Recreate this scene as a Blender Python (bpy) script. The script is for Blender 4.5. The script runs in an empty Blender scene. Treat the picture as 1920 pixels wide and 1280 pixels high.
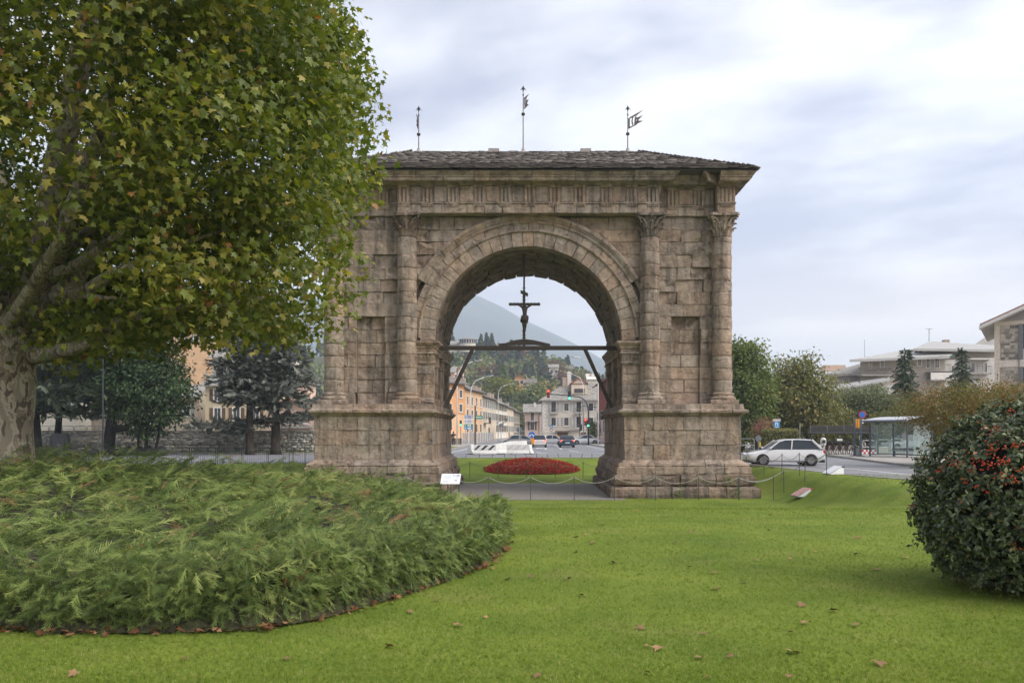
import bpy, bmesh, math, random
import numpy as np
from mathutils import Vector, Matrix, Euler, noise
from mathutils.geometry import tessellate_polygon, delaunay_2d_cdt

scene = bpy.context.scene
C = scene.collection
R = math.radians
RNG = random.Random(7)
NP = np.random.default_rng(7)

# ------------------------------------------------------------------ camera
F, HX, HY, CAMZ = 1600.0, 990.0, 808.0, 1.75      # focal length, vanishing point (pixels of a 1920 picture), eye height
cam_d = bpy.data.cameras.new('camera')
cam = bpy.data.objects.new('camera', cam_d)
C.objects.link(cam)
cam.location = (0, 0, CAMZ)
cam.rotation_euler = (R(90), 0, 0)
cam_d.sensor_width = 36
cam_d.lens = F / 1920 * 36
cam_d.shift_x = (960 - HX) / 1920
cam_d.shift_y = (HY - 640) / 1920
cam_d.clip_start = 0.1
cam_d.clip_end = 20000
scene.camera = cam

# ------------------------------------------------------------------ sky, sun, exposure
SUN_AZ, SUN_EL = R(118), R(42)          # azimuth clockwise from the viewing direction
world = bpy.data.worlds.new('World')
scene.world = world
world.use_nodes = True
wn, wl = world.node_tree.nodes, world.node_tree.links
wn.clear()
def N(nodes, typ, **kw):
    n = nodes.new(typ)
    for k, v in kw.items():
        if k.startswith('i_'):
            n.inputs[k[2:].replace('_', ' ')].default_value = v
        elif k[0] == 'n' and k[1:].isdigit():
            n.inputs[int(k[1:])].default_value = v
        else:
            setattr(n, k, v)
    return n
out = N(wn, 'ShaderNodeOutputWorld')
bg = N(wn, 'ShaderNodeBackground', i_Strength=0.1)
sky = N(wn, 'ShaderNodeTexSky', sky_type='NISHITA', sun_disc=False, sun_elevation=SUN_EL, sun_rotation=SUN_AZ,
        altitude=600, air_density=1.0, dust_density=2.5, ozone_density=1.5)
tc = N(wn, 'ShaderNodeTexCoord')
sep = N(wn, 'ShaderNodeSeparateXYZ')
wl.new(tc.outputs['Generated'], sep.inputs[0])
def wmath(op, a, b=None, c=None, clamp=False):
    m = N(wn, 'ShaderNodeMath', operation=op, use_clamp=clamp)
    for i, v in enumerate((a, b, c)):
        if v is None: continue
        if isinstance(v, (int, float)): m.inputs[i].default_value = v
        else: wl.new(v, m.inputs[i])
    return m.outputs[0]
zz = wmath('ADD', wmath('MAXIMUM', sep.outputs[2], 0.0), 0.16)
cx = wmath('DIVIDE', sep.outputs[0], zz)
cy = wmath('DIVIDE', sep.outputs[1], zz)
SKY_OFF = (-21.0, 11.0)
cmb = N(wn, 'ShaderNodeCombineXYZ', i_Z=0.0)
wl.new(wmath('ADD', wmath('MULTIPLY_ADD', cx, 0.72, wmath('MULTIPLY', cy, -0.22)), SKY_OFF[0]), cmb.inputs[0])
wl.new(wmath('ADD', wmath('MULTIPLY_ADD', cy, 1.0, wmath('MULTIPLY', cx, 0.42)), SKY_OFF[1]), cmb.inputs[1])
nz1 = N(wn, 'ShaderNodeTexNoise', noise_dimensions='3D', i_Scale=0.62, i_Detail=9.0, i_Roughness=0.55, i_Distortion=0.5)
wl.new(cmb.outputs[0], nz1.inputs['Vector'])
nz2 = N(wn, 'ShaderNodeTexNoise', noise_dimensions='3D', i_Scale=2.3, i_Detail=6.0, i_Roughness=0.55)
wl.new(cmb.outputs[0], nz2.inputs['Vector'])
# thin veil everywhere, broken by blue-grey cloud streaks and white openings
cov = N(wn, 'ShaderNodeMapRange', interpolation_type='SMOOTHSTEP')
for i, v in ((1, 0.44), (2, 0.60), (3, 0.0), (4, 1.0)): cov.inputs[i].default_value = v
wl.new(wmath('MULTIPLY_ADD', nz2.outputs[0], 0.3, wmath('MULTIPLY', nz1.outputs[0], 0.75)), cov.inputs[0])
c1 = N(wn, 'ShaderNodeMix', data_type='RGBA')
c1.inputs[6].default_value = (4.8, 4.8, 4.95, 1)      # white veil
c1.inputs[7].default_value = (2.1, 2.2, 2.9, 1)       # grey-blue cloud
wl.new(cov.outputs[0], c1.inputs[0])
# the low sun behind the veil: a broad soft brightening of the clouds to the right, warm near the horizon
brt = N(wn, 'ShaderNodeMapRange', interpolation_type='SMOOTHSTEP')
for i, v in ((1, -0.5), (2, 0.75), (3, 0.80), (4, 1.10)): brt.inputs[i].default_value = v
wl.new(sep.outputs[0], brt.inputs[0])
wrm = N(wn, 'ShaderNodeMapRange', interpolation_type='SMOOTHSTEP')
for i, v in ((1, 0.02), (2, 0.24), (3, 0.85), (4, 0.0)): wrm.inputs[i].default_value = v
wl.new(sep.outputs[2], wrm.inputs[0])
c2 = N(wn, 'ShaderNodeMix', data_type='RGBA')
rgt = N(wn, 'ShaderNodeMapRange', interpolation_type='SMOOTHSTEP')
for i, v in ((1, -0.25), (2, 0.45), (3, 0.25), (4, 1.0)): rgt.inputs[i].default_value = v
wl.new(sep.outputs[0], rgt.inputs[0])
wl.new(wmath('MULTIPLY', wrm.outputs[0], rgt.outputs[0]), c2.inputs[0])
wl.new(c1.outputs[2], c2.inputs[6])
c2.inputs[7].default_value = (7.8, 6.1, 4.9, 1)
c3 = N(wn, 'ShaderNodeVectorMath', operation='SCALE')
wl.new(c2.outputs[2], c3.inputs[0]); wl.new(brt.outputs[0], c3.inputs[3])
c4 = N(wn, 'ShaderNodeMix', data_type='RGBA')
c4.inputs[0].default_value = 0.92
wl.new(sky.outputs[0], c4.inputs[6]); wl.new(c3.outputs[0], c4.inputs[7])
wl.new(c4.outputs[2], bg.inputs[0]); wl.new(bg.outputs[0], out.inputs[0])

sun_d = bpy.data.lights.new('sun', 'SUN')
sun_d.energy = 1.5
sun_d.angle = R(50)
sun_d.color = (1.0, 0.95, 0.88)
sun = bpy.data.objects.new('sun', sun_d)
C.objects.link(sun)
sv = Vector((math.sin(SUN_AZ) * math.cos(SUN_EL), math.cos(SUN_AZ) * math.cos(SUN_EL), math.sin(SUN_EL)))
sun.rotation_euler = sv.to_track_quat('Z', 'Y').to_euler()
sun.location = (30, -30, 60)

vs = scene.view_settings
vs.view_transform = 'Standard'; vs.look = 'None'; vs.exposure = 1.55; vs.gamma = 1.0; vs.use_curve_mapping = False
scene.render.engine = 'CYCLES'
cy_ = scene.cycles
cy_.use_denoising = True
cy_.denoiser = 'OPENIMAGEDENOISE'
cy_.max_bounces = 6; cy_.diffuse_bounces = 3; cy_.glossy_bounces = 2; cy_.transmission_bounces = 6
cy_.transparent_max_bounces = 8; cy_.volume_bounces = 1
cy_.caustics_reflective = False; cy_.caustics_refractive = False
cy_.sample_clamp_indirect = 6

# ------------------------------------------------------------------ helpers
def P(x, y, Y):
    """pixel of the photograph + distance -> place"""
    return Vector(((x - HX) * Y / F, Y, CAMZ - (y - HY) * Y / F))
def PX(x, Y): return (x - HX) * Y / F
def PZ(y, Y): return CAMZ - (y - HY) * Y / F

ORG = {}
def tag(o, label=None, cat=None, group=None, kind=None):
    if label: o['label'] = label
    if cat: o['category'] = cat
    if group: o['group'] = group
    if kind: o['kind'] = kind
    return o
def thing(name, label, cat, loc=(0, 0, 0), group=None, rz=0, local=False):
    o = bpy.data.objects.new(name, None)
    o.empty_display_size = 0.2
    C.objects.link(o)
    o.location = loc
    o.rotation_euler = (0, 0, rz)
    ORG[o.name] = Vector((0, 0, 0)) if local else Vector(loc)
    return tag(o, label, cat, group)
def link_mesh(name, me, mat, parent=None, smooth=False):
    o = bpy.data.objects.new(name, me)
    C.objects.link(o)
    for m in (mat if isinstance(mat, (list, tuple)) else [mat]):
        if m is not None: me.materials.append(m)
    if parent is not None:
        o.parent = parent
        ORG[o.name] = ORG[parent.name]
    else:
        ORG[o.name] = Vector((0, 0, 0))
    if smooth and len(me.polygons):
        me.polygons.foreach_set('use_smooth', np.ones(len(me.polygons), dtype=bool))
    return o
def np_mesh(name, V, T):
    """V (n,3) float array, T (m,k) int array with k = 3 or 4"""
    me = bpy.data.meshes.new(name)
    V = np.ascontiguousarray(V, dtype=np.float32); T = np.ascontiguousarray(T, dtype=np.int32)
    m, k = T.shape
    me.vertices.add(len(V)); me.vertices.foreach_set('co', V.ravel())
    me.loops.add(m * k); me.loops.foreach_set('vertex_index', T.ravel())
    me.polygons.add(m)
    me.polygons.foreach_set('loop_start', np.arange(0, m * k, k, dtype=np.int32))
    me.update(calc_edges=True)
    return me

class MB:
    """collects shapes of one mesh, in world (or thing-local) coordinates"""
    def __init__(s): s.v, s.f, s.mi, s.m = [], [], [], 0
    def add(s, vs_, fs):
        b = len(s.v)
        s.v += [tuple(p) for p in vs_]
        for f in fs: s.f.append(tuple(i + b for i in f)); s.mi.append(s.m)
        return s
    def box(s, c, d, rz=0, bev=0.0):
        x, y, z = d[0] / 2, d[1] / 2, d[2] / 2
        if bev <= 0:
            pts = [(-x, -y, -z), (x, -y, -z), (x, y, -z), (-x, y, -z), (-x, -y, z), (x, -y, z), (x, y, z), (-x, y, z)]
            fs = [(0, 3, 2, 1), (4, 5, 6, 7), (0, 1, 5, 4), (1, 2, 6, 5), (2, 3, 7, 6), (3, 0, 4, 7)]
        else:
            b = min(bev, x * .9, y * .9, z * .9); pts = []; fs = []
            for (zz_, q) in ((-z, b), (-z + b, 0), (z - b, 0), (z, b)):
                X, Y = x - q, y - q
                cc = b * .6 if q == 0 else b * .3
                pts += [(-X + cc, -Y, zz_), (X - cc, -Y, zz_), (X, -Y + cc, zz_), (X, Y - cc, zz_), (X - cc, Y, zz_), (-X + cc, Y, zz_), (-X, Y - cc, zz_), (-X, -Y + cc, zz_)]
            for k in range(3):
                for i in range(8):
                    j = (i + 1) % 8
                    fs.append((k * 8 + i, k * 8 + j, k * 8 + 8 + j, k * 8 + 8 + i))
            fs.append(tuple(range(7, -1, -1))); fs.append(tuple(range(24, 32)))
        ca, sa = math.cos(rz), math.sin(rz)
        return s.add([(c[0] + ca * p[0] - sa * p[1], c[1] + sa * p[0] + ca * p[1], c[2] + p[2]) for p in pts], fs)
    def bb(s, x0, x1, y0, y1, z0, z1, bev=0.0):
        return s.box(((x0 + x1) / 2, (y0 + y1) / 2, (z0 + z1) / 2), (abs(x1 - x0), abs(y1 - y0), abs(z1 - z0)), 0, bev)
    def hexa(s, p):
        return s.add(p, [(0, 3, 2, 1), (4, 5, 6, 7), (0, 1, 5, 4), (1, 2, 6, 5), (2, 3, 7, 6), (3, 0, 4, 7)])
    def tube(s, pts, r, n=8, cap=True):
        """pts path, r radius or list of radii"""
        pts = [Vector(p) for p in pts]
        rs = r if isinstance(r, (list, tuple)) else [r] * len(pts)
        rings = []
        up = None
        for i, p in enumerate(pts):
            d = (pts[min(i + 1, len(pts) - 1)] - pts[max(i - 1, 0)])
            if d.length < 1e-9: d = Vector((0, 0, 1))
            d.normalize()
            if up is None:
                up = d.orthogonal().normalized()
            up = (up - d * up.dot(d))
            up = up.normalized() if up.length > 1e-6 else d.orthogonal().normalized()
            w = d.cross(up)
            rings.append([p + (up * math.cos(2 * math.pi * k / n) + w * math.sin(2 * math.pi * k / n)) * rs[i] for k in range(n)])
        vv = [q for ring in rings for q in ring]
        fs = []
        for i in range(len(pts) - 1):
            for k in range(n):
                k2 = (k + 1) % n
                fs.append((i * n + k, i * n + k2, (i + 1) * n + k2, (i + 1) * n + k))
        if cap:
            fs.append(tuple(range(n - 1, -1, -1))); fs.append(tuple(range((len(pts) - 1) * n, len(pts) * n)))
        return s.add(vv, fs)
    def lathe(s, prof, n=16, c=(0, 0, 0), axis='Z', jit=0.0, rng=RNG):
        vv, fs = [], []
        for (r, z) in prof:
            for k in range(n):
                a = 2 * math.pi * k / n
                rr = r * (1 + rng.uniform(-jit, jit)) if jit else r
                if axis == 'Z': q = (rr * math.cos(a), rr * math.sin(a), z)
                elif axis == 'Y': q = (rr * math.cos(a), z, rr * math.sin(a))
                else: q = (z, rr * math.cos(a), rr * math.sin(a))
                vv.append((c[0] + q[0], c[1] + q[1], c[2] + q[2]))
        m = len(prof)
        for i in range(m - 1):
            for k in range(n):
                k2 = (k + 1) % n
                fs.append((i * n + k, i * n + k2, (i + 1) * n + k2, (i + 1) * n + k))
        fs.append(tuple(range(n - 1, -1, -1))); fs.append(tuple(range((m - 1) * n, m * n)))
        return s.add(vv, fs)
    def prism(s, poly, a, b):
        """poly: list of points (Vectors) of one end; a->b the sweep vector is b - a"""
        d = Vector(b) - Vector(a)
        n = len(poly)
        vv = [Vector(p) for p in poly] + [Vector(p) + d for p in poly]
        fs = [tuple(range(n - 1, -1, -1)), tuple(range(n, 2 * n))] + [(i, (i + 1) % n, n + (i + 1) % n, n + i) for i in range(n)]
        return s.add(vv, fs)
    def loft(s, rings, cap=True, closed=True):
        n = len(rings[0]); vv = [q for r_ in rings for q in r_]; fs = []
        for i in range(len(rings) - 1):
            for k in range(n if closed else n - 1):
                k2 = (k + 1) % n
                fs.append((i * n + k, i * n + k2, (i + 1) * n + k2, (i + 1) * n + k))
        if cap: fs.append(tuple(range(n - 1, -1, -1))); fs.append(tuple(range((len(rings) - 1) * n, len(rings) * n)))
        return s.add(vv, fs)
    def build(s, name, mat, parent=None, smooth=False, fix=True):
        o_ = ORG[parent.name] if parent is not None else Vector((0, 0, 0))
        me = bpy.data.meshes.new(name)
        me.from_pydata([(p[0] - o_[0], p[1] - o_[1], p[2] - o_[2]) for p in s.v], [], s.f)
        if isinstance(mat, (list, tuple)): me.polygons.foreach_set('material_index', s.mi)
        if fix:
            bm = bmesh.new(); bm.from_mesh(me)
            bmesh.ops.recalc_face_normals(bm, faces=bm.faces)
            bm.to_mesh(me); bm.free()
        me.update()
        return link_mesh(name, me, mat, parent, smooth)
def copy_tree(o, parent=None):
    c = o.copy(); C.objects.link(c); c.parent = parent
    ORG[c.name] = ORG.get(o.name, Vector((0, 0, 0)))
    for ch in list(o.children): copy_tree(ch, c)
    return c
def smooth_by_angle(o, deg=40):
    me = o.data
    me.polygons.foreach_set('use_smooth', np.ones(len(me.polygons), dtype=bool))
    try: me.set_sharp_from_angle(angle=R(deg))
    except Exception: pass
    return o
def sstep(a, b, x):
    t = min(1.0, max(0.0, (x - a) / (b - a))); return t * t * (3 - 2 * t)

# ------------------------------------------------------------------ materials
MATS = {}
def new_mat(name):
    m = bpy.data.materials.new(name); m.use_nodes = True
    nt = m.node_tree; nt.nodes.clear()
    o = nt.nodes.new('ShaderNodeOutputMaterial'); b = nt.nodes.new('ShaderNodeBsdfPrincipled')
    nt.links.new(b.outputs[0], o.inputs[0])
    MATS[name] = m
    return m, nt.nodes, nt.links, b, o
def ramp(nodes, stops, interp='LINEAR'):
    r_ = nodes.new('ShaderNodeValToRGB'); e = r_.color_ramp.elements; r_.color_ramp.interpolation = interp
    while len(e) < len(stops): e.new(0.5)
    for i, (p, c) in enumerate(stops):
        e[i].position = p; e[i].color = (c[0], c[1], c[2], 1)
    return r_
def pmat(name, col, rough=0.8, var=0.12, scale=6.0, bump=0.0, bscale=None, metal=0.0, spec=0.3, objvar=0.0, col2=None, coat=0.0, stretch=None):
    """plain surface with noise variation, wear and fine relief"""
    m, n, l, b, o = new_mat(name)
    b.inputs['Roughness'].default_value = rough
    b.inputs['Metallic'].default_value = metal
    b.inputs['Specular IOR Level'].default_value = spec
    if coat: b.inputs['Coat Weight'].default_value = coat; b.inputs['Coat Roughness'].default_value = 0.08
    t = n.new('ShaderNodeTexCoord')
    vec = t.outputs['Object']
    if stretch:
        mp = n.new('ShaderNodeMapping'); mp.inputs['Scale'].default_value = stretch
        l.new(vec, mp.inputs[0]); vec = mp.outputs[0]
    nz = N(n, 'ShaderNodeTexNoise', i_Scale=scale, i_Detail=6.0, i_Roughness=0.62)
    l.new(vec, nz.inputs['Vector'])
    c2 = col2 if col2 else tuple(c * (1 - 2.2 * var) for c in col)
    c1 = tuple(min(1, c * (1 + var)) for c in col)
    rp = ramp(n, [(0.32, c2), (0.66, c1)])
    l.new(nz.outputs[0], rp.inputs[0])
    src = rp.outputs[0]
    if objvar:
        oi = n.new('ShaderNodeObjectInfo')
        mr = N(n, 'ShaderNodeMapRange'); mr.inputs[3].default_value = 1 - objvar; mr.inputs[4].default_value = 1 + objvar
        l.new(oi.outputs['Random'], mr.inputs[0])
        sc_ = N(n, 'ShaderNodeVectorMath', operation='SCALE')
        l.new(src, sc_.inputs[0]); l.new(mr.outputs[0], sc_.inputs[3]); src = sc_.outputs[0]
    l.new(src, b.inputs['Base Color'])
    if bump:
        nb = N(n, 'ShaderNodeTexNoise', i_Scale=bscale or scale * 6, i_Detail=5.0)
        l.new(t.outputs['Object'], nb.inputs['Vector'])
        bu = N(n, 'ShaderNodeBump', i_Strength=min(1.0, bump), i_Distance=0.03)
        l.new(nb.outputs[0], bu.inputs['Height']); l.new(bu.outputs[0], b.inputs['Normal'])
    return m
def emat(name, col, strength):
    m, n, l, b, o = new_mat(name)
    b.inputs['Base Color'].default_value = (*col, 1)
    b.inputs['Emission Color'].default_value = (*col, 1)
    b.inputs['Emission Strength'].default_value = strength
    return m
def glass_mat(name, col=(0.03, 0.035, 0.04), rough=0.06):
    m, n, l, b, o = new_mat(name)
    b.inputs['Base Color'].default_value = (*col, 1)
    b.inputs['Roughness'].default_value = rough
    b.inputs['Specular IOR Level'].default_value = 0.6
    return m
def clear_glass(name, tint=(0.85, 0.92, 0.9), alpha=0.22):
    m, n, l, b, o = new_mat(name)
    tr = n.new('ShaderNodeBsdfTransparent'); tr.inputs[0].default_value = (*tint, 1)
    b.inputs['Base Color'].default_value = (0.5, 0.55, 0.55, 1); b.inputs['Roughness'].default_value = 0.05
    mx = n.new('ShaderNodeMixShader'); mx.inputs[0].default_value = alpha
    l.new(tr.outputs[0], mx.inputs[1]); l.new(b.outputs[0], mx.inputs[2]); l.new(mx.outputs[0], o.inputs[0])
    return m
def leaf_mat(name, stops, transl=0.35, rough=0.5, spec=0.3, patch=None, pscale=0.5):
    """per-leaf colour from the 'rnd' attribute; light passes through"""
    m, n, l, b, o = new_mat(name)
    at = n.new('ShaderNodeAttribute'); at.attribute_name = 'rnd'
    rp = ramp(n, stops)
    src = at.outputs['Fac']
    if patch:
        t = n.new('ShaderNodeTexCoord')
        nz = N(n, 'ShaderNodeTexNoise', i_Scale=pscale, i_Detail=2.0)
        l.new(t.outputs['Object'], nz.inputs['Vector'])
        ma = N(n, 'ShaderNodeMath', operation='MULTIPLY_ADD', n1=patch, n2=-patch * 0.5)
        l.new(nz.outputs[0], ma.inputs[0])
        ad = N(n, 'ShaderNodeMath', operation='ADD', use_clamp=True)
        l.new(src, ad.inputs[0]); l.new(ma.outputs[0], ad.inputs[1]); src = ad.outputs[0]
    l.new(src, rp.inputs[0])
    l.new(rp.outputs[0], b.inputs['Base Color'])
    b.inputs['Roughness'].default_value = rough; b.inputs['Specular IOR Level'].default_value = spec
    if transl:
        tr = n.new('ShaderNodeBsdfTranslucent')
        hs = N(n, 'ShaderNodeHueSaturation', i_Value=1.25, i_Saturation=1.1)
        l.new(rp.outputs[0], hs.inputs['Color']); l.new(hs.outputs[0], tr.inputs[0])
        mx = n.new('ShaderNodeMixShader'); mx.inputs[0].default_value = transl
        l.new(b.outputs[0], mx.inputs[1]); l.new(tr.outputs[0], mx.inputs[2]); l.new(mx.outputs[0], o.inputs[0])
    return m
# ------------------------------------------------------------------ surfaces of the place
def stone_mat(name, warm=1.0, val=1.0, stain=0.55, objvar=0.1):
    m, n, l, b, o = new_mat(name)
    g = n.new('ShaderNodeNewGeometry'); oi = n.new('ShaderNodeObjectInfo')
    def nz(scale, det=6.0, rough=0.6, vec=None, dist=0.0):
        q = N(n, 'ShaderNodeTexNoise', i_Scale=scale, i_Detail=det, i_Roughness=rough, i_Distortion=dist)
        l.new(vec if vec else g.outputs['Position'], q.inputs['Vector']); return q.outputs[0]
    base = ramp(n, [(0.28, (0.125 * val, 0.098 * val, 0.079 * val)), (0.47, (0.29 * val, 0.226 * val, 0.177 * val)), (0.74, (0.44 * val, 0.355 * val, 0.28 * val))])
    l.new(nz(1.5, 10.0, 0.72), base.inputs[0])
    # each stone its own tone: grey to warm buff
    mr = N(n, 'ShaderNodeMapRange'); mr.inputs[3].default_value = 1 - objvar; mr.inputs[4].default_value = 1 + objvar
    l.new(oi.outputs['Random'], mr.inputs[0])
    sc_ = N(n, 'ShaderNodeVectorMath', operation='SCALE'); l.new(base.outputs[0], sc_.inputs[0]); l.new(mr.outputs[0], sc_.inputs[3])
    fr = N(n, 'ShaderNodeMath', operation='FRACT'); mm = N(n, 'ShaderNodeMath', operation='MULTIPLY', n1=13.7)
    l.new(oi.outputs['Random'], mm.inputs[0]); l.new(mm.outputs[0], fr.inputs[0])
    tint = ramp(n, [(0.0, (0.95, 0.99, 1.03)), (0.5, (1.0, 1.0, 1.0)), (1.0, (1.07, 0.98, 0.91))])
    l.new(fr.outputs[0], tint.inputs[0])
    mu = N(n, 'ShaderNodeMix', data_type='RGBA', blend_type='MULTIPLY', n0=1.0)
    l.new(sc_.outputs[0], mu.inputs[6]); l.new(tint.outputs[0], mu.inputs[7])
    # rain streaks and black crust
    mp = n.new('ShaderNodeMapping'); mp.inputs['Scale'].default_value = (3.2, 3.2, 0.35); l.new(g.outputs['Position'], mp.inputs[0])
    st = ramp(n, [(0.47, (0, 0, 0)), (0.66, (stain, stain, stain))]); l.new(nz(0.9, 5.0, 0.6, mp.outputs[0]), st.inputs[0])
    m2 = N(n, 'ShaderNodeMix', data_type='RGBA'); l.new(st.outputs[0], m2.inputs[0])
    l.new(mu.outputs[2], m2.inputs[6]); m2.inputs[7].default_value = (0.085, 0.075, 0.066, 1)
    # pale lichen and lime
    li = ramp(n, [(0.60, (0, 0, 0)), (0.74, (0.5, 0.5, 0.5))]); l.new(nz(5.5, 4.0, 0.7), li.inputs[0])
    m3 = N(n, 'ShaderNodeMix', data_type='RGBA'); l.new(li.outputs[0], m3.inputs[0])
    l.new(m2.outputs[2], m3.inputs[6]); m3.inputs[7].default_value = (0.50, 0.44, 0.37, 1)
    # pits and pebbles in the puddingstone
    vo = N(n, 'ShaderNodeTexVoronoi', i_Scale=26.0); l.new(g.outputs['Position'], vo.inputs['Vector'])
    pt = ramp(n, [(0.05, (0.45, 0.45, 0.45)), (0.22, (1, 1, 1))]); l.new(vo.outputs['Distance'], pt.inputs[0])
    m4 = N(n, 'ShaderNodeMix', data_type='RGBA', blend_type='MULTIPLY', n0=0.7); l.new(m3.outputs[2], m4.inputs[6]); l.new(pt.outputs[0], m4.inputs[7])
    l.new(m4.outputs[2], b.inputs['Base Color'])
    b.inputs['Roughness'].default_value = 0.95; b.inputs['Specular IOR Level'].default_value = 0.12
    er = ramp(n, [(0.575, (1, 1, 1)), (0.64, (0.0, 0.0, 0.0))]); l.new(nz(2.1, 9.0, 0.62, dist=1.2), er.inputs[0])
    b0 = N(n, 'ShaderNodeBump', i_Strength=0.65, i_Distance=0.09); l.new(er.outputs[0], b0.inputs['Height'])
    b1 = N(n, 'ShaderNodeBump', i_Strength=1.0, i_Distance=0.13); l.new(nz(3.6, 9.0, 0.68, dist=0.4), b1.inputs['Height']); l.new(b0.outputs[0], b1.inputs['Normal'])
    b2 = N(n, 'ShaderNodeBump', i_Strength=0.5, i_Distance=0.02); l.new(vo.outputs['Distance'], b2.inputs['Height']); l.new(b1.outputs[0], b2.inputs['Normal'])
    l.new(b2.outputs[0], b.inputs['Normal'])
    return m
M_STONE = stone_mat('arch_stone', val=1.17, stain=0.62)
M_STONE_V = stone_mat('arch_stone_ring', val=1.24, objvar=0.035, stain=0.4)
M_STONE_PALE = stone_mat('arch_stone_repair', val=1.5, stain=0.12, objvar=0.08)
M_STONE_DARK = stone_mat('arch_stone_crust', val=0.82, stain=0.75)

def lawn_mat():
    m, n, l, b, o = new_mat('lawn')
    g = n.new('ShaderNodeNewGeometry')
    def nz(s, d=4.0, vec=None):
        q = N(n, 'ShaderNodeTexNoise', i_Scale=s, i_Detail=d, i_Roughness=0.6); l.new(vec or g.outputs['Position'], q.inputs['Vector']); return q.outputs[0]
    c = ramp(n, [(0.3, (0.105, 0.16, 0.024)), (0.5, (0.158, 0.215, 0.031)), (0.7, (0.215, 0.265, 0.043))]); l.new(nz(0.55, 5.0), c.inputs[0])
    f = ramp(n, [(0.25, (0.55, 0.55, 0.55)), (0.75, (1.25, 1.25, 1.25))]); l.new(nz(38.0, 3.0), f.inputs[0])
    mu = N(n, 'ShaderNodeMix', data_type='RGBA', blend_type='MULTIPLY', n0=0.85); l.new(c.outputs[0], mu.inputs[6]); l.new(f.outputs[0], mu.inputs[7])
    dr = ramp(n, [(0.54, (0, 0, 0)), (0.74, (0.6, 0.6, 0.6))]); l.new(nz(0.75, 8.0), dr.inputs[0])
    m2 = N(n, 'ShaderNodeMix', data_type='RGBA'); l.new(dr.outputs[0], m2.inputs[0]); l.new(mu.outputs[2], m2.inputs[6]); m2.inputs[7].default_value = (0.24, 0.22, 0.075, 1)
    l.new(m2.outputs[2], b.inputs['Base Color']); b.inputs['Roughness'].default_value = 0.9; b.inputs['Specular IOR Level'].default_value = 0.1
    bu = N(n, 'ShaderNodeBump', i_Strength=0.6, i_Distance=0.04); l.new(nz(45.0, 3.0), bu.inputs['Height']); l.new(bu.outputs[0], b.inputs['Normal'])
    return m
M_LAWN = lawn_mat()
M_ASPHALT = pmat('asphalt', (0.22, 0.22, 0.23), 0.85, 0.12, 0.35, 0.25, 60, spec=0.25)
M_PAVE = pmat('pavement', (0.36, 0.33, 0.30), 0.9, 0.14, 1.2, 0.2, 20)
M_KERB = pmat('kerb_stone', (0.30, 0.28, 0.25), 0.9, 0.2, 3, 0.2, objvar=0.15)
M_GRAVEL = pmat('gravel', (0.27, 0.245, 0.215), 0.95, 0.25, 22, 0.6, 90)
M_PAINT = pmat('road_paint', (0.72, 0.72, 0.70), 0.7, 0.1, 8, col2=(0.45, 0.45, 0.45))
M_EARTH = pmat('earth', (0.10, 0.125, 0.05), 1.0, 0.2, 0.5)
M_SOIL = pmat('soil', (0.075, 0.05, 0.035), 1.0, 0.25, 6, 0.6, 30)
ROADZ = -0.2

# ------------------------------------------------------------------ terrain of the island
BORDER = [(-9.5, 60), (9.5, 60), (11.6, 56), (12.6, 48), (13.4, 38), (14.8, 32), (18.5, 25), (24, 16), (28, 0), (26, -14),
          (-26, -14), (-34, 5), (-32, 25), (-27, 41), (-19.5, 48.4), (-13.4, 49.4), (-12.4, 50.5), (-12.0, 55)]
BACK = [(48.0, 1.0), (49.5, 1.0), (50.2, 0.86), (54.0, 0.8), (60.0, 0.0)]
def tz(X, Y):
    fx = 1 - sstep(10.75, 12.7, abs(X))
    fyf = sstep(17.0, 36.3, Y)
    if Y <= 49.5: fyb = 1.0
    elif Y >= 60: fyb = 0.0
    else:
        fyb = 0
        for (a, va), (b_, vb) in zip(BACK, BACK[1:]):
            if a <= Y <= b_: fyb = va + (vb - va) * sstep(a, b_, Y)
    flat = 0.004 * math.sin(X * 0.9 + 1.3) * math.sin(Y * 0.7) if Y < 36 else 0
    near = -0.12 * sstep(8, 30, Y)
    return near + flat - 1.15 * fx * fyf * fyb
def hit(x, y):
    """where the line of sight through a pixel meets the lawn"""
    dx, dz = (x - HX) / F, -(y - HY) / F
    Y = 4.0
    while Y < 62:
        if CAMZ + dz * Y <= tz(dx * Y, Y): break
        Y += 0.02
    return Vector((dx * Y, Y, tz(dx * Y, Y)))
def resample(poly, step, closed=True):
    o_ = []
    n = len(poly)
    for i in range(n if closed else n - 1):
        a, b = Vector(poly[i]), Vector(poly[(i + 1) % n])
        k = max(1, int((b - a).length / step))
        for j in range(k): o_.append(a.lerp(b, j / k))
    return o_
def round_poly(poly, it=2):
    for _ in range(it):
        q = []
        for i in range(len(poly)):
            a, b = Vector(poly[i]), Vector(poly[(i + 1) % len(poly)])
            q += [a.lerp(b, .25), a.lerp(b, .75)]
        poly = q
    return poly
ISL = round_poly(BORDER, 2)
isl = resample(ISL, 0.9)
def inside(poly, x, y):
    c = False; n = len(poly); j = n - 1
    for i in range(n):
        xi, yi = poly[i][0], poly[i][1]; xj, yj = poly[j][0], poly[j][1]
        if (yi > y) != (yj > y) and x < (xj - xi) * (y - yi) / (yj - yi) + xi: c = not c
        j = i
    return c
pts = [Vector((p[0], p[1])) for p in isl]
nb_ = len(pts)
edges = [(i, (i + 1) % nb_) for i in range(nb_)]
gy = -13.0
while gy < 60:
    st = 0.6 if gy > 5 else 2.0
    gx = -33.0
    while gx < 27:
        if inside(isl, gx, gy) and min((Vector((gx, gy)) - p).length_squared for p in pts[::2]) > 0.2: pts.append(Vector((gx, gy)))
        gx += st
    gy += st
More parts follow.
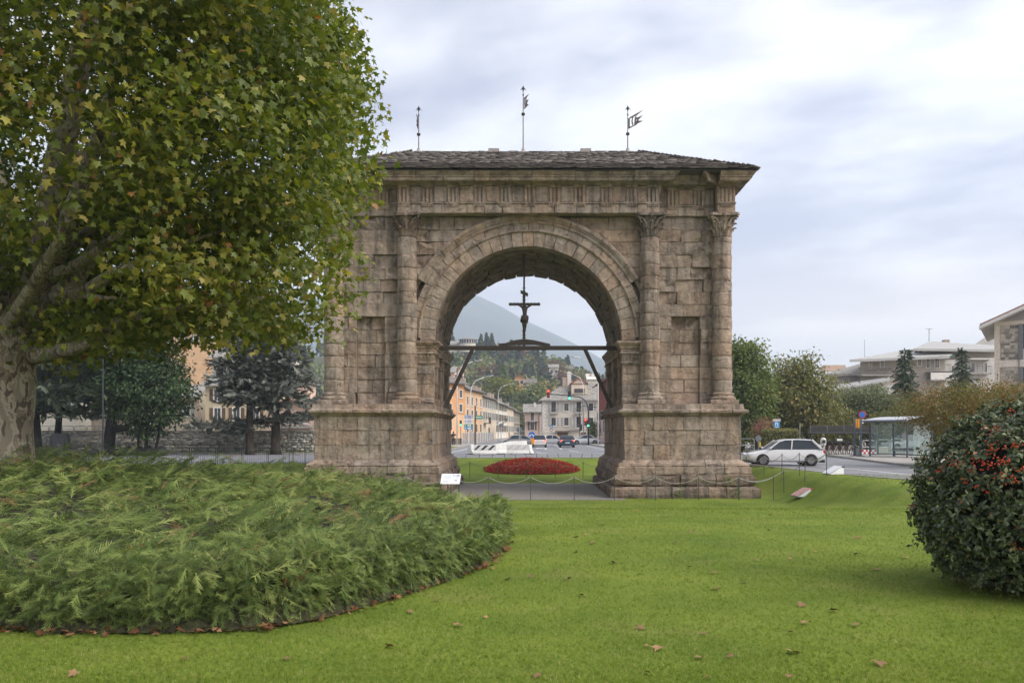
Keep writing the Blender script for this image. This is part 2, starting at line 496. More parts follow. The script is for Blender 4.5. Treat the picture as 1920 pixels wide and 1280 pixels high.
rv, re_, rf, _a, _b, _c = delaunay_2d_cdt(pts, edges, [], 1, 1e-4)
me = bpy.data.meshes.new('lawn')
me.from_pydata([(p[0], p[1], tz(p[0], p[1])) for p in rv], [], [tuple(f) for f in rf])
me.update()
lawn = link_mesh('lawn', me, M_LAWN, None, True)
tag(lawn, 'bright green mown lawn around the arch', 'lawn', kind='structure')

def sheet(name, outer, holes, z, mat, kind='structure'):
    polys = [[Vector((p[0], p[1], 0)) for p in outer]] + [[Vector((p[0], p[1], 0)) for p in h] for h in holes]
    tris = tessellate_polygon(polys)
    vv = [p for q in polys for p in q]
    me = bpy.data.meshes.new(name)
    me.from_pydata([(p[0], p[1], z) for p in vv], [], [tuple(t) for t in tris])
    bm = bmesh.new(); bm.from_mesh(me)
    for f in bm.faces:
        if f.normal.z < 0: f.normal_flip()
    bm.to_mesh(me); bm.free()
    o_ = link_mesh(name, me, mat)
    tag(o_, kind=kind)
    return o_
OUTER = [(40, -30), (30, 20), (24, 38), (20.9, 47.3), (23.6, 69), (21.5, 78), (15, 87), (9.4, 96), (8.4, 130), (7.6, 168), (4.5, 175), (1.5, 268),
         (-2.4, 268), (-5.0, 200), (-7.6, 130), (-8, 86), (-11, 76), (-16, 72.2), (-60, 71.5), (-95, 60), (-75, -30)]
g_ = sheet('ground', [(-6500, -300), (6500, -300), (6500, 6000), (-6500, 6000)], [isl], -0.36, M_EARTH)
g_['label'] = 'ground of dark grass and earth around the town'
r_ = sheet('road', OUTER, [isl], ROADZ, M_ASPHALT)
r_['label'] = 'grey asphalt roundabout and street'
# kerb round the island: stones with joints
kb = MB()
for i in range(len(isl)):
    a, b = isl[i], isl[(i + 1) % len(isl)]
    if a.y < 22: continue
    d = (b - a); L = d.length; d.normalize(); nrm = Vector((d.y, -d.x))
    p0, p1 = a + d * 0.01, b - d * 0.01
    z1 = -0.095
    q = [p0, p1, p1 + nrm * 0.16, p0 + nrm * 0.16]
    kb.hexa([(p.x, p.y, ROADZ - .1) for p in q] + [(p.x, p.y, z1) for p in q])
tag(kb.build('kerb', M_KERB), 'low stone kerb edging the lawn island', kind='structure')

def slab(name, poly, z0, z1, mat, label):
    polys = [[Vector((p[0], p[1], 0)) for p in poly]]
    tris = tessellate_polygon(polys); n = len(poly)
    vv = [(p[0], p[1], z1) for p in poly] + [(p[0], p[1], z0) for p in poly]
    fs = [tuple(t) for t in tris] + [(i, (i + 1) % n, n + (i + 1) % n, n + i) for i in range(n)]
    o_ = MB().add(vv, fs).build(name, mat); tag(o_, label, kind='structure'); return o_
PAVZ = -0.08
slab('pavement', [(31, 20), (24.4, 38), (21.2, 47.4), (23.9, 69), (21.9, 78), (15.3, 87.2), (9.7, 96.2), (8.7, 130), (7.9, 166), (2.9, 172), (16, 176), (80, 120), (80, 20)], -0.3, PAVZ, M_PAVE, 'paved ground on the far right side of the road')
slab('pavement', [(-8.3, 86), (-7.9, 130), (-5.3, 200), (-2.8, 268), (-30, 268), (-40, 140), (-20, 76.5), (-11.2, 76.4)], -0.3, PAVZ, M_PAVE, 'pavement beside the orange house')
slab('pavement', [(-16, 72.5), (-60, 71.8), (-95, 60.3), (-96, 63), (-60, 73.6), (-16, 74.0)], -0.3, PAVZ, M_PAVE, 'pavement below the stone wall')
# kerb along the pavement edges
kb = MB()
for poly in ([(24, 38), (20.9, 47.3), (23.6, 69), (21.5, 78), (15, 87), (9.4, 96), (8.4, 130)], [(-7.6, 130), (-8, 86), (-11, 76), (-16, 72.2), (-60, 71.5)]):
    for a, b in zip(resample(poly, 1.0, False), resample(poly, 1.0, False)[1:]):
        d = b - a; L = d.length; d.normalize(); nrm = Vector((d.y, -d.x))
        q = [a + d * .008, b - d * .008, b - d * .008 + nrm * .29, a + d * .008 + nrm * .29]
        if poly[0][0] > 0: q = q
        kb.hexa([(p.x, p.y, ROADZ - .1) for p in q] + [(p.x, p.y, PAVZ + .004) for p in q])
tag(kb.build('kerb', M_KERB), 'stone kerb along the far pavements', kind='structure')
# verge of grass under the cedars and beside the pavement
slab('grass_verge', [(-16, 74.0), (-60, 73.6), (-96, 63), (-97, 70), (-60, 78), (-13, 78), (-12, 76)], -0.3, -0.05, M_LAWN, 'grass strip at the foot of the stone wall')
slab('grass_verge', [(-8.4, 88), (-8.1, 100), (-8.9, 101), (-9.6, 88)], -0.2, -0.055, M_LAWN, 'narrow grass strip on the left pavement')
# gravel under the arch
gv = sheet('gravel_path', [(-4.35, 37.45), (4.3, 37.3), (4.4, 49.35), (-4.4, 49.35)], [], tz(0, 44) + 0.012, M_GRAVEL)
gv['label'] = 'grey gravel floor in the passage of the arch'

# road markings
def paint(name, label, quads):
    b = MB()
    for q in quads: b.add([(p[0], p[1], ROADZ + 0.004) for p in q], [tuple(range(len(q)))])
    o_ = b.build(name, M_PAINT, fix=False)
    for f in o_.data.polygons:
        pass
    bm = bmesh.new(); bm.from_mesh(o_.data)
    for f in bm.faces:
        if f.normal.z < 0: f.normal_flip()
    bm.to_mesh(o_.data); bm.free()
    tag(o_, label, kind='structure'); return o_
def RP(x, y):
    Y = F * (CAMZ - ROADZ) / (y - HY); return ((x - HX) * Y / F, Y)
def line(pts, w):
    o_ = []
    for a, b in zip(pts, pts[1:]):
        a, b = Vector(a), Vector(b); d = (b - a).normalized(); nrm = Vector((d.y, -d.x)) * w / 2
        o_.append([a - nrm, b - nrm, b + nrm, a + nrm])
    return o_
q = line([RP(1395, 862), RP(1470, 867.5), RP(1547, 875), RP(1620, 881), RP(1700, 889), RP(1800, 899)], 0.16)
paint('road_marking', 'white edge line beside the bus stop', q)
paint('road_marking', 'dashed white line behind the blue car', line([RP(1034, 832), RP(1042, 835)], .14) + line([RP(1043, 836), RP(1047, 838)], .14) + line([RP(1048, 839), RP(1054, 842)], .15))
paint('road_marking', 'short white line in the middle of the junction', line([RP(1066, 844), RP(1085.5, 847)], .16))
paint('road_marking', 'white stop line under the queueing cars', [[RP(1000, 833.6), RP(1090, 833.6), RP(1090, 832.6), RP(1000, 832.6)]])
a1 = RP(1003, 839.2)
paint('road_marking', 'white turn arrow on the street', [[RP(1003, 839.7), RP(1010, 841), RP(1010, 838.6)], [RP(1009, 840.2), RP(1022, 840.2), RP(1022, 839.2), RP(1009, 839.2)], [RP(1019, 840.2), RP(1024.5, 842.4), RP(1025, 840.6), RP(1021, 838.6)]])
paint('road_marking', 'white edge line round the traffic island', line([RP(1005, 847.5), RP(1015, 849), RP(1028, 850)], .2))
paint('road_marking', 'white edge line by the right pavement', line([RP(1100, 835.5), RP(1120, 840), RP(1134, 843)], .14))
paint('road_marking', 'white edge line by the left pavement', line([RP(842, 848), RP(860, 845), RP(878, 840.5)], .16))
# ------------------------------------------------------------------ the Roman arch
ARNG = random.Random(21)
ABASE = tz(0, 44)
arch = thing('triumphal_arch', 'weathered brown Roman stone arch with four half columns and slate hip roof', 'arch', (0, 44, ABASE))
WY = 40.0
def block(name, parent, mp, s0, s1, z0, z1, mat=None, depth=0.4, off=0.0, bev=0.013, rough=0.012, gap=0.003, s0t=None, s1t=None, chip=0.18, big=0.0, nu=None):
    """one squared stone with worn arrises. mp(s, z, d) -> place; d is outward from the wall face"""
    rg = ARNG
    s0t = s0 if s0t is None else s0t; s1t = s1 if s1t is None else s1t
    L = max(abs(s1 - s0), abs(s1t - s0t)); H = abs(z1 - z0)
    nu = nu or (5 if L < 1.3 else 7)
    e_u, e_v = min(.3, bev * 1.3 / max(L, .05)), min(.3, bev * 1.3 / max(H, .05))
    us = [0, e_u] + [e_u + (1 - 2 * e_u) * i / (nu - 3) for i in range(1, nu - 3)] + [1 - e_u, 1]
    vs_ = [0, e_v, .5, 1 - e_v, 1]
    nv = len(vs_)
    n = len(us)
    off += rg.uniform(-rough, rough) * 1.6
    V = []
    cc = {}
    if rg.random() < chip: cc[(rg.choice((0, n - 1)), rg.choice((0, nv - 1)))] = rg.uniform(.05, .16)
    tlt = rg.uniform(-1, 1) * rough
    for j, v in enumerate(vs_):
        for i, u in enumerate(us):
            a = s0 + (s0t - s0) * v; b = s1 + (s1t - s1) * v
            g = gap * (1 + rg.random() * 1.6)
            sg = 1 if b > a else -1
            ss = a + (b - a) * u; z = z0 + (z1 - z0) * v
            if i == 0: ss += g * sg
            if i == n - 1: ss -= g * sg
            if j == 0: z += g
            if j == nv - 1: z -= g
            d = off + tlt * (u - .5)
            edge = (i in (0, n - 1)) + (j in (0, nv - 1))
            if edge == 1: d -= bev * rg.uniform(.5, 1.3)
            elif edge == 2: d -= bev * rg.uniform(.8, 2.0)
            else:
                d += rg.uniform(-rough, rough)
                if big: d += rg.uniform(-big, big)
                if not (i in (0, n - 1)) and not (j in (0, nv - 1)): ss += rg.uniform(-.02, .02) * L
            for (ci, cj), cd in cc.items():
                dd = abs(i - ci) * L / n + abs(j - cj) * H / nv
                if dd < .3: d -= cd * (1 - dd / .3)
            V.append(mp(ss, z, d))
    F_ = [(j * n + i, j * n + i + 1, (j + 1) * n + i + 1, (j + 1) * n + i) for j in range(nv - 1) for i in range(n - 1)]
    loop = [i for i in range(n)] + [j * n + n - 1 for j in range(1, nv)] + [(nv - 1) * n + i for i in range(n - 2, -1, -1)] + [j * n for j in range(nv - 2, 0, -1)]
    b0 = len(V)
    for k in loop:
        j, i = divmod(k, n)
        a = s0 + (s0t - s0) * vs_[j]; b = s1 + (s1t - s1) * vs_[j]
        V.append(mp(a + (b - a) * us[i] * .99 + .005 * (b - a), z0 + (z1 - z0) * (vs_[j] * .99 + .005), -depth))
    m = len(loop)
    F_ += [(loop[k], loop[(k + 1) % m], b0 + (k + 1) % m, b0 + k) for k in range(m)]
    mb = MB(); mb.add(V, F_)
    return mb.build(name, mat or M_STONE, parent)
front = lambda s, z, d: (s, WY - d, z)
def frontY(Y): return lambda s, z, d: (s, Y - d, z)
def splits(a, b, lo, hi, rg=ARNG):
    o_ = [a]
    while b - o_[-1] > hi * 1.25: o_.append(o_[-1] + rg.uniform(lo, hi))
    if b - o_[-1] > hi: o_.append((o_[-1] + b) / 2)
    o_.append(b); return o_

# cores that carry the facing stones
def extrude_xz(poly, y0, y1, name, mat, parent):
    pl = [[Vector((p[0], p[1], 0)) for p in poly]]
    tr = tessellate_polygon(pl); n = len(poly)
    vv = [(p[0], y0, p[1]) for p in poly] + [(p[0], y1, p[1]) for p in poly]
    fs = [tuple(t) for t in tr] + [tuple(i + n for i in t)[::-1] for t in tr] + [(i, (i + 1) % n, n + (i + 1) % n, n + i) for i in range(n)]
    return MB().add(vv, fs).build(name, mat, parent)
arcp = [(4.62 * math.cos(a), 6.0 + 4.62 * math.sin(a)) for a in [math.pi * k / 40 for k in range(41)]]
extrude_xz([(9.22, 2.85), (9.22, 12.0), (-9.22, 12.0), (-9.22, 2.85), (-4.62, 2.85)] + arcp[::-1] + [(4.62, 2.85)], WY + .33, 48.2, 'wall_core', M_STONE_DARK, arch)
MB().bb(-9.45, 9.45, WY + .12, 48.3, 11.82, 13.45).build('attic_core', M_STONE_DARK, arch)

# facing of the front wall
NC = 15
zc = [3.0 + (11.78 - 3.0) * k / NC for k in range(NC + 1)]
zc = [zc[0]] + [z + ARNG.uniform(-.03, .03) for z in zc[1:-1]] + [zc[-1]]
def arch_x(z, r=5.72):
    t = r * r - (z - 6.0) ** 2
    return math.sqrt(t) if t > 0 else 0.0
for sg in (-1, 1):
    for k in range(NC):
        z0, z1 = zc[k], zc[k + 1]
        if z1 <= 6.05: xb = xt = 5.28
        else: xb, xt = (arch_x(max(z0, 6.0)) if z0 > 5.9 else 5.28), arch_x(z1)
        if xb < 0.3: xb = xt = 0.0
        segs = splits(max(xb, xt) + .25 if xb != xt else xb, 9.3, .55, 1.5)
        segs[0] = None
        niche = k < 7
        for i in range(len(segs) - 1):
            a, b = segs[i], segs[i + 1]
            at = None
            if a is None:
                a, at = xb, xt
                if b - min(a, at) < .1: continue
            def put(a_, b_, at_=None, **kw):
                block('stone_block', arch, front, sg * a_, sg * b_, z0, z1, s0t=None if at_ is None else sg * at_, **kw)
            if niche and b > 6.72 and a < 8.05:
                if a < 6.6: put(a, 6.72, at)
                if b > 8.15: put(8.05, b)
            else:
                rz_ = ARNG.random()
                put(a, b, at, rough=.045 if rz_ < .3 else .016, off=-.1 if rz_ > .93 else (-.05 if rz_ > .85 else 0), big=.085 if rz_ < .3 else 0, chip=.42, gap=.0015 if rz_ < .78 else .009)
        if niche:
            cuts = {0: [6.72, 8.05], 1: [6.72, 7.35, 8.05], 2: [6.72, 8.05], 3: [6.72, 7.2, 8.05], 4: [6.72, 8.05], 5: [6.72, 7.15, 8.05], 6: [6.72, 7.4, 8.05]}[k]
            for a, b in zip(cuts, cuts[1:]):
                pale = sg > 0 and k < 4
                block('stone_block', arch, front, sg * a, sg * b, z0, z1, mat=M_STONE_PALE if pale else M_STONE, off=-.2 if pale else (-.27 if k < 5 else -.3), rough=.012 if pale else .02, big=0 if pale else .02, depth=.46, gap=.012)
# pilasters beside the opening
for sg in (-1, 1):
    pz = [3.32, 3.95, 4.42, 4.86]
    for a, b in zip(pz, pz[1:]):
        block('pilaster_block', arch, frontY(39.88), sg * 4.4, sg * 5.3, a, b, rough=.016)
    m = MB()
    for (d, z0, z1) in ((.0, 4.86, 4.93), (.05, 4.93, 4.99), (.02, 4.99, 5.36), (.09, 5.36, 5.45)):
        m.bb(sg * (4.4 - d) if sg > 0 else -5.3 - d, sg * (5.3 + d) if sg > 0 else -(4.4 - d), 39.88 - d - .02, 40.4, z0, z1)
    for q in range(5):
        x_ = sg * (4.5 + q * .17)
        m.add([(x_ - .07, 39.84, 5.0), (x_ + .07, 39.84, 5.0), (x_ + .05, 39.76, 5.26), (x_, 39.72, 5.34), (x_ - .05, 39.76, 5.26), (x_, 39.86, 5.0)], [(0, 1, 2, 3, 4), (0, 4, 3, 5), (1, 5, 3, 2)])
    m.build('pilaster_capital', M_STONE, arch)
    block('pilaster_base', arch, frontY(39.8), sg * 4.38, sg * 5.34, 3.0, 3.32, rough=.03, bev=.06)

# mouldings that run round a rectangle, cut into single stones
def ring_piece(name, parent, rect, side, a, b, ma, mb_, prof, mat, rough=.012, sc=1.0, segs=3, joint=.01):
    x0, x1, y0, y1 = rect
    rings = []
    for k in range(segs + 1):
        t = k / segs
        ring = []
        for (d, z) in prof:
            dd = d * sc + (ARNG.uniform(-rough, rough) if d > -.1 else 0)
            zz_ = z + ARNG.uniform(-rough, rough) * .5
            lo = a - (d * sc if ma else -joint); hi = b + (d * sc if mb_ else -joint)
            u = lo + (hi - lo) * t
            if side == 'F': q = (u, y0 - dd, zz_)
            elif side == 'R': q = (x1 + dd, u, zz_)
            else: q = (x0 - dd, u, zz_)
            ring.append(q)
        rings.append(ring)
    m = MB(); m.loft(rings)
    return m.build(name, mat, parent)
def ring_course(name, parent, rect, prof, mat, sides, lo=.9, hi=1.5, rough=.012, wob=.1, mitre=True):
    x0, x1, y0, y1 = rect
    for sd in sides:
        a, b = (x0, x1) if sd == 'F' else (y0, y1)
        sp = splits(a, b, lo, hi)
        for i, (p, q) in enumerate(zip(sp, sp[1:])):
            if sd == 'F':
                ma, mb_ = (i == 0 and 'L' in sides), (i == len(sp) - 2 and 'R' in sides)
            else:
                ma, mb_ = (i == 0 and 'F' in sides), False
            ring_piece(name, parent, rect, sd, p, q, ma, mb_, prof, mat, rough, 1.0 if (ma or mb_) else 1 - ARNG.random() * wob)

# pedestals
for sg in (-1, 1):
    rect = (4.4, 9.74, 38.95, 49.25) if sg > 0 else (-9.74, -4.4, 38.95, 49.25)
    x0, x1, y0, y1 = rect
    MB().bb(x0 + .16, x1 - .16, y0 + .16, y1 - .16, ABASE - .1, 2.96).build('pedestal_core', M_STONE_DARK, arch)
    dz = [.44, 1.12, 1.79, 2.43]
    ins, outs = (x0, x1) if sg > 0 else (x1, x0)
    for k in range(3):
        sp = splits(x0, x1, .55, 1.5)
        for a, b in zip(sp, sp[1:]):
            block('stone_block', arch, frontY(y0), a, b, dz[k], dz[k + 1], rough=.016, big=.045 if ARNG.random() < .35 else 0, chip=.4, gap=.002)
        sp = splits(y0 + .02, y1, .9, 1.7)
        for a, b in zip(sp, sp[1:]):
            block('stone_block', arch, (lambda s, z, d, X=ins, q=-sg: (X + q * d, s, z)), a, b, dz[k], dz[k + 1], rough=.02)
            block('stone_block', arch, (lambda s, z, d, X=outs, q=sg: (X + q * d, s, z)), a, b, dz[k], dz[k + 1], rough=.02)
    sides = 'FLR'
    ring_course('cornice_stone', arch, rect, [(-.25, 2.43), (.0, 2.43), (.07, 2.47), (.16, 2.55), (.27, 2.60), (.28, 2.70), (.10, 2.76), (.07, 2.98), (-.25, 3.0)], M_STONE, sides, .8, 1.5, .018, .28)
    ring_course('base_moulding', arch, rect, [(-.25, -.2), (.36, -.2), (.38, -.12), (.37, .1), (.28, .13), (.31, .2), (.28, .28), (.14, .34), (.03, .44), (-.25, .46)], M_STONE, sides, .8, 1.6, .02, .12)
    ring_course('footing_stone', arch, rect, [(-.25, -.76), (.38, -.76), (.5, -.66), (.53, -.42), (.46, -.24), (.38, -.2), (-.25, -.19)], M_STONE_DARK, sides, .7, 1.3, .06, .3)
    ring_course('footing_stone', arch, rect, [(-.25, ABASE - .12), (.66, ABASE - .12), (.72, -1.12), (.7, -.86), (.62, -.77), (-.25, -.75)], M_STONE_DARK, sides, .6, 1.4, .04, .16)

# archivolt
def ringmap(Y): return lambda s, r, d: (r * math.cos(s), Y - d, 6.0 + r * math.sin(s))
nv_ = 29
for k in range(nv_):
    a, b = math.pi * k / nv_, math.pi * (k + 1) / nv_
    block('voussoir', arch, ringmap(39.97), a, b, 4.4, 5.07, mat=M_STONE_V, depth=.7, rough=.006, bev=.008, gap=.0012, chip=.16)
sp = [0]
while sp[-1] < math.pi - .13: sp.append(sp[-1] + ARNG.uniform(.09, .15))
sp[-1] = math.pi
for a, b in zip(sp, sp[1:]):
    block('voussoir', arch, ringmap(39.95), a, b, 5.17, 5.5, mat=M_STONE_V, depth=.5, rough=.006, bev=.008, gap=.0012)
def arc_moulding(name, a0, a1, prof, n):
    cuts = [a0 + (a1 - a0) * i / n for i in range(n + 1)]
    for a, b in zip(cuts, cuts[1:]):
        m = MB(); rings = []
        wob = ARNG.uniform(.8, 1.05)
        for t in range(5):
            th = a + .002 + (b - a - .004) * t / 4
            rings.append([(r * math.cos(th), 39.95 - d * wob + ARNG.uniform(-.006, .006), 6.0 + r * math.sin(th)) for (r, d) in prof])
        m.loft(rings).build(name, M_STONE_V, arch)
arc_moulding('archivolt_moulding', 0.02, math.pi - .02, [(5.06, -.3), (5.06, .03), (5.09, .08), (5.13, .09), (5.14, .05), (5.18, .05), (5.18, -.3)], 17)
arc_moulding('archivolt_moulding', R(29), R(151), [(5.48, -.3), (5.48, .05), (5.56, .09), (5.6, .06), (5.66, .12), (5.73, .13), (5.74, .18), (5.84, .2), (5.9, .16), (5.9, -.3)], 15)
# vault
for j in range(9):
    ya, yb = 40.66 + (48.2 - 40.66) * j / 9, 40.66 + (48.2 - 40.66) * (j + 1) / 9
    cuts = splits(0.0, math.pi, .15, .24)
    for a, b in zip(cuts, cuts[1:]):
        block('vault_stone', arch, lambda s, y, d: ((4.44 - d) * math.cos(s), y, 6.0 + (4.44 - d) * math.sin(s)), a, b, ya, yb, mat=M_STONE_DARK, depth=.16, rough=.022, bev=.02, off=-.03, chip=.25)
# passage walls
for sg in (-1, 1):
    mp = lambda s, z, d, q=sg: (q * (4.44 - d), s, z)
    for k in range(4):
        z0, z1 = 3.0 + 2.45 * k / 4, 3.0 + 2.45 * (k + 1) / 4
        cuts = splits(40.5, 48.15, 1.0, 1.8)
        for a, b in zip(cuts, cuts[1:]):
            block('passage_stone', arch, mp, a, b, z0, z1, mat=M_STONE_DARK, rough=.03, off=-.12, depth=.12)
    for (ya, yb) in ((41.55, 42.1), (44.1, 44.75), (47.3, 48.2)):
        for z0, z1 in ((3.3, 4.0), (4.0, 4.85)):
            block('pilaster_block', arch, mp, ya, yb, z0, z1, rough=.015, off=.02)
        m = MB()
        for (d, za, zb) in ((.04, 4.85, 4.94), (.02, 4.94, 5.34), (.08, 5.34, 5.45)):
            xa, xb = sg * (4.4 - d), sg * 4.6
            m.bb(min(xa, xb), max(xa, xb), ya - d, yb + d, za, zb)
        m.build('pilaster_capital', M_STONE, arch)
        xa, xb = sorted((sg * 4.34, sg * 4.6))
        MB().bb(xa, xb, ya - .06, yb + .06, 3.0, 3.3, .02).build('pilaster_base', M_STONE, arch)
    prof = [(-.2, 5.45), (.02, 5.45), (.05, 5.53), (.03, 5.60), (.09, 5.63), (.1, 5.70), (.17, 5.78), (.24, 5.86), (.25, 5.96), (-.2, 6.0)]
    rect = (4.4, 5.32, 39.9, 48.2) if sg > 0 else (-5.32, -4.4, 39.9, 48.2)
    ring_course('impost_stone', arch, rect, prof, M_STONE, 'FLR', .9, 1.6, .01, .15)

# columns
def capital_mesh(cx, cy, z0, h, seed, worn):
    rg = random.Random(seed); m = MB()
    m.lathe([(.43, z0), (.43, z0 + .03), (.47, z0 + .06), (.40, z0 + .1), (.40, z0 + h * .5), (.44, z0 + h * .7), (.56, z0 + h * .86), (.5, z0 + h * .88)], 16, (cx, cy, 0))
    def leaf(ang, zb, hh, w, r0, curl):
        ca, sa = math.cos(ang), math.sin(ang); rows = []
        for (t, ww, rr) in ((0, .8, 0), (.25, 1.0, .02), (.5, .95, .05), (.72, .8, .1), (.88, .62, .17), (.97, .45, .22 * curl), (.86, .3, .27 * curl)):
            r = r0 + rr; z = zb + hh * t
            row = []
            for u in (-1, -.5, 0, .5, 1):
                o_ = u * w * ww * (1 + rg.uniform(-.2, .2)); rb = r + (.035 if u == 0 else 0) - abs(u) * .02 + rg.uniform(-.012, .012)
                row.append((cx + ca * rb - sa * o_, cy + sa * rb + ca * o_, z + rg.uniform(-.012, .012)))
            rows.append(row)
        m.loft(rows, cap=False, closed=False)
        m.loft([[(p[0] - ca * .05, p[1] - sa * .05, p[2] - .01) for p in r_] for r_ in rows][::-1], cap=False, closed=False)
    for k in range(8): leaf(k * math.pi / 4 + math.pi / 8, z0 + .08, h * .36, .15, .41, 1.0)
    for k in range(8): leaf(k * math.pi / 4, z0 + .1, h * .62, .14, .40, 1.05)
    for k in range(4):
        a = math.pi / 4 + k * math.pi / 2
        if worn and k == 2: continue
        for s_ in (-1, 1):
            a2 = a + s_ * .42
            p0 = Vector((cx + .43 * math.cos(a2), cy + .43 * math.sin(a2), z0 + h * .45)); p3 = Vector((cx + .74 * math.cos(a), cy + .74 * math.sin(a), z0 + h * .84))
            mid = p0.lerp(p3, .5) + Vector((0, 0, .1))
            m.tube([p0, mid, p3], [.05, .055, .06], 6)
        c_ = Vector((cx + .76 * math.cos(a), cy + .76 * math.sin(a), z0 + h * .78))
        tn = Vector((-math.sin(a), math.cos(a), 0)); rd = Vector((math.cos(a), math.sin(a), 0))
        m.tube([c_ + (rd * math.cos(q) + Vector((0, 0, 1)) * math.sin(q)) * (.1 - q * .011) for q in [i * .7 for i in range(9)]], .045, 5)
    ab = []
    for k in range(4):
        a = math.pi / 4 + k * math.pi / 2
        rc = .9 if not (worn and k == 2) else .66
        for s_ in (-.09, .09): ab.append((cx + rc * math.cos(a + s_), cy + rc * math.sin(a + s_)))
        a3 = a + math.pi / 4
        for s_ in (-.25, 0, .25): ab.append((cx + (.56 + abs(s_) * .2) * math.cos(a3 + s_), cy + (.56 + abs(s_) * .2) * math.sin(a3 + s_)))
    m.prism([Vector((x, y, z0 + h * .89)) for x, y in ab], (0, 0, 0), (0, 0, h * .11))
    for k in range(4):
        a = k * math.pi / 2
        m.lathe([(.02, -.07), (.1, -.03), (.1, .03), (.02, .07)], 8, (cx + .6 * math.cos(a), cy + .6 * math.sin(a), z0 + h * .93), 'Y' if k % 2 else 'X')
    return m
for ci, cx_ in enumerate((-9.05, -5.64, 5.68, 9.05)):
    cyy = 39.84
    colm = MB().lathe([(.44, 3.4), (.43, 10.8)], 20, (cx_, cyy, 0)).build('column', M_STONE_DARK, arch, True)
    z = 3.55; k = 0
    while z < 10.72:
        h = min(ARNG.uniform(.53, .63), 10.74 - z)
        if 10.74 - z - h < .25: h = 10.74 - z
        rr = .47 + ARNG.uniform(-.012, .012) - .02 * (z - 3.5) / 7
        ox, oy = ARNG.uniform(-.012, .012), ARNG.uniform(-.012, .012)
        j = .016 if ARNG.random() < .6 else .045
        b_ = ARNG.uniform(.004, .022)
        MB().lathe([(rr - .07, z + .004), (rr - b_, z + .008), (rr, z + .04), (rr + .004, z + h * .33), (rr - .004, z + h * .66), (rr, z + h - .045), (rr - b_, z + h - .008), (rr - .07, z + h - .004)], 22, (cx_ + ox, cyy + oy, 0), jit=j, rng=ARNG).build('drum', M_STONE, colm, True)
        z += h; k += 1
    m = MB(); m.bb(cx_ - .64, cx_ + .64, cyy - .62, cyy + .5, 3.0, 3.2, .03)
    m.lathe([(.5, 3.2), (.62, 3.21), (.645, 3.27), (.62, 3.33), (.55, 3.35), (.52, 3.4), (.54, 3.42), (.56, 3.47), (.54, 3.52), (.48, 3.56)], 22, (cx_, cyy, 0), jit=.03, rng=ARNG)
    m.build('column_base', M_STONE, colm)
    capital_mesh(cx_, cyy, 10.72, 1.08, 50 + ci, ci == 1).build('capital', M_STONE_DARK if ci in (1, 2) else M_STONE, colm, False)

# entablature: architrave, triglyph frieze, cornice
def entab(x0, x1, Y, trig, pieces):
    z0, z1, z2 = 11.78, 12.22, 13.06
    sp = splits(x0, x1, pieces[0], pieces[1])
    for a, b in zip(sp, sp[1:]):
        block('architrave_block', arch, frontY(Y), a, b, z0, z1, rough=.008, bev=.02, depth=.62 if Y < 39.6 else .3, chip=.3)
    block('frieze_backing', arch, frontY(Y + .05), x0, x1, z1 + .05, z2, rough=.006, bev=.01, depth=.5 if Y < 39.6 else .2, nu=9)
    sp = splits(x0 - (.02 if Y < 39.6 else 0), x1 + (.02 if Y < 39.6 else 0), 1.2, 2.4)
    for a, b in zip(sp, sp[1:]):
        block('taenia', arch, frontY(Y - .06), a, b, z1 - .01, z1 + .065, rough=.008, bev=.012, depth=.3)
    edges_ = [x0] + [e for t in trig for e in (t - .27, t + .27)] + [x1]
    for a, b in zip(edges_[0::2], edges_[1::2]):
        if b - a > .12: block('metope', arch, frontY(Y + .01), a + .03, b - .03, z1 + .09, z2 - .02, rough=.006, bev=.02, depth=.1)
    for t in trig:
        m = MB()
        for q in (-.18, 0, .18):
            m.hexa([(t + q - .075, Y + .06, z1 + .065), (t + q + .075, Y + .06, z1 + .065), (t + q + .075, Y + .06, z2 - .1), (t + q - .075, Y + .06, z2 - .1),
                    (t + q - .045, Y - .02, z1 + .07), (t + q + .045, Y - .02, z1 + .07), (t + q + .045, Y - .02, z2 - .12), (t + q - .045, Y - .02, z2 - .12)])
        m.bb(t - .27, t + .27, Y - .035, Y + .06, z2 - .1, z2)
        m.bb(t - .27, t + .27, Y - .045, Y + .03, z1 - .06, z1 - .012)
        for q in range(6): m.lathe([(.04, z1 - .14), (.03, z1 - .06)], 6, (t - .225 + q * .09, Y - .01, 0))
        m.build('triglyph', M_STONE, arch)
tc_ = [PX(p, 39.25) for p in (757, 801, 849, 899, 948, 993, 1040, 1087, 1137, 1184, 1232)]
tc_[0], tc_[-1] = -5.72, 5.76
entab(-6.03, 6.07, 39.3, tc_, (.75, 1.3))
for sg in (-1, 1):
    t3 = sorted([sg * 6.75, sg * 7.98])
    entab(*sorted((sg * 6.09, sg * 8.70)), 39.86, t3, (.8, 1.4))
    entab(*sorted((sg * 8.72, sg * 9.56)), 39.3, [sg * 9.14], (.9, 1.2))
MB().bb(-6.0, 6.04, 39.42, 40.2, 12.0, 13.1).build('frieze_core', M_STONE_DARK, arch)
for sg in (-1, 1): 
    a, b = sorted((sg * 8.76, sg * 9.52)); MB().bb(a, b, 39.42, 40.2, 11.95, 13.1).build('frieze_core', M_STONE_DARK, arch)
    for (za, zb, nm) in ((11.78, 12.22, 'architrave_block'), (12.23, 13.06, 'frieze_backing')):
        cuts = splits(39.35, 48.3, 1.0, 1.8)
        for p, q in zip(cuts, cuts[1:]): block(nm, arch, lambda s, z, d, q_=sg: (q_ * (9.54 + d), s, z), p, q, za, zb, rough=.01, depth=.3)
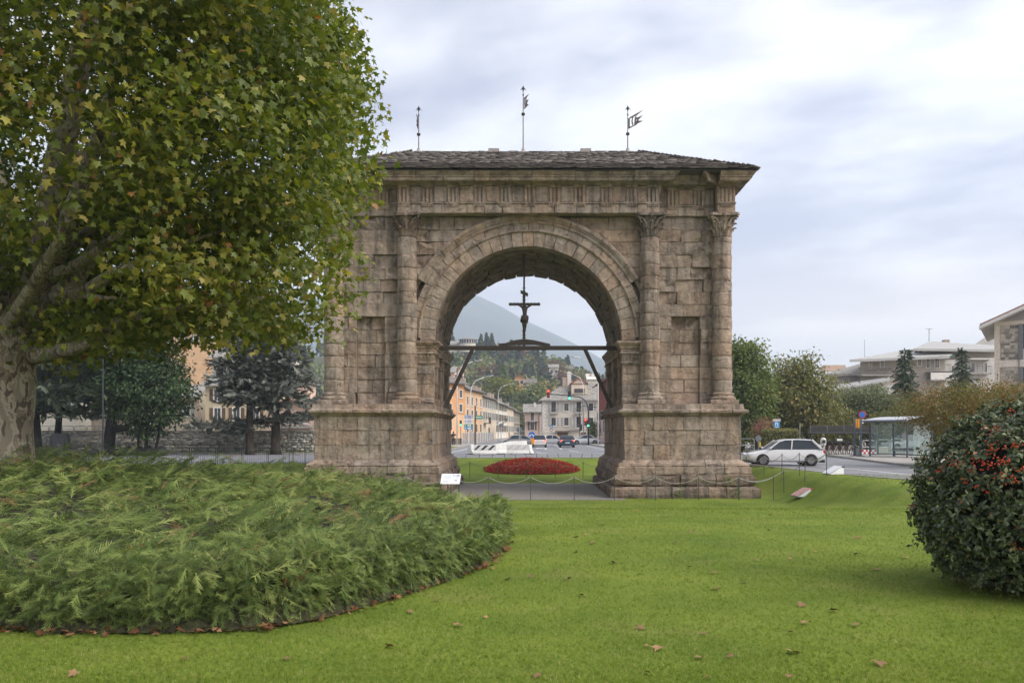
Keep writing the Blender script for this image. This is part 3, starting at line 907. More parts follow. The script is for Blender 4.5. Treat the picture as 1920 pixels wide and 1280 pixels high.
cprof = [(-.35, 13.06), (.03, 13.06), (.05, 13.1), (.1, 13.13), (.52, 13.14), (.56, 13.2), (.57, 13.28), (.62, 13.29), (.63, 13.36), (.68, 13.37), (.78, 13.48), (.78, 13.51), (-.35, 13.52)]
ring_course('cornice_block', arch, (-6.03, 6.07, 39.3, 39.95), cprof, M_STONE, 'FLR', .9, 1.6, .014, .16)
ring_course('cornice_block', arch, (-8.7, 8.7, 39.86, 40.2), [(d, z - .006) for d, z in cprof], M_STONE, 'F', .9, 1.6, .014, .1)
ring_course('cornice_block', arch, (8.72, 9.56, 39.3, 48.6), [(d, z + .004) for d, z in cprof], M_STONE, 'FR', .9, 1.8, .01, .02)
ring_piece('cornice_block', arch, (8.72, 9.56, 39.3, 48.6), 'L', 39.3, 39.9, True, False, [(d, z + .004) for d, z in cprof], M_STONE)
ring_course('cornice_block', arch, (-9.56, -8.72, 39.3, 48.6), [(d, z + .004) for d, z in cprof], M_STONE, 'FL', .9, 1.8, .01, .02)
ring_piece('cornice_block', arch, (-9.56, -8.72, 39.3, 48.6), 'R', 39.3, 39.9, True, False, [(d, z + .004) for d, z in cprof], M_STONE)

# slate roof
M_SLATE = pmat('slate', (0.155, 0.135, 0.122), 0.85, 0.3, 4, 0.4, 30, spec=0.2, objvar=0.35)
def slate_attr_mat():
    m, n, l, b, o = new_mat('slate_mass')
    at = n.new('ShaderNodeAttribute'); at.attribute_name = 'rnd'
    rp = ramp(n, [(0, (0.075, 0.064, 0.058)), (.55, (0.16, 0.14, 0.125)), (.9, (0.24, 0.215, 0.19)), (1, (0.36, 0.33, 0.30))])
    l.new(at.outputs['Fac'], rp.inputs[0]); l.new(rp.outputs[0], b.inputs['Base Color']); b.inputs['Roughness'].default_value = .85
    return m
M_SLATEM = slate_attr_mat()
EX0, EX1, EY0, EY1, EZ = -10.36, 10.38, 38.46, 50.1, 13.53
RX0, RX1, RYY, RZZ = -6.1, 5.8, 44.2, 16.12
rc = MB()
rc.add([(EX0, EY0, EZ), (EX1, EY0, EZ), (EX1, EY1, EZ), (EX0, EY1, EZ), (RX0, RYY, RZZ), (RX1, RYY, RZZ), (EX0 + .5, EY0 + .5, EZ - .05), (EX1 - .5, EY0 + .5, EZ - .05), (EX1 - .5, EY1 - .5, EZ - .05), (EX0 + .5, EY1 - .5, EZ - .05)],
       [(0, 1, 5, 4), (1, 2, 5), (2, 3, 4, 5), (3, 0, 4), (0, 6, 7, 1), (1, 7, 8, 2), (2, 8, 9, 3), (3, 9, 6, 0), (6, 9, 8, 7)])
roof = rc.build('roof', M_SLATEM, arch)
def slope_slates():
    """yields (corner point, along, up, width, depth) for every slate, eave rows of the front first"""
    for (A, B, Cc, D) in (((EX0, EY0), (EX1, EY0), RX0, RX1), ((EX1, EY0), (EX1, EY1), None, None), ((EX0, EY1), (EX0, EY0), None, None), ((EX1, EY1), (EX0, EY1), RX1, RX0)):
        a, b = Vector((A[0], A[1], EZ)), Vector((B[0], B[1], EZ))
        if Cc is not None: c, d = Vector((Cc, RYY, RZZ)), Vector((D, RYY, RZZ))
        else:
            q = Vector((RX1 if A[0] > 0 else RX0, RYY, RZZ)); c = d = q
        rows = 27
        for r_ in range(rows):
            v = r_ / rows
            p, q = a.lerp(c, v), b.lerp(d, v)
            up = ((c + d) * .5 - (a + b) * .5).normalized()
            al = (q - p); L = al.length
            if L < .2: continue
            al.normalize(); x = -ARNG.random() * .25
            while x < L:
                w = ARNG.uniform(.26, .62)
                x0_, x1_ = max(-.05, x), min(L + .05, x + w)
                if x1_ - x0_ > .08: yield p, al, up, x0_, x1_
                x += w + .012
tri_i = []; nobj = 0
SV, SF, SR = [], [], []
for p, al, up, xa, xb in slope_slates():
    nrm = al.cross(up).normalized()
    if nrm.z < 0: nrm = -nrm
    base = p + nrm * (ARNG.uniform(0, .03)); t = ARNG.uniform(.025, .055); dn = ARNG.uniform(-.05, .04)
    lift = nrm * (.055 + ARNG.uniform(0, .03))
    o1, o2 = base + al * xa + up * dn + lift, base + al * xb + up * (dn + ARNG.uniform(-.03, .03)) + lift
    o3, o4 = base + al * (xb - .01) + up * .36, base + al * (xa + .01) + up * .36
    q = [o1, o2, o3, o4] + [o1 + nrm * t, o2 + nrm * t, o3 + nrm * t, o4 + nrm * t]
    if nobj < 300 and p.y < EY0 + 2.5 and abs(al.x) > .9:
        MB().hexa(q).build('slate', M_SLATE, roof); nobj += 1
    else:
        b0 = len(SV); SV += [v - ORG[roof.name] for v in q]
        SF += [tuple(i + b0 for i in f) for f in ((0, 3, 2, 1), (4, 5, 6, 7), (0, 1, 5, 4), (1, 2, 6, 5), (2, 3, 7, 6), (3, 0, 4, 7))]
        SR += [ARNG.random()] * 8
me = np_mesh('slates', np.array([tuple(v) for v in SV]), np.array(SF))
at = me.attributes.new('rnd', 'FLOAT', 'POINT'); at.data.foreach_set('value', SR)
bm = bmesh.new(); bm.from_mesh(me); bmesh.ops.recalc_face_normals(bm, faces=bm.faces); bm.to_mesh(me); bm.free()
tag(link_mesh('slates', me, M_SLATEM, roof), kind='stuff')
M_LEAD = pmat('lead_flashing', (0.33, 0.30, 0.28), .6, .15, 5)
for px_ in (926, 1098):
    MB().bb(PX(px_, RYY) - .28, PX(px_, RYY) + .28, RYY - .2, RYY + .2, RZZ - .02, RZZ + .22, .03).build('ridge_vent', M_LEAD, roof)
# iron banner vanes
M_IRON = pmat('iron', (0.075, 0.06, 0.055), .6, .25, 12, metal=.6)
M_POLE = pmat('vane_pole', (0.23, 0.2, 0.19), .5, .2, 12, metal=.6)
for (px_, ytop, ang) in ((785, 198, R(105)), (981, 160, R(72)), (1177, 197, R(22))):
    x = PX(px_, RYY); zt = PZ(ytop, RYY); zb = RZZ - .05
    v = MB().tube([(x, RYY, zb), (x, RYY, zt - .25)], [.035, .022], 8).build('weather_vane', M_POLE, arch)
    MB().lathe([(.3, zb - .06), (.12, zb + .16), (.03, zb + .38), (.02, zb + .4)], 10, (x, RYY, 0)).build('foot', M_LEAD, v)
    fz = zt - .72
    bz = fz - .78
    MB().lathe([(.01, bz - .09), (.08, bz - .06), (.1, bz), (.08, bz + .06), (.01, bz + .09)], 10, (x, RYY, 0)).build('ball', M_IRON, v, True)
    MB().lathe([(.01, zt - .56), (.045, zt - .53), (.045, zt - .49), (.01, zt - .46)], 8, (x, RYY, 0)).build('ball', M_IRON, v, True)
    m = MB(); m.lathe([(.03, zt - .3), (.055, zt - .22), (.004, zt)], 6, (x, RYY, 0))
    for s_ in (-1, 1): m.tube([(x, RYY, zt - .08), (x + s_ * .08, RYY, zt - .2), (x + s_ * .16, RYY, zt - .27)], [.025, .02, .006], 5)
    m.build('arrow_tip', M_IRON, v)
    ca, sa = math.cos(ang), math.sin(ang)
    def fp(u, w): return (x + ca * u, RYY + sa * u, fz + w)
    fl = MB()
    def plate(pl):
        off = Vector((-sa, ca, 0)) * .012
        fl.prism([Vector(fp(u, w)) - off for u, w in pl], (0, 0, 0), off * 2)
    plate([(.03, -.52), (.12, -.48), (.12, .08), (.03, .02)])                       # hoist
    plate([(.12, .02), (.12, .1), (.48, .33), (.95, .62), (.5, .23)])                # upper edge with tail
    plate([(.12, -.48), (.12, -.4), (.5, -.19), (.55, -.22)])                        # lower edge
    plate([(.4, -.26), (.55, -.19), (.9, .02), (.52, -.02)])
    plate([(.42, .14), (.52, .24), (.5, .02), (.46, -.24), (.38, -.26)])             # band
    plate([(.5, .12), (.88, .3), (.56, -.05)])
    plate([(.26, .12), (.32, .12), (.28, -.06), (.33, -.26), (.26, -.3), (.22, -.08)])  # cut-out charge
    fl.build('flag', M_IRON, v)

# ------------------------------------------------------------------ beam and crucifix in the archway
M_WOOD = pmat('dark_wood', (0.055, 0.042, 0.034), .8, .3, 8, .3, 40, stretch=(1, 1, 6))
BY = 41.2
bz1, bz0 = PZ(648.5, BY), PZ(656, BY)
beam = thing('timber_beam', 'long dark timber tie beam with two slanting braces across the archway', 'beam', (0, BY, bz0))
MB().bb(-4.32, 4.32, BY - .11, BY + .11, bz0, bz1, .01).build('beam', M_WOOD, beam)
for (xa, ya, xb, yb) in ((886, 655, 834, 764), (1097, 655, 1147, 764)):
    a, b = P(xa, ya, BY), P(xb, yb, BY); b.x = max(-4.3, min(4.3, b.x))
    d = (b - a).normalized(); w = Vector((d.z, 0, -d.x)) * .085
    q = [a - w, a + w, b + w, b - w]
    MB().hexa([(p.x, BY - .09, p.z) for p in q] + [(p.x, BY + .09, p.z) for p in q]).build('brace', M_WOOD, beam)
cxx = PX(982.5, BY - .02)
cr = thing('crucifix', 'dark wooden crucifix with carved figure standing on the timber beam', 'crucifix', (cxx, BY, bz1))
ztop = 6.0 + math.sqrt(4.4 ** 2 - cxx ** 2) - .1
MB().bb(cxx - .065, cxx + .065, BY + .0, BY + .12, bz1 - .0, PZ(545, BY), .01).build('upright', M_WOOD, cr)
MB().tube([(cxx, BY + .06, PZ(546, BY)), (cxx + .02, BY + .06, ztop)], .045, 8).build('hanger', M_WOOD, cr)
zarm = PZ(570, BY)
MB().bb(PX(954, BY), PX(1013, BY), BY - .01, BY + .11, zarm - .06, zarm + .06, .012).build('cross_arm', M_WOOD, cr)
m = MB()
for k in range(9):
    if k == 4: continue
    x = PX(954 + 4 + k * 6.4, BY); m.tube([(x, BY + .05, zarm - .1), (x, BY + .05, zarm + .1)], .014, 5)
for zz_ in (540, 556, 562, 610, 620, 628, 633): m.tube([(cxx - .1, BY + .05, PZ(zz_, BY)), (cxx + .1, BY + .05, PZ(zz_, BY))], .014, 5)
m.build('studs', M_WOOD, cr)
tz0, tz1 = P(976, 547, BY), P(990, 553, BY)
m = MB(); w = Vector((0, 0, .085))
m.hexa([(p.x, BY - .05, p.z) for p in (tz0 - w, tz1 - w, tz1 + w, tz0 + w)] + [(p.x, BY - .015, p.z) for p in (tz0 - w, tz1 - w, tz1 + w, tz0 + w)])
m.build('title_board', M_WOOD, cr)
pl = [(935, 647.6), (937, 644), (948, 643), (966, 637.5), (983, 635.5), (1000, 637.5), (1018, 641.5), (1031, 644.5), (1032, 647.6), (1018, 648), (1003, 646.6), (963, 646.6), (949, 648)]
m = MB(); q = [P(x, y, BY) for x, y in pl]
m.prism([Vector((p.x, BY - .06, max(p.z, bz1 + .004))) for p in q], (0, 0, 0), (0, .14, 0)); m.build('scroll_foot', M_WOOD, cr)
# carved figure: one skinned body
def skin_body(name, joints, bones, mat, parent, root, sub=2):
    names = list(joints); me = bpy.data.meshes.new(name)
    o_ = ORG[parent.name]
    me.from_pydata([tuple(Vector(joints[k][0]) - o_) for k in names], [(names.index(a), names.index(b)) for a, b in bones], [])
    ob = link_mesh(name, me, mat, parent)
    md = ob.modifiers.new('skin', 'SKIN'); md.use_smooth_shade = True
    sv_ = me.skin_vertices[0].data
    for i, k in enumerate(names):
        r_ = joints[k][1]; sv_[i].radius = r_ if isinstance(r_, tuple) else (r_, r_)
        sv_[i].use_root = (k == root)
    s_ = ob.modifiers.new('sub', 'SUBSURF'); s_.levels = sub; s_.render_levels = sub
    return ob
fy = BY - .1
def J(x, y, r, dy=0): p = P(x, y, BY); return ((p.x, fy + dy, p.z), r)
jt = {'pelvis': J(984, 596, (.13, .1)), 'waist': J(983.8, 588, (.11, .085)), 'chest': J(984, 579.5, (.145, .1)), 'neck': J(984, 574.5, .05, -.03), 'head0': J(983, 573, .07, -.09), 'head1': J(982.6, 569.5, .075, -.1),
      'shl': J(979.5, 576.5, .06), 'ell': J(975, 574, .045), 'hal': J(971.5, 571, .035, .02), 'fil': J(970, 569.8, .02, .04),
      'shr': J(988.5, 576.5, .06), 'elr': J(993.5, 574, .045), 'har': J(997.5, 571, .035, .02), 'fir': J(999, 569.8, .02, .04),
      'hipl': J(981.5, 599.5, .09), 'knl': J(981.3, 608, .07, -.05), 'anl': J(982.6, 619, .045), 'fol': J(983, 622.5, .045, -.05),
      'hipr': J(986, 599.5, .09), 'knr': J(985.6, 608, .07, -.05), 'anr': J(984.4, 619, .045), 'for': J(984, 622.5, .045, -.06)}
fig = skin_body('figure', jt, [('pelvis', 'waist'), ('waist', 'chest'), ('chest', 'neck'), ('neck', 'head0'), ('head0', 'head1'), ('chest', 'shl'), ('shl', 'ell'), ('ell', 'hal'), ('hal', 'fil'),
    ('chest', 'shr'), ('shr', 'elr'), ('elr', 'har'), ('har', 'fir'), ('pelvis', 'hipl'), ('hipl', 'knl'), ('knl', 'anl'), ('anl', 'fol'), ('pelvis', 'hipr'), ('hipr', 'knr'), ('knr', 'anr'), ('anr', 'for')], M_WOOD, cr, 'pelvis')
m = MB(); a = P(984, 592, BY); b = P(983.5, 604, BY)
m.loft([[(a.x + .17 * math.cos(t), fy + .125 * math.sin(t), a.z) for t in [2 * math.pi * k / 12 for k in range(12)]],
        [(a.x - .01 + .2 * math.cos(t), fy - .02 + .15 * math.sin(t), (a.z + b.z) / 2 + .04 * math.cos(3 * t)) for t in [2 * math.pi * k / 12 for k in range(12)]],
        [(b.x - .02 + .19 * math.cos(t), fy - .02 + .14 * math.sin(t), b.z + .07 * math.cos(t + 2)) for t in [2 * math.pi * k / 12 for k in range(12)]]])
m.build('loincloth', M_WOOD, cr)
# ------------------------------------------------------------------ plants
def scatter(name, tv, tf, pos, fr, scl, mat, parent=None, rnd=None, smooth=False):
    """many small pieces as one mesh; fr (n,3,3) columns = local x, y, z axes"""
    pos = np.asarray(pos, dtype=np.float64); n = len(pos); k = len(tv)
    scl = np.asarray(scl, dtype=np.float64).reshape(-1, 1, 1) if np.ndim(scl) else np.full((n, 1, 1), float(scl))
    V = np.einsum('nij,kj->nki', fr, tv) * scl + pos[:, None, :]
    o_ = ORG[parent.name] if parent is not None else Vector((0, 0, 0))
    V -= np.array(o_)
    T = (tf[None, :, :] + (np.arange(n) * k)[:, None, None]).reshape(-1, tf.shape[1])
    me = np_mesh(name, V.reshape(-1, 3), T)
    if rnd is None: rnd = NP.random(n)
    at = me.attributes.new('rnd', 'FLOAT', 'POINT'); at.data.foreach_set('value', np.repeat(rnd, k).astype(np.float32))
    return link_mesh(name, me, mat, parent, smooth)
def nrmz(a): return a / np.maximum(1e-9, np.linalg.norm(a, axis=1, keepdims=True))
def frames(z, spin=None, ydir=None):
    """z: normals (n,3). y axis along ydir projected, else random spin"""
    z = nrmz(z); n = len(z)
    if ydir is None: ydir = NP.normal(size=(n, 3))
    y = ydir - z * np.sum(ydir * z, axis=1, keepdims=True); y = nrmz(y)
    x = np.cross(y, z)
    return np.stack([x, y, z], axis=2)
# leaf shapes
_pl = [(0, 0), (.44, -.04), (.30, .20), (.56, .48), (.22, .52), (0, 1.0), (-.22, .52), (-.56, .48), (-.30, .20), (-.44, -.04)]
PLANE_V = np.array([(0, .34, .05)] + [(x, y, -.22 * abs(x) + .04 - .12 * y * y) for x, y in _pl]); PLANE_F = np.array([(0, i, i + 1 if i < len(_pl) else 1) for i in range(1, len(_pl) + 1)])
LEAF_V = np.array([(0, 0, 0), (.26, .45, .07), (0, 1, -.06), (-.26, .45, .07)]); LEAF_F = np.array([(0, 1, 2), (0, 2, 3)])
def tuft(n, spread, w, seed, droop=0.0):
    rg = random.Random(seed); V, T = [], []
    for k in range(n):
        a = rg.uniform(-spread, spread); l_ = rg.uniform(.6, 1.0); zz_ = rg.uniform(-.25, .35)
        d = Vector((math.sin(a), math.cos(a), zz_)).normalized(); s_ = Vector((d.y, -d.x, rg.uniform(-.5, .5))).normalized() * w
        b0 = Vector((0, rg.uniform(0, .3), 0)); t = b0 + d * l_ + Vector((0, 0, -droop * l_))
        i = len(V); V += [b0 - s_, b0 + s_, t]; T.append((i, i + 1, i + 2))
    return np.array([tuple(v) for v in V]), np.array(T)
def plume(n, seed, w=.018, zr=.1):
    """feathery spray: a stem with side shoots"""
    rg = random.Random(seed); V, T = [], []
    def tri(a, b, ww):
        d = (b - a); s_ = Vector((d.y, -d.x, rg.uniform(-.3, .3) * d.length)); s_ = s_.normalized() * ww
        i = len(V); V.extend([a - s_, a + s_, b]); T.append((i, i + 1, i + 2))
    tri(Vector((0, 0, 0)), Vector((0, 1, .06)), w * 1.2)
    for k in range(n):
        t = .12 + .82 * k / n
        for sg in (-1, 1):
            l_ = (.42 - .26 * t) * rg.uniform(.7, 1.25)
            a = Vector((0, t, .06 * t)); b = a + Vector((sg * l_ * .62, l_ * .85, rg.uniform(-zr, zr)))
            tri(a, b, w)
    return np.array([tuple(v) for v in V]), np.array(T)

M_BARK = pmat('bark', (0.07, 0.055, 0.042), .95, .3, 5, .6, 18, stretch=(1, 1, .3))
M_BARKD = pmat('dark_bark', (0.035, 0.03, 0.027), .95, .3, 5, .6, 18, stretch=(1, 1, .3))
def plane_bark():
    m, n, l, b, o = new_mat('plane_bark')
    t = n.new('ShaderNodeTexCoord')
    mp = n.new('ShaderNodeMapping'); mp.inputs['Scale'].default_value = (1.6, 1.6, .8); l.new(t.outputs['Object'], mp.inputs[0])
    def nz(s, d, dist=0.0):
        q = N(n, 'ShaderNodeTexNoise', i_Scale=s, i_Detail=d, i_Distortion=dist); l.new(mp.outputs[0], q.inputs['Vector']); return q.outputs[0]
    a = ramp(n, [(.40, (.27, .235, .17)), (.47, (.40, .36, .27)), (.54, (.22, .18, .13)), (.62, (.33, .26, .18))], 'CONSTANT'); l.new(nz(3.1, 6.0, .5), a.inputs[0])
    bb = ramp(n, [(.56, (0, 0, 0)), (.585, (1, 1, 1))]); l.new(nz(4.6, 7.0, .5), bb.inputs[0])
    mx = N(n, 'ShaderNodeMix', data_type='RGBA'); l.new(bb.outputs[0], mx.inputs[0]); l.new(a.outputs[0], mx.inputs[6]); mx.inputs[7].default_value = (.12, .095, .07, 1)
    l.new(mx.outputs[2], b.inputs['Base Color']); b.inputs['Roughness'].default_value = .9
    bu = N(n, 'ShaderNodeBump', i_Strength=.5, i_Distance=.03); l.new(nz(6.0, 6.0), bu.inputs['Height']); l.new(bu.outputs[0], b.inputs['Normal'])
    return m
M_PLANE_BARK = plane_bark()

# ---- the big plane tree on the left
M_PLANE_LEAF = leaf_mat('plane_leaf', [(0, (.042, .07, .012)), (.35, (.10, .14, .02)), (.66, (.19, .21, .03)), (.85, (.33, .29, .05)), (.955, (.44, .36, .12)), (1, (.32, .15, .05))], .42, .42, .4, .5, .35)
plane_tree = thing('plane_tree', 'huge plane tree with mottled pale bark and yellowing leaves, left foreground', 'tree', (-10.7, 17, tz(-10.7, 17)))
TY = 17.0
m = MB()
def limb(pts, r0, r1, mb=None, n=10):
    pp = [P(x, y, Y) for x, y, Y in pts]
    k = len(pp)
    fine, rr = [], []
    for i in range(k - 1):
        p0, p1, p2, p3 = pp[max(0, i - 1)], pp[i], pp[i + 1], pp[min(k - 1, i + 2)]
        for t in (0, .25, .5, .75):
            a = 2 * p1; q = .5 * (a + (p2 - p0) * t + (2 * p0 - 5 * p1 + 4 * p2 - p3) * t * t + (3 * p1 - p0 - 3 * p2 + p3) * t ** 3)
            fine.append(q); rr.append(r0 + (r1 - r0) * ((i + t) / (k - 1)))
    fine.append(pp[-1]); rr.append(r1)
    rr = [r_ * (1 + .06 * noise.noise(Vector(f) * 1.3)) for r_, f in zip(rr, fine)]
    (mb or m).tube(fine, rr, n)
trunk = MB()
limb([(-18, 1000, TY), (-16, 900, TY), (-14, 820, TY), (-8, 740, TY), (2, 660, TY), (14, 610, TY)], .80, .62, trunk, 18)
trunk.build('trunk', M_PLANE_BARK, plane_tree, True)
LIMBS = [([(12, 640, TY), (55, 575, 16.8), (85, 500, 16.6), (98, 400, 16.3), (112, 300, 16), (132, 190, 15.7), (160, 60, 15.4), (190, -120, 15)], .40, .15),
         ([(10, 640, TY), (-12, 560, 17.4), (2, 470, 17.6), (4, 400, 17.7), (-20, 280, 18), (-40, 100, 18)], .34, .14),
         ([(75, 540, 16.7), (105, 480, 16.3), (135, 400, 15.6), (165, 310, 15.4), (200, 200, 15.2), (240, 60, 15)], .24, .06),
         ([(88, 520, 16.6), (130, 505, 16), (180, 475, 15.4), (235, 430, 15.2), (300, 380, 15.2), (380, 330, 15.2)], .15, .02),
         ([(60, 600, 16.8), (105, 560, 16.5), (150, 510, 16.4), (195, 440, 16.8), (215, 380, 17.3), (280, 280, 18)], .22, .08),
         ([(100, 560, 16.4), (150, 552, 15.6), (200, 520, 15), (250, 495, 15), (330, 460, 15.2), (430, 430, 15.4)], .15, .02),
         ([(62, 668, 17), (100, 660, 16.4), (160, 645, 15.8), (230, 600, 15.6), (330, 580, 15.6), (440, 570, 15.6), (540, 545, 15.8)], .17, .02),
         ([(150, 552, 15.6), (190, 558, 15), (245, 560, 14.8)], .07, .015),
         ([(100, 480, 16.5), (200, 420, 17), (330, 380, 17.5), (470, 330, 17.8), (600, 290, 17.6)], .16, .02),
         ([(110, 330, 16), (230, 250, 16.4), (380, 190, 16.8), (540, 150, 17)], .15, .05),
         ([(20, 600, 17), (120, 540, 18), (260, 520, 19), (420, 510, 19.5), (560, 480, 19.5)], .2, .06),
         ([(4, 600, 17), (-80, 480, 15), (-160, 380, 13.5), (-240, 300, 12.5)], .25, .08),
         ([(10, 620, 17), (60, 540, 15), (120, 430, 14), (160, 330, 14)], .16, .02)]
for pts_, r0, r1 in LIMBS:
    mb2 = MB(); limb(pts_, r0, r1, mb2, 9); mb2.build('limb', M_PLANE_BARK, plane_tree, True)
SIL = [(-900, -900), (600, -900), (638, -200), (640, 0), (668, 60), (686, 130), (706, 185), (714, 240), (700, 292), (697, 330), (690, 362), (662, 384), (648, 410), (642, 435), (660, 462), (686, 478), (690, 502), (670, 528), (654, 560),
       (640, 590), (622, 618), (585, 632), (560, 646), (500, 652), (430, 640), (385, 655), (340, 640), (280, 662), (235, 650), (190, 668), (140, 662), (120, 690), (85, 690), (60, 660), (0, 680), (-900, 700)]
def proj(p): return HX + p[0] / p[1] * F, HY - (p[2] - CAMZ) / p[1] * F
cl = []
rg = random.Random(5)
c0, rad = Vector((-9.4, 17.2, 9.6)), Vector((8.6, 6.0, 7.6))
while len(cl) < 1150:
    q = Vector((rg.uniform(-1, 1), rg.uniform(-1, 1), rg.uniform(-1, 1)))
    if not (.3 < q.length < 1): continue
    if q.length < .62 and rg.random() < .75: continue
    p = Vector((c0.x + q.x * rad.x, c0.y + q.y * rad.y, c0.z + q.z * rad.z))
    x, y = proj(p)
    nx_, ny_ = 34 * noise.noise(Vector((x / 70, y / 70, 1))), 34 * noise.noise(Vector((x / 70, y / 70, 8)))
    if p.z < 3.3 or not inside(SIL, x + 16 + abs(nx_), y + ny_) or not inside(SIL, x, y + 20 + ny_): continue
    if ((35 < x < 150 and 190 < y < 600) or (130 < x < 250 and 440 < y < 590)) and p.y < 17.2 and rg.random() < .95: continue      # opening where the limbs show
    if x < 70 and y > 520 and p.y < 17.5: continue
    seen = -80 < x < 760 and -120 < y < 720
    if not seen and rg.random() < .55: continue
    cl.append((p, seen))
pos, nrm = [], []
for p, seen in cl:
    k = (150 if p.y < 19.5 else 95) if seen else 40
    g = NP.normal(size=(k, 3)) * np.array((.46, .46, .27)) + np.array(p)
    pos.append(g)
    outw = nrmz(g - np.array((c0.x, c0.y, c0.z - 3)))
    nrm.append(outw * .4 + np.array((0, 0, .55)) + NP.normal(size=(k, 3)) * .75)
pos = np.concatenate(pos); nrm = np.concatenate(nrm)
xs = HX + pos[:, 0] / pos[:, 1] * F; ys = HY - (pos[:, 2] - CAMZ) / pos[:, 1] * F
keep = np.array([inside(SIL, x, y) for x, y in zip(xs - 10 - np.abs(NP.normal(size=len(xs))) * 14, ys - 12 - np.abs(NP.normal(size=len(ys))) * 12)])
pos, nrm = pos[keep], nrm[keep]
yd = np.array((0, 0, -1.0)) + NP.normal(size=(len(pos), 3)) * .8 + nrmz(pos - np.array(c0)) * .5
edge = np.clip((np.linalg.norm((pos - np.array(c0)) / np.array(rad), axis=1) - .55) * 1.1, 0, .4)  # outer leaves yellower: the lit rim of the crown put into leaf colour
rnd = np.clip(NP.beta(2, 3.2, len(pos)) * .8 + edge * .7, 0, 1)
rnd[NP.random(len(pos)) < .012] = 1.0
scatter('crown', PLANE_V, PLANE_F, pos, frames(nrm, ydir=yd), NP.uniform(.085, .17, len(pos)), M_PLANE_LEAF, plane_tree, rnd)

# ---- generic broad-leaved tree / shrub
def broadleaf(name, label, base, h, crown, mat, nclump=60, nleaf=60, size=.16, trunk_r=.15, cat='tree', group=None, clr=.55, bark=None, zflat=.7, hollow=.35, upturn=.4, cut=None):
    rg = random.Random(hash(label) % 9999 if False else sum(map(ord, label)))
    t = thing(name, label, cat, base, group)
    cz, rx, ry, rz = crown
    cc = Vector((base[0], base[1], base[2] + cz))
    cs = []
    while len(cs) < nclump:
        q = Vector((rg.uniform(-1, 1), rg.uniform(-1, 1), rg.uniform(-1, 1)))
        if not hollow < q.length < 1: continue
        bump = 1 + .22 * noise.noise(q * 2.3 + Vector((base[0], base[1], 0)))
        p = Vector((cc.x + q.x * rx * bump, cc.y + q.y * ry * bump, cc.z + q.z * rz * bump))
        if cut and p.z < base[2] + cut: continue
        cs.append(p)
    if trunk_r:
        tm = MB(); top = cc + Vector((0, 0, rz * .35))
        tm.tube([Vector(base) - Vector((0, 0, .1)), Vector(base) + Vector((.03 * h, 0, cz * .4)), cc.lerp(top, .2), top], [trunk_r, trunk_r * .75, trunk_r * .5, trunk_r * .15], 8)
        for q in cs[::max(1, nclump // 9)]:
            st = Vector(base).lerp(cc, rg.uniform(.5, .95))
            tm.tube([st, st.lerp(q, .5) + Vector((0, 0, .08 * h * rg.random())), q], [trunk_r * .4, trunk_r * .25, trunk_r * .06], 5)
        tm.build('trunk', bark or M_BARK, t, True)
    P_ = np.concatenate([NP.normal(size=(nleaf, 3)) * np.array((clr, clr, clr * zflat)) + np.array(c) for c in cs])
    nn = nrmz(P_ - np.array(cc)) * .5 + np.array((0, 0, upturn)) + NP.normal(size=P_.shape) * .6
    yd = nrmz(P_ - np.array(cc)) + NP.normal(size=P_.shape) * .7 + np.array((0, 0, -.3))
    toned = np.repeat(NP.random(len(cs)), nleaf) * .35 + NP.random(len(P_)) * .65
    scatter('crown' if cat == 'tree' else 'foliage', LEAF_V, LEAF_F, P_, frames(nn, ydir=yd), NP.uniform(.75, 1.3, len(P_)) * size, mat, t, toned)
    return t
L_GREEN = leaf_mat('green_leaf', [(0, (.055, .085, .02)), (.5, (.115, .16, .036)), (.85, (.20, .23, .055)), (1, (.31, .26, .08))], .3, .5, .3)
L_OLIVE = leaf_mat('olive_leaf', [(0, (.085, .105, .03)), (.5, (.18, .19, .055)), (.85, (.28, .25, .08)), (1, (.4, .26, .11))], .3, .5, .3)
L_GREY = leaf_mat('greygreen_leaf', [(0, (.08, .105, .05)), (.5, (.16, .19, .085)), (1, (.28, .28, .14))], .3, .6, .2)
L_YEL = leaf_mat('yellowgreen_leaf', [(0, (.08, .10, .015)), (.5, (.16, .18, .02)), (1, (.26, .25, .04))], .3, .5, .2)
L_RUST = leaf_mat('rust_leaf', [(0, (.09, .045, .025)), (.5, (.16, .075, .04)), (1, (.24, .13, .07))], .3, .5, .2)
L_MAPLE = leaf_mat('maple_leaf', [(0, (.085, .10, .022)), (.45, (.16, .15, .035)), (.75, (.27, .15, .045)), (1, (.36, .14, .06))], .3, .5, .2, .7, .6)
L_DARK = leaf_mat('dark_needle', [(0, (.022, .036, .018)), (.5, (.048, .072, .034)), (1, (.10, .13, .065))], .12, .6, .2)
L_CEDAR = leaf_mat('cedar_needle', [(0, (.04, .06, .04)), (.5, (.09, .12, .075)), (1, (.17, .20, .13))], .12, .6, .2)
L_BLUE = leaf_mat('blue_needle', [(0, (.075, .085, .075)), (.5, (.15, .165, .14)), (1, (.26, .27, .23))], .12, .6, .2)
L_YEW = leaf_mat('yew_needle', [(0, (.018, .036, .014)), (.5, (.042, .075, .028)), (1, (.085, .125, .05))], .12, .6, .2)

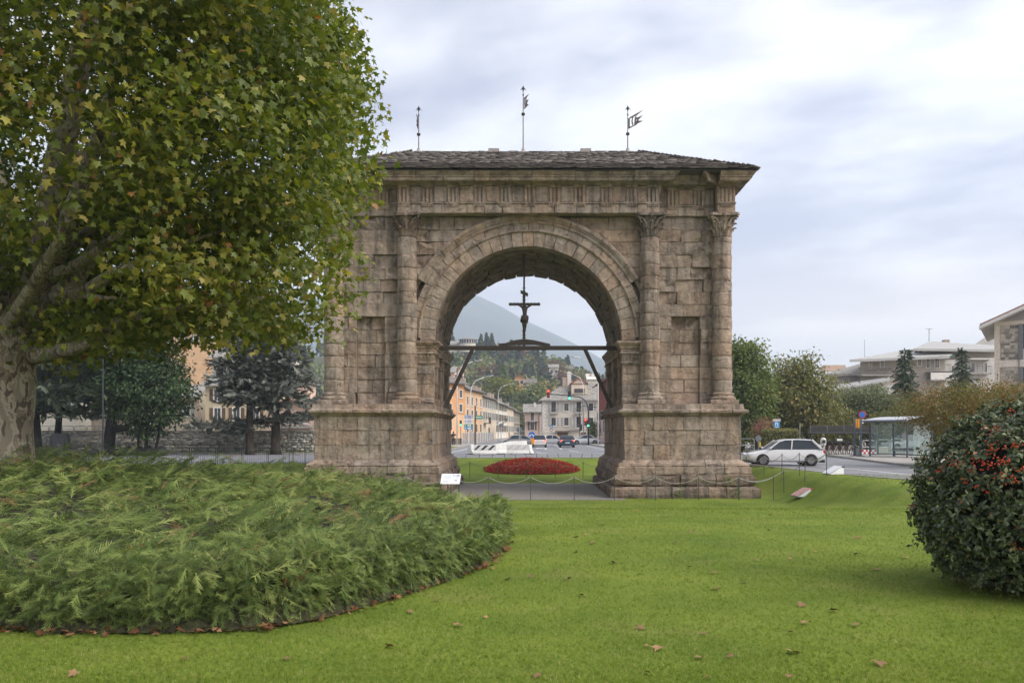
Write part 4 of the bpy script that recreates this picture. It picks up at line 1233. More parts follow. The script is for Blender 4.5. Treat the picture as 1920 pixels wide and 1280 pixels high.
TUFT_V, TUFT_F = tuft(9, 1.0, .05, 3, .12)
PLUME_V, PLUME_F = plume(7, 4, .062, .12)
def spruce(name, label, base, h, r, mat, group=None, levels=None, dens=1.0, droop=.28, size=.5, bark=None, parent_only=False):
    rg = random.Random(sum(map(ord, label)))
    t = thing(name, label, 'tree', base, group)
    b = Vector(base); tm = MB()
    tm.tube([b - Vector((0, 0, .1)), b + Vector((0, 0, h * .5)), b + Vector((0, 0, h * .97))], [r * .09 + .05, r * .06 + .03, .02], 7)
    Pp, Dd, Nn = [], [], []
    levels = levels or int(h * 2.2)
    for i in range(levels):
        f = i / levels; z = h * (.08 + .9 * f); L = r * (1 - f) ** .85 * rg.uniform(.8, 1.12) + .12
        nb = max(5, int(11 * (1 - f * .5)))
        for k in range(nb):
            a = 2 * math.pi * (k + rg.random() * .7) / nb + i; l_ = L * rg.uniform(.72, 1.1)
            d = Vector((math.cos(a), math.sin(a), 0))
            steps = max(2, int(l_ / (size * .33) * dens))
            for s_ in range(steps):
                u = (s_ + rg.random()) / steps
                p = b + d * (l_ * u) + Vector((0, 0, z - droop * l_ * u + .18 * l_ * u * u))
                Pp.append(p); Dd.append(d * .8 + Vector((rg.uniform(-.7, .7), rg.uniform(-.7, .7), rg.uniform(-.35, .1)))); Nn.append(d * .7 + Vector((rg.gauss(0, .6), rg.gauss(0, .6), .6)))
    tm.build('trunk', bark or M_BARK, t, True)
    n = len(Pp)
    scatter('crown', PLUME_V, PLUME_F, np.array([tuple(p) for p in Pp]), frames(np.array([tuple(p) for p in Nn]), ydir=np.array([tuple(p) for p in Dd])), NP.uniform(.7, 1.25, n) * size, mat, t)
    return t
def cedar(name, label, base, h, spread, mat, z0=.2, nl=26, trunk_r=.4, lean=(0, 0), size=.75, forks=(), group=None, dens=44, bark=None, low=()):
    """cedar: a stout trunk and long level limbs that carry flat plates of needles"""
    rg = random.Random(sum(map(ord, label)) + 3)
    t = thing(name, label, 'tree', base, group)
    b = Vector(base); tm = MB()
    ax = lambda u: b + Vector((lean[0] * u, lean[1] * u, h * u))
    tm.tube([b - Vector((0, 0, .15)), b + Vector((0, 0, .3)), ax(.25), ax(.55), ax(.97)], [trunk_r * 1.3, trunk_r, trunk_r * .85, trunk_r * .5, .05], 10)
    for fk in forks: tm.tube([b + Vector(q[:3]) for q in fk], [q[3] for q in fk], 9)
    Pp, Dd, Nn = [], [], []
    lims = [(z0 + (1 - z0) * (i / nl) ** .9, None) for i in range(nl)] + list(low)
    for i, (u, aa) in enumerate(lims):
        a = aa if aa is not None else i * 2.4 + rg.uniform(-.4, .4)
        L = spread * (1 - max(0, u - .35) * 1.05) * rg.uniform(.65, 1.1)
        d = Vector((math.cos(a), math.sin(a), 0)); side = Vector((-d.y, d.x, 0)); o_ = ax(u)
        bend = rg.uniform(-.12, .06) * L
        tip = o_ + d * L + Vector((0, 0, bend + .1 * L)); mid = o_ + d * L * .5 + Vector((0, 0, .1 * L))
        tm.tube([o_, mid, tip], [trunk_r * .28 * (1.15 - u), trunk_r * .16, .02], 6)
        k = int(dens * L / spread) + 6
        for s_ in range(k):
            w = rg.random() ** .7; c_ = (o_.lerp(mid, w * 2) if w < .5 else mid.lerp(tip, w * 2 - 1))
            off = rg.gauss(0, .28) * L * (.35 + .5 * math.sin(w * 3.0))
            Pp.append(c_ + side * off + Vector((0, 0, rg.gauss(0, .12) - abs(off) * .12)))
            Dd.append(d * .7 + side * (1 if off > 0 else -1) * .7 + Vector((rg.uniform(-.5, .5), rg.uniform(-.5, .5), rg.uniform(-.35, .12)))); Nn.append(Vector((rg.uniform(-.35, .35), rg.uniform(-.35, .35), 1)))
    tm.build('trunk', bark or M_BARKD, t, True)
    n = len(Pp)
    A = np.array([tuple(p) for p in Pp])
    rep = 3
    A = np.repeat(A, rep, 0) + NP.normal(size=(n * rep, 3)) * np.array((.3, .3, .1)) * size
    D = np.repeat(np.array([tuple(p) for p in Dd]), rep, 0) + NP.normal(size=(n * rep, 3)) * .5
    Q = np.repeat(np.array([tuple(p) for p in Nn]), rep, 0) + NP.normal(size=(n * rep, 3)) * .5
    scatter('crown', PLUME_V, PLUME_F, A, frames(Q, ydir=D), NP.uniform(.6, 1.2, n * rep) * size, mat, t)
    return t

# ---- juniper bed
M_JUN = leaf_mat('juniper', [(0, (.058, .085, .022)), (.4, (.13, .185, .047)), (.75, (.235, .29, .08)), (.95, (.36, .39, .13)), (1, (.28, .17, .08))], .3, .55, .25, .55, 1.1)
M_DARK_CORE = pmat('dark_core_fill', (0.055, 0.055, 0.028), 1.0, .4, 14, 1.0, 30)
near_px = [(-160, 1165), (-40, 1180), (100, 1190), (300, 1190), (480, 1184), (600, 1164), (720, 1130), (830, 1094), (905, 1066), (944, 1036)]
JP = [tuple(hit(x, y)[:2]) for x, y in near_px] + [(-.36, 13.6), (-.5, 15.2), (-1.15, 17.6), (-1.8, 19.8), (-4.2, 21.5), (-8, 22.5), (-12.5, 22), (-15, 18), (-13.5, 12), (-9, 8)]
JPr = [Vector(p) for p in JP]
def edge_dist(x, y):
    best = 1e9; v = Vector((x, y))
    for i in range(len(JPr)):
        a, b = JPr[i], JPr[(i + 1) % len(JPr)]; ab = b - a
        t = max(0, min(1, (v - a).dot(ab) / ab.length_squared)); best = min(best, (v - a - ab * t).length)
    return best
def jun_h(x, y, e):
    h = .64 + .066 * min(9, max(0, -x - 1.2)) * sstep(6, 14, y) - .32 * sstep(13.5, 18, y) * sstep(-4.2, -1.5, x)
    h += .24 * noise.noise(Vector((x * .6, y * .75, 3))) + .15 * noise.noise(Vector((x * 1.5, y * 1.9, 9)))
    return h * (.25 + .75 * math.sqrt(max(0, min(1, e / .45))))
juniper = thing('juniper_bed', 'wide feathery bed of spreading juniper clipped along its near edge', 'hedge', (-4, 13, tz(-4, 13)))
Pp, Dd, Nn, Sc, Tn = [], [], [], [], []
rg = random.Random(11)
xs_ = [p[0] for p in JP]; ys_ = [p[1] for p in JP]
NTUFT = 1250
tf_ = 0
while tf_ < NTUFT:
    y = 6.5 + (22.5 - 6.5) * rg.random() ** 1.5; x = rg.uniform(min(xs_), max(xs_))
    px_ = HX + x / y * F
    if px_ < -250 and rg.random() < .85: continue
    if not inside(JP, x, y): continue
    e = edge_dist(x, y)
    if e < .14: continue
    tf_ += 1
    hh = jun_h(x, y, e) * rg.choice((.84, .95, 1.0, 1.08, 1.25))
    fl = noise.noise(Vector((x * .35, y * .35, 17))) * 1.5
    td = Vector((.75 + .3 * math.sin(fl), -.30 + .45 * fl, .50)) + Vector((rg.gauss(0, .3), rg.gauss(0, .3), rg.gauss(0, .12)))
    tone = rg.gauss(0, .2)
    for k in range(15):
        r1, r2 = rg.gauss(0, .13), rg.gauss(0, .13)
        d = td + Vector((rg.gauss(0, .38), rg.gauss(0, .38), rg.gauss(0, .22)))
        Pp.append((x + r1, y + r2, tz(x, y) + hh * rg.uniform(.72, .98) - .05)); Dd.append(tuple(d)); Nn.append((rg.gauss(0, .4), rg.gauss(-.35, .4), 1)); Sc.append(rg.uniform(.15, .36) * (1 if y < 14 else 1.2)); Tn.append(tone)
# clipped face
per = resample(JP, .02)
cand = [(i, p) for i, p in enumerate(per) if i < len(per)]
k = 0
jc = Vector((-6, 14))
while k < 12500:
    i = rg.randrange(len(per)); p = per[i]; q = per[(i + 3) % len(per)]
    px_ = HX + p.x / p.y * F
    if p.y > 16 and rg.random() < .6: continue
    if px_ < -250 and rg.random() < .9: continue
    dn = Vector((q.y - p.y, -(q.x - p.x)))
    if dn.length < 1e-6: continue
    dn.normalize()
    h = jun_h(p.x, p.y, .45); u = rg.random()
    z = tz(p.x, p.y) + .03 + h * u * .98
    inn = p - dn * (rg.uniform(.0, .14) + .10 * (2 * u - 1) ** 2 + .05 * noise.noise(Vector((p.x * 1.4, p.y * 1.4, u * 2))))
    d = Vector((dn.x * .9, dn.y * .9, .55 * (u - .1))) + Vector((rg.gauss(0, .5), rg.gauss(0, .5), rg.gauss(0, .5)))
    Pp.append((inn.x, inn.y, z)); Dd.append(tuple(d)); Nn.append((dn.x * .8 + rg.gauss(0, .5), dn.y * .8 + rg.gauss(0, .5), .5)); Sc.append(rg.uniform(.10, .22)); Tn.append(rg.gauss(-.06, .08)); k += 1
JV, JF = plume(8, 8, .020, .12)
rn = np.clip(NP.random(len(Pp)) * .75 + .1 + np.array(Tn), 0, .99); rn[NP.random(len(Pp)) < .006] = 1
scatter('foliage', JV, JF, np.array(Pp), frames(np.array(Nn), ydir=np.array(Dd)), np.array(Sc), M_JUN, juniper, rn)
# dark mound against see-through; shade between the sprays put into its brown-green colour
m = MB()
gp = [Vector(p) for p in resample(JP, .35)]; ed_ = [(i, (i + 1) % len(gp)) for i in range(len(gp))]; nb0 = len(gp)
yy = 6.6
while yy < 23:
    xx = min(xs_)
    while xx < max(xs_):
        if inside(JP, xx, yy) and edge_dist(xx, yy) > .22: gp.append(Vector((xx, yy)))
        xx += .3
    yy += .3
rv, re_, rf, *_ = delaunay_2d_cdt(gp, ed_, [], 1, 1e-4)
vv = []
for p in rv:
    e = edge_dist(p[0], p[1]); vv.append((p[0], p[1], tz(p[0], p[1]) + (.02 if e < .02 else jun_h(p[0], p[1], min(e, .6)) * .80 - .04)))
m.add(vv, [tuple(f) for f in rf]); m.build('dark_core', M_DARK_CORE, juniper, True)
# bare soil strip under the clipped edge
sp_ = []
off_in, off_out = [], []
for i, p in enumerate(JPr[:13]):
    a, b = JPr[max(0, i - 1)], JPr[min(12, i + 1)]; d = (b - a).normalized(); nn_ = Vector((d.y, -d.x))
    off_in.append(p - nn_ * .35); off_out.append(p + nn_ * (-.02 + .03 * math.sin(i * 2.1)))
vv = [(p.x, p.y, tz(p.x, p.y) + .016) for p in off_out] + [(p.x, p.y, tz(p.x, p.y) + .016) for p in off_in]
n_ = len(off_out)
so = MB().add(vv, [(i, i + 1, n_ + i + 1, n_ + i) for i in range(n_ - 1)]).build('soil_strip', M_SOIL)
tag(so, 'bare brown soil along the foot of the juniper', kind='structure')
for f in so.data.polygons: pass

# ---- clipped berry bush on the right
M_PYR = leaf_mat('firethorn_leaf', [(0, (.026, .042, .019)), (.45, (.075, .105, .046)), (.8, (.17, .21, .095)), (.97, (.30, .31, .13)), (1, (.28, .13, .04))], .2, .35, .5)
M_BERRY = pmat('berry', (0.62, 0.06, 0.015), .35, .25, 40, spec=.5)
M_BERRY_CORE = pmat('bush_dark_core', (0.02, 0.02, 0.012), 1.0, .4, 14)  # near-black solid core closing the gaps between the leaves
bc = Vector((5.9, 9.45, 1.0)); br = Vector((1.5, 1.4, 1.12))
bush = thing('berry_bush', 'round clipped evergreen bush with orange-red berries, right foreground', 'bush', (bc.x, bc.y, tz(bc.x, bc.y)))
rg = random.Random(3)
def bush_r(q):
    s_ = 1 + .07 * noise.noise(q * 3.1) + .05 * noise.noise(q * 8)
    if q.z < 0: s_ *= 1 + .16 * (-q.z) ** 1.2
    return s_
Pp, Nn, Dd = [], [], []
while len(Pp) < 6200:
    q = Vector((rg.gauss(0, 1), rg.gauss(0, 1), rg.gauss(0, 1))).normalized()
    if q.y > .5 and rg.random() < .8: continue
    s_ = bush_r(q) * (rg.uniform(.88, 1.0) if rg.random() > .05 else rg.uniform(1.0, 1.07))
    p = Vector((bc.x + q.x * br.x * s_, bc.y + q.y * br.y * s_, bc.z + q.z * br.z * s_))
    if p.z < .1: continue
    if noise.noise(Vector((p.x * 2.6, p.y * 2.6, p.z * 2.6))) > .42 and rg.random() < .7: continue
    Pp.append(p); Nn.append(q)
PV, NV, DV = [], [], []
for p, q in zip(Pp, Nn):
    ax_ = (q + Vector((rg.gauss(0, .45), rg.gauss(0, .45), rg.gauss(.15, .45)))).normalized()
    for k in range(7):
        d = (ax_ * .5 + Vector((rg.gauss(0, 1), rg.gauss(0, 1), rg.gauss(0, 1))).normalized() * .8)
        PV.append(tuple(p + ax_ * rg.uniform(-.03, .03))); DV.append(tuple(d)); NV.append(tuple(ax_ + Vector((rg.gauss(0, .4), rg.gauss(0, .4), rg.gauss(0.2, .4)))))
scatter('foliage', LEAF_V, LEAF_F, np.array(PV), frames(np.array(NV), ydir=np.array(DV)), NP.uniform(.042, .075, len(PV)), M_PYR, bush)
bm = bmesh.new(); bmesh.ops.create_icosphere(bm, subdivisions=4, radius=1)
for v in bm.verts:
    q = v.co.normalized(); s_ = bush_r(q) * .84; v.co = Vector((bc.x + q.x * br.x * s_, bc.y + q.y * br.y * s_, max(.05, bc.z + q.z * br.z * s_))) - ORG[bush.name]
me = bpy.data.meshes.new('dark_core'); bm.to_mesh(me); bm.free(); link_mesh('dark_core', me, M_BERRY_CORE, bush, True)
m = MB()
for k in range(7):
    a = k * .9; m.tube([(bc.x + .12 * math.cos(a), bc.y + .12 * math.sin(a), -.05), (bc.x + .4 * math.cos(a), bc.y + .4 * math.sin(a), .5), (bc.x + .7 * math.cos(a), bc.y + .7 * math.sin(a), 1.0)], [.05, .035, .015], 6)
m.build('stems', M_BARK, bush)
bm = bmesh.new(); bmesh.ops.create_icosphere(bm, subdivisions=1, radius=1); bm.verts.ensure_lookup_table()
BV = np.array([tuple(v.co) for v in bm.verts]); BF = np.array([[v.index for v in f.verts] for f in bm.faces]); bm.free()
BP = []
for (x, y, k, sp) in ((1862, 803, 26, 14), (1866, 822, 22, 16), (1860, 842, 26, 12), (1885, 838, 14, 10), (1795, 868, 26, 12), (1835, 866, 40, 22), (1880, 865, 44, 14), (1848, 872, 20, 16), (1884, 893, 30, 12), (1762, 880, 14, 10), (1815, 882, 14, 10),
                      (1808, 902, 10, 5), (1829, 911, 8, 4), (1849, 921, 8, 4), (1738, 836, 10, 6), (1890, 773, 12, 12), (1903, 835, 18, 8), (1912, 880, 16, 9), (1893, 1018, 8, 6), (1905, 1027, 8, 8), (1900, 905, 12, 10), (1775, 862, 10, 8), (1870, 876, 10, 18), (1910, 985, 6, 10), (1840, 790, 6, 12)):
    dx, dz = (x - HX) / F, -(y - HY) / F
    for t in np.arange(7.4, 11, .01):
        q = Vector(((dx * t - bc.x) / br.x, (t - bc.y) / br.y, (CAMZ + dz * t - bc.z) / br.z))
        if q.length < 1.0: break
    ctr = Vector((dx * t, t - .02, CAMZ + dz * t))
    for j in range(int(k * .62)): BP.append(tuple(ctr + Vector((rg.gauss(0, sp * t / F * .75), rg.gauss(0, .03), rg.gauss(0, sp * t / F * .42)))))
for k in range(26):
    q = Vector((rg.gauss(0, 1), rg.gauss(0, 1), rg.uniform(-.2, .9))).normalized()
    if q.x < .1 and q.y < .2: continue
    ctr = bc + Vector((q.x * br.x, q.y * br.y, q.z * br.z)) * 1.0
    for j in range(14): BP.append(tuple(ctr + Vector((rg.gauss(0, .045), rg.gauss(0, .045), rg.gauss(0, .04)))))
tag(scatter('berries', BV, BF, np.array(BP), frames(NP.normal(size=(len(BP), 3))), NP.uniform(.007, .011, len(BP)), M_BERRY, bush, smooth=True), kind='stuff')

# ---- flower bed behind the arch
M_FLOWER = leaf_mat('red_flower', [(0, (.30, .012, .016)), (.6, (.52, .02, .024)), (1, (.65, .07, .05))], .3, .5, .2)
M_FLEAF = leaf_mat('bedding_leaf', [(0, (.08, .09, .025)), (.6, (.16, .12, .03)), (1, (.22, .18, .05))], .2, .5, .2)
fx0, fx1, fyc = PX(907, 55.8), PX(1087, 55.8), 56.0
bed = thing('flower_bed', 'long low mound of red bedding flowers behind the arch', 'flower bed', ((fx0 + fx1) / 2, fyc, tz(0, fyc)))
pf, pl = [], []
rg = random.Random(8)
for k in range(9000):
    a, b = rg.uniform(-1, 1), rg.uniform(-1, 1)
    if a * a + b * b > 1: continue
    x = (fx0 + fx1) / 2 + a * (fx1 - fx0) / 2; y = fyc + b * 1.6
    h = .42 * (1 - (a * a + b * b) ** 2) + .2 * (1 - a * a) * max(0, b + .4) * .5
    z = tz(x, y) + h * rg.uniform(.75, 1.1) + .04
    (pf if rg.random() < .76 else pl).append((x, y, z + (.03 if rg.random() < .5 else 0)))
scatter('flowers', TUFT_V, TUFT_F, np.array(pf), frames(np.array((0, -.4, 1.0)) + NP.normal(size=(len(pf), 3)) * .6), NP.uniform(.10, .16, len(pf)), M_FLOWER, bed)['kind'] = 'stuff'
scatter('leaves', LEAF_V, LEAF_F, np.array(pl), frames(np.array((0, -.4, 1.0)) + NP.normal(size=(len(pl), 3)) * .6), NP.uniform(.1, .17, len(pl)), M_FLEAF, bed)['kind'] = 'stuff'
m = MB(); rings = []
for q in (1.0, .9, .6, .05):
    rings.append([((fx0 + fx1) / 2 + q * math.cos(t) * (fx1 - fx0) / 2, fyc + q * 1.6 * math.sin(t), tz(0, fyc + q * 1.6 * math.sin(t)) - .02 + .27 * (1 - q ** 3)) for t in [2 * math.pi * k / 32 for k in range(32)]])
m.loft(rings).build('soil', M_SOIL, bed, True)

# ---- trees
for (nm, lb, px_, Y, h, crown, mat, nc, nl, sz, tr) in (
    ('willowy_tree', 'dense green tree rising beside the right end of the arch', 1392, 80, 10.2, (5.6, 2.7, 3.0, 4.6), L_GREEN, 230, 90, .32, .2),
    ('willowy_tree', 'broad green tree with thin sunlit top right of the arch', 1492, 84, 8.8, (5.0, 4.1, 3.6, 4.0), L_OLIVE, 230, 85, .32, .22),
    ('shrub', 'dark shrubby tree filling the gap right of the arch', 1425, 90, 7, (3.4, 3.6, 3.0, 3.2), L_GREEN, 150, 80, .32, .15),
    ('willowy_tree', 'grey-green feathery tree behind the bicycle shelter', 1625, 92, 6.4, (3.5, 4.5, 3.0, 2.9), L_GREY, 220, 85, .3, .15),
    ('shrub', 'olive shrub with tan leaves behind the bus stop poles', 1560, 86, 4.4, (2.1, 2.6, 2.4, 2.1), L_OLIVE, 110, 80, .28, .1),
    ('shrub', 'brownish bushes behind the glass bus shelter', 1690, 84, 4.2, (1.9, 3.6, 2.4, 1.9), L_OLIVE, 130, 80, .28, .1),
    ('maple_tree', 'low spreading maple turning orange behind the berry bush', 1822, 46, 4.4, (3.0, 3.4, 2.6, 1.35), L_MAPLE, 190, 110, .13, .12)):
    broadleaf(nm, lb, (PX(px_, Y), Y, -.1), h, crown, mat, nc, nl, sz, tr, clr=.55 if sz > .2 else .42)
broadleaf('shrub', 'pink-leaved shrub left of the blue square sign', (PX(1428, 71), 71, -.1), 3.2, (2.0, .7, .6, 1.2), leaf_mat('pink_leaf', [(0, (.20, .08, .05)), (1, (.45, .22, .17))], .3), 24, 40, .12, .04, cat='bush', clr=.3)
spruce('spruce_tree', 'dark pointed spruce in front of the grey apartment block', (PX(1697, 100), 100, -.1), PZ(648, 100) + .1, 3.0, L_DARK, size=.72, levels=40)
spruce('spruce_tree', 'smaller spruce between the apartment block and the near corner house', (PX(1803, 100), 100, -.1), PZ(650, 100) + .1, 2.8, L_DARK, size=.72, levels=40)
# clipped hedge by the blue sign
hd = thing('clipped_hedge', 'box-shaped clipped hedge below the blue square sign', 'hedge', (PX(1461, 70), 70, -.1))
hx0, hx1 = PX(1431, 70), PX(1491, 70)
q = np.stack([NP.uniform(hx0, hx1, 5000), NP.uniform(69.2, 70.8, 5000), NP.uniform(-.05, 1.85, 5000)], 1)
f_ = NP.integers(0, 3, 5000)
q[f_ == 0, 1] = 69.2 + NP.normal(size=(f_ == 0).sum()) * .06; q[f_ == 1, 2] = 1.82 + NP.normal(size=(f_ == 1).sum()) * .07
q[f_ == 2, 0] = np.where(NP.random((f_ == 2).sum()) < .5, hx0, hx1) + NP.normal(size=(f_ == 2).sum()) * .06
scatter('foliage', LEAF_V, LEAF_F, q, frames(np.array((0, -.6, .6)) + NP.normal(size=q.shape) * .6), NP.uniform(.08, .16, 5000), L_OLIVE, hd)
MB().bb(hx0 + .08, hx1 - .08, 69.3, 70.7, -.1, 1.74, .15).build('dark_core', M_DARK_CORE, hd)  # solid dark core behind the clipped leaves

# left side: cedars and a yew
cedar('cedar_tree', 'dark cedar with thick black trunk beside the plane tree', (PX(66, 70), 70, -.05), 13, 5.2, L_CEDAR, z0=.24, nl=30, trunk_r=.55, lean=(-.6, 0), size=.95)
cedar('cedar_tree', 'dark cedar with slightly leaning trunk behind the black memorial stone', (PX(106, 72), 72, -.05), 12, 5.0, L_CEDAR, z0=.28, nl=28, trunk_r=.30, lean=(.9, 0), size=.95)
cedar('cedar_tree', 'cedar with bent side trunk curving up like a hook', (PX(203, 69), 69, -.05), 12.5, 4.4, L_DARK, z0=.3, nl=26, trunk_r=.48, lean=(1.3, 0), size=.9,
      forks=([(.6, -.1, 2.0, .34), (1.5, -.15, 2.05, .26), (2.1, -.1, 2.5, .22), (2.3, 0, 3.4, .17), (2.2, 0, 4.4, .1)],))
yw = broadleaf('yew_tree', 'bushy dark green conifer with three thin stems', (PX(272, 68), 68, -.05), 9, (5.6, 3.5, 3.0, 3.9), L_YEW, 200, 80, .3, .16, clr=.5, bark=M_BARKD)
m = MB(); b = Vector((PX(272, 68), 68, -.05))
m.tube([b + Vector((-.6, 0, -.1)), b + Vector((-.5, 0, 1.5)), b + Vector((-.1, 0, 3.2))], [.1, .09, .06], 7); m.build('stem', M_BARKD, yw)
m = MB(); m.tube([b + Vector((.75, 0, -.1)), b + Vector((1.1, 0, 1.5)), b + Vector((1.3, 0, 3.2))], [.13, .11, .07], 7); m.build('stem', M_BARKD, yw)
cedar('blue_cedar', 'blue-grey cedar with bare low limbs, left of the pair', (PX(468, 71), 71, -.05), 10.5, 4.2, L_BLUE, z0=.36, nl=26, trunk_r=.34, size=.85, bark=M_BARK, low=[(.2, 3.3), (.24, .2), (.17, 2.9)])
cedar('blue_cedar', 'blue-grey cedar nearest to the arch, right of the pair', (PX(517, 72), 72, -.05), 11, 4.2, L_BLUE, z0=.36, nl=26, trunk_r=.4, size=.85, bark=M_BARK, low=[(.22, 2.8), (.26, .4)])
# ------------------------------------------------------------------ lawn grass (near part) and fallen leaves
M_BLADE = leaf_mat('grass_blade', [(0, (.10, .16, .023)), (.5, (.185, .25, .037)), (.9, (.28, .335, .06)), (1, (.45, .39, .17))], .42, .5, .3, .35, 1.3)
gpos = []
rgx = NP
def lawn_pts(n, y0, y1, pw):
    Y = y0 + (y1 - y0) * NP.random(n) ** pw
    X = (NP.uniform(-120, 2150, n) - HX) / F * Y
    return X, Y
JPl = [tuple(p) for p in JP]
Xg, Yg = lawn_pts(205000, 5.6, 37.0, 2.3)
_a = np.array([tuple(p) for p in JPr]); _b = np.roll(_a, -1, 0); _ab = _b - _a
_q = np.stack([Xg, Yg], 1)[:, None, :] - _a[None]
_t = np.clip((_q * _ab[None]).sum(2) / (_ab ** 2).sum(1)[None], 0, 1)
_ed = np.linalg.norm(_q - _t[:, :, None] * _ab[None], axis=2).min(1)
ok = np.array([((not inside(JPl, x, y)) or (e < .10)) and y < 36.9 and not ((x - bc.x) ** 2 + (y - bc.y) ** 2 < .5) for x, y, e in zip(Xg, Yg, _ed)])
Xg, Yg = Xg[ok], Yg[ok]
Zg = np.array([tz(x, y) for x, y in zip(Xg, Yg)])
GB_V = np.array([(-.09, 0, 0), (.09, 0, 0), (.0, 1, .25), (.25, -.1, 0), (.38, .05, 0), (.42, .85, .1), (-.3, .1, 0), (-.2, -.05, 0), (-.5, .75, -.1)]); GB_F = np.array([(0, 1, 2), (3, 4, 5), (6, 7, 8)])
yd = np.array((0, 0, 1.0)) + NP.normal(size=(len(Xg), 3)) * .45
zn = NP.normal(size=(len(Xg), 3)) * np.array((1, 1, .2))
g = scatter('grass', GB_V, GB_F, np.stack([Xg, Yg, Zg], 1), frames(zn, ydir=yd), NP.uniform(.018, .036, len(Xg)) * (1 + .03 * (Yg - 6)), M_BLADE)
tag(g, 'short mown grass blades of the near lawn', 'grass', kind='stuff')
M_DRY = pmat('dry_leaf', (0.30, 0.17, 0.085), .8, .25, 30, objvar=.35)
M_LITTER = leaf_mat('leaf_litter', [(0, (.09, .04, .02)), (.5, (.20, .09, .04)), (1, (.33, .19, .10))], .1, .7, .2)
LV = PLANE_V.copy(); LV[:, 2] = [.05] + [.16 * abs(x) + .05 * math.sin(6 * y) for x, y in _pl]
lm = np_mesh('fallen_leaf', LV - np.array((0, .4, 0)), PLANE_F); lm.materials.append(M_DRY)
rg = random.Random(2)
LEAVES = [(1081, 1008), (1097, 1004), (1079, 1038), (1152, 1057), (1092, 1119), (1065, 1087), (1040, 1072), (953, 1089), (910, 1160), (731, 1216), (980, 1060), (996, 1083), (1344, 1107), (1529, 1036), (1698, 1047), (1651, 957), (1360, 990), (1476, 986), (1110, 1020),
          (76, 1192), (136, 1268), (345, 1240), (536, 1239), (498, 1180), (292, 1192), (1008, 1271), (1245, 972), (1420, 1052), (1608, 1010), (1200, 1180), (1480, 1190), (820, 1128), (1020, 985), (1130, 985), (860, 1175), (770, 1150)]
LEAVES += [(rg.uniform(960, 1680), 945 + 330 * rg.random() ** 1.6) for _ in range(34)]
for (x, y) in LEAVES:
    p = hit(x, y)
    o = bpy.data.objects.new('fallen_leaf', lm); C.objects.link(o)
    o.location = p + Vector((0, 0, .02)); s_ = rg.uniform(.05, .12); o.scale = (s_, s_, s_ * rg.uniform(.8, 1.8)); o.rotation_euler = (rg.uniform(-.35, .35), rg.uniform(-.35, .35), rg.uniform(0, 6.3))
    tag(o, 'curled dry brown plane leaf fallen on the lawn', 'leaf', 'fallen leaves scattered over the lawn')
lp = []
for k in range(420):
    i = rg.randrange(1, 11); a, b = JPr[i - 1], JPr[i]
    d = (b - a).normalized(); nn_ = Vector((d.y, -d.x)); p = a.lerp(b, rg.random()) + nn_ * (rg.gauss(-.04, .08))
    lp.append((p.x, p.y, tz(p.x, p.y) + .028 + rg.random() * .02))
tag(scatter('leaf_litter', LV - np.array((0, .4, 0)), PLANE_F, np.array(lp), frames(np.array((0, 0, 1.0)) + NP.normal(size=(len(lp), 3)) * .35), NP.uniform(.04, .10, len(lp)), M_LITTER), 'brown leaf litter under the clipped juniper edge', 'leaves', kind='stuff')
# ------------------------------------------------------------------ buildings
M_GLASS = glass_mat('window_glass')
M_FRAME = pmat('window_frame', (0.62, 0.6, 0.56), .6, .08, 10)
M_FRAMEB = pmat('brown_window_frame', (0.16, 0.08, 0.05), .6, .15, 10)
M_SHUT = pmat('grey_shutter', (0.36, 0.36, 0.34), .7, .12, 8, objvar=.1)
M_SHUTB = pmat('brown_shutter', (0.13, 0.08, 0.05), .7, .15, 8)
M_ORANGE = pmat('orange_plaster', (0.60, 0.31, 0.14), .9, .08, .6, .15, 20)
M_ORANGE2 = pmat('apricot_plaster', (0.68, 0.43, 0.25), .9, .08, .6, .15, 20)
M_CREAM = pmat('cream_plaster', (0.64, 0.54, 0.42), .9, .1, .5, .15, 20, col2=(.5, .41, .31))
M_WHITEW = pmat('white_plaster', (0.72, 0.67, 0.60), .9, .1, .5, .15, 20, col2=(.56, .51, .44))
M_GREYW = pmat('grey_beige_plaster', (0.56, 0.51, 0.43), .9, .08, .5, .15, 20)
M_PINKW = pmat('pink_plaster', (0.58, 0.45, 0.39), .9, .08, .5, .15, 20)
M_PINK2 = pmat('salmon_plaster', (0.64, 0.46, 0.36), .9, .08, .5, .15, 20)
M_YELW = pmat('yellow_plaster', (0.52, 0.43, 0.29), .9, .08, .5, .15, 20)
M_REDW = pmat('red_boards', (0.28, 0.055, 0.04), .8, .15, 2, .2, 20, stretch=(3, 3, .3))
M_DSTONE = pmat('rough_brown_wall', (0.25, 0.2, 0.15), .95, .25, 2, .5, 12)
M_LOSE = pmat('stone_slab_roof', (0.30, 0.28, 0.25), .9, .25, 2.5, .6, 10, col2=(.15, .14, .125))
M_LOSED = pmat('dark_slab_roof', (0.19, 0.165, 0.145), .9, .25, 2.5, .6, 10)
M_REDROOF = pmat('red_tile_roof', (0.30, 0.12, 0.07), .9, .2, 3, .4, 10)
M_TRIM = pmat('white_trim', (0.68, 0.65, 0.60), .8, .06, 3)
M_CONC = pmat('concrete', (0.36, 0.34, 0.31), .9, .12, 2, .2, 20)
M_RAIL = pmat('grey_rail', (0.20, 0.20, 0.20), .6, .1, 5, metal=.3)
M_BRICK = pmat('chimney_plaster', (0.46, 0.35, 0.27), .9, .2, 3, .3, 14)
M_WOODB = pmat('brown_wood', (0.12, 0.07, 0.045), .8, .2, 4)
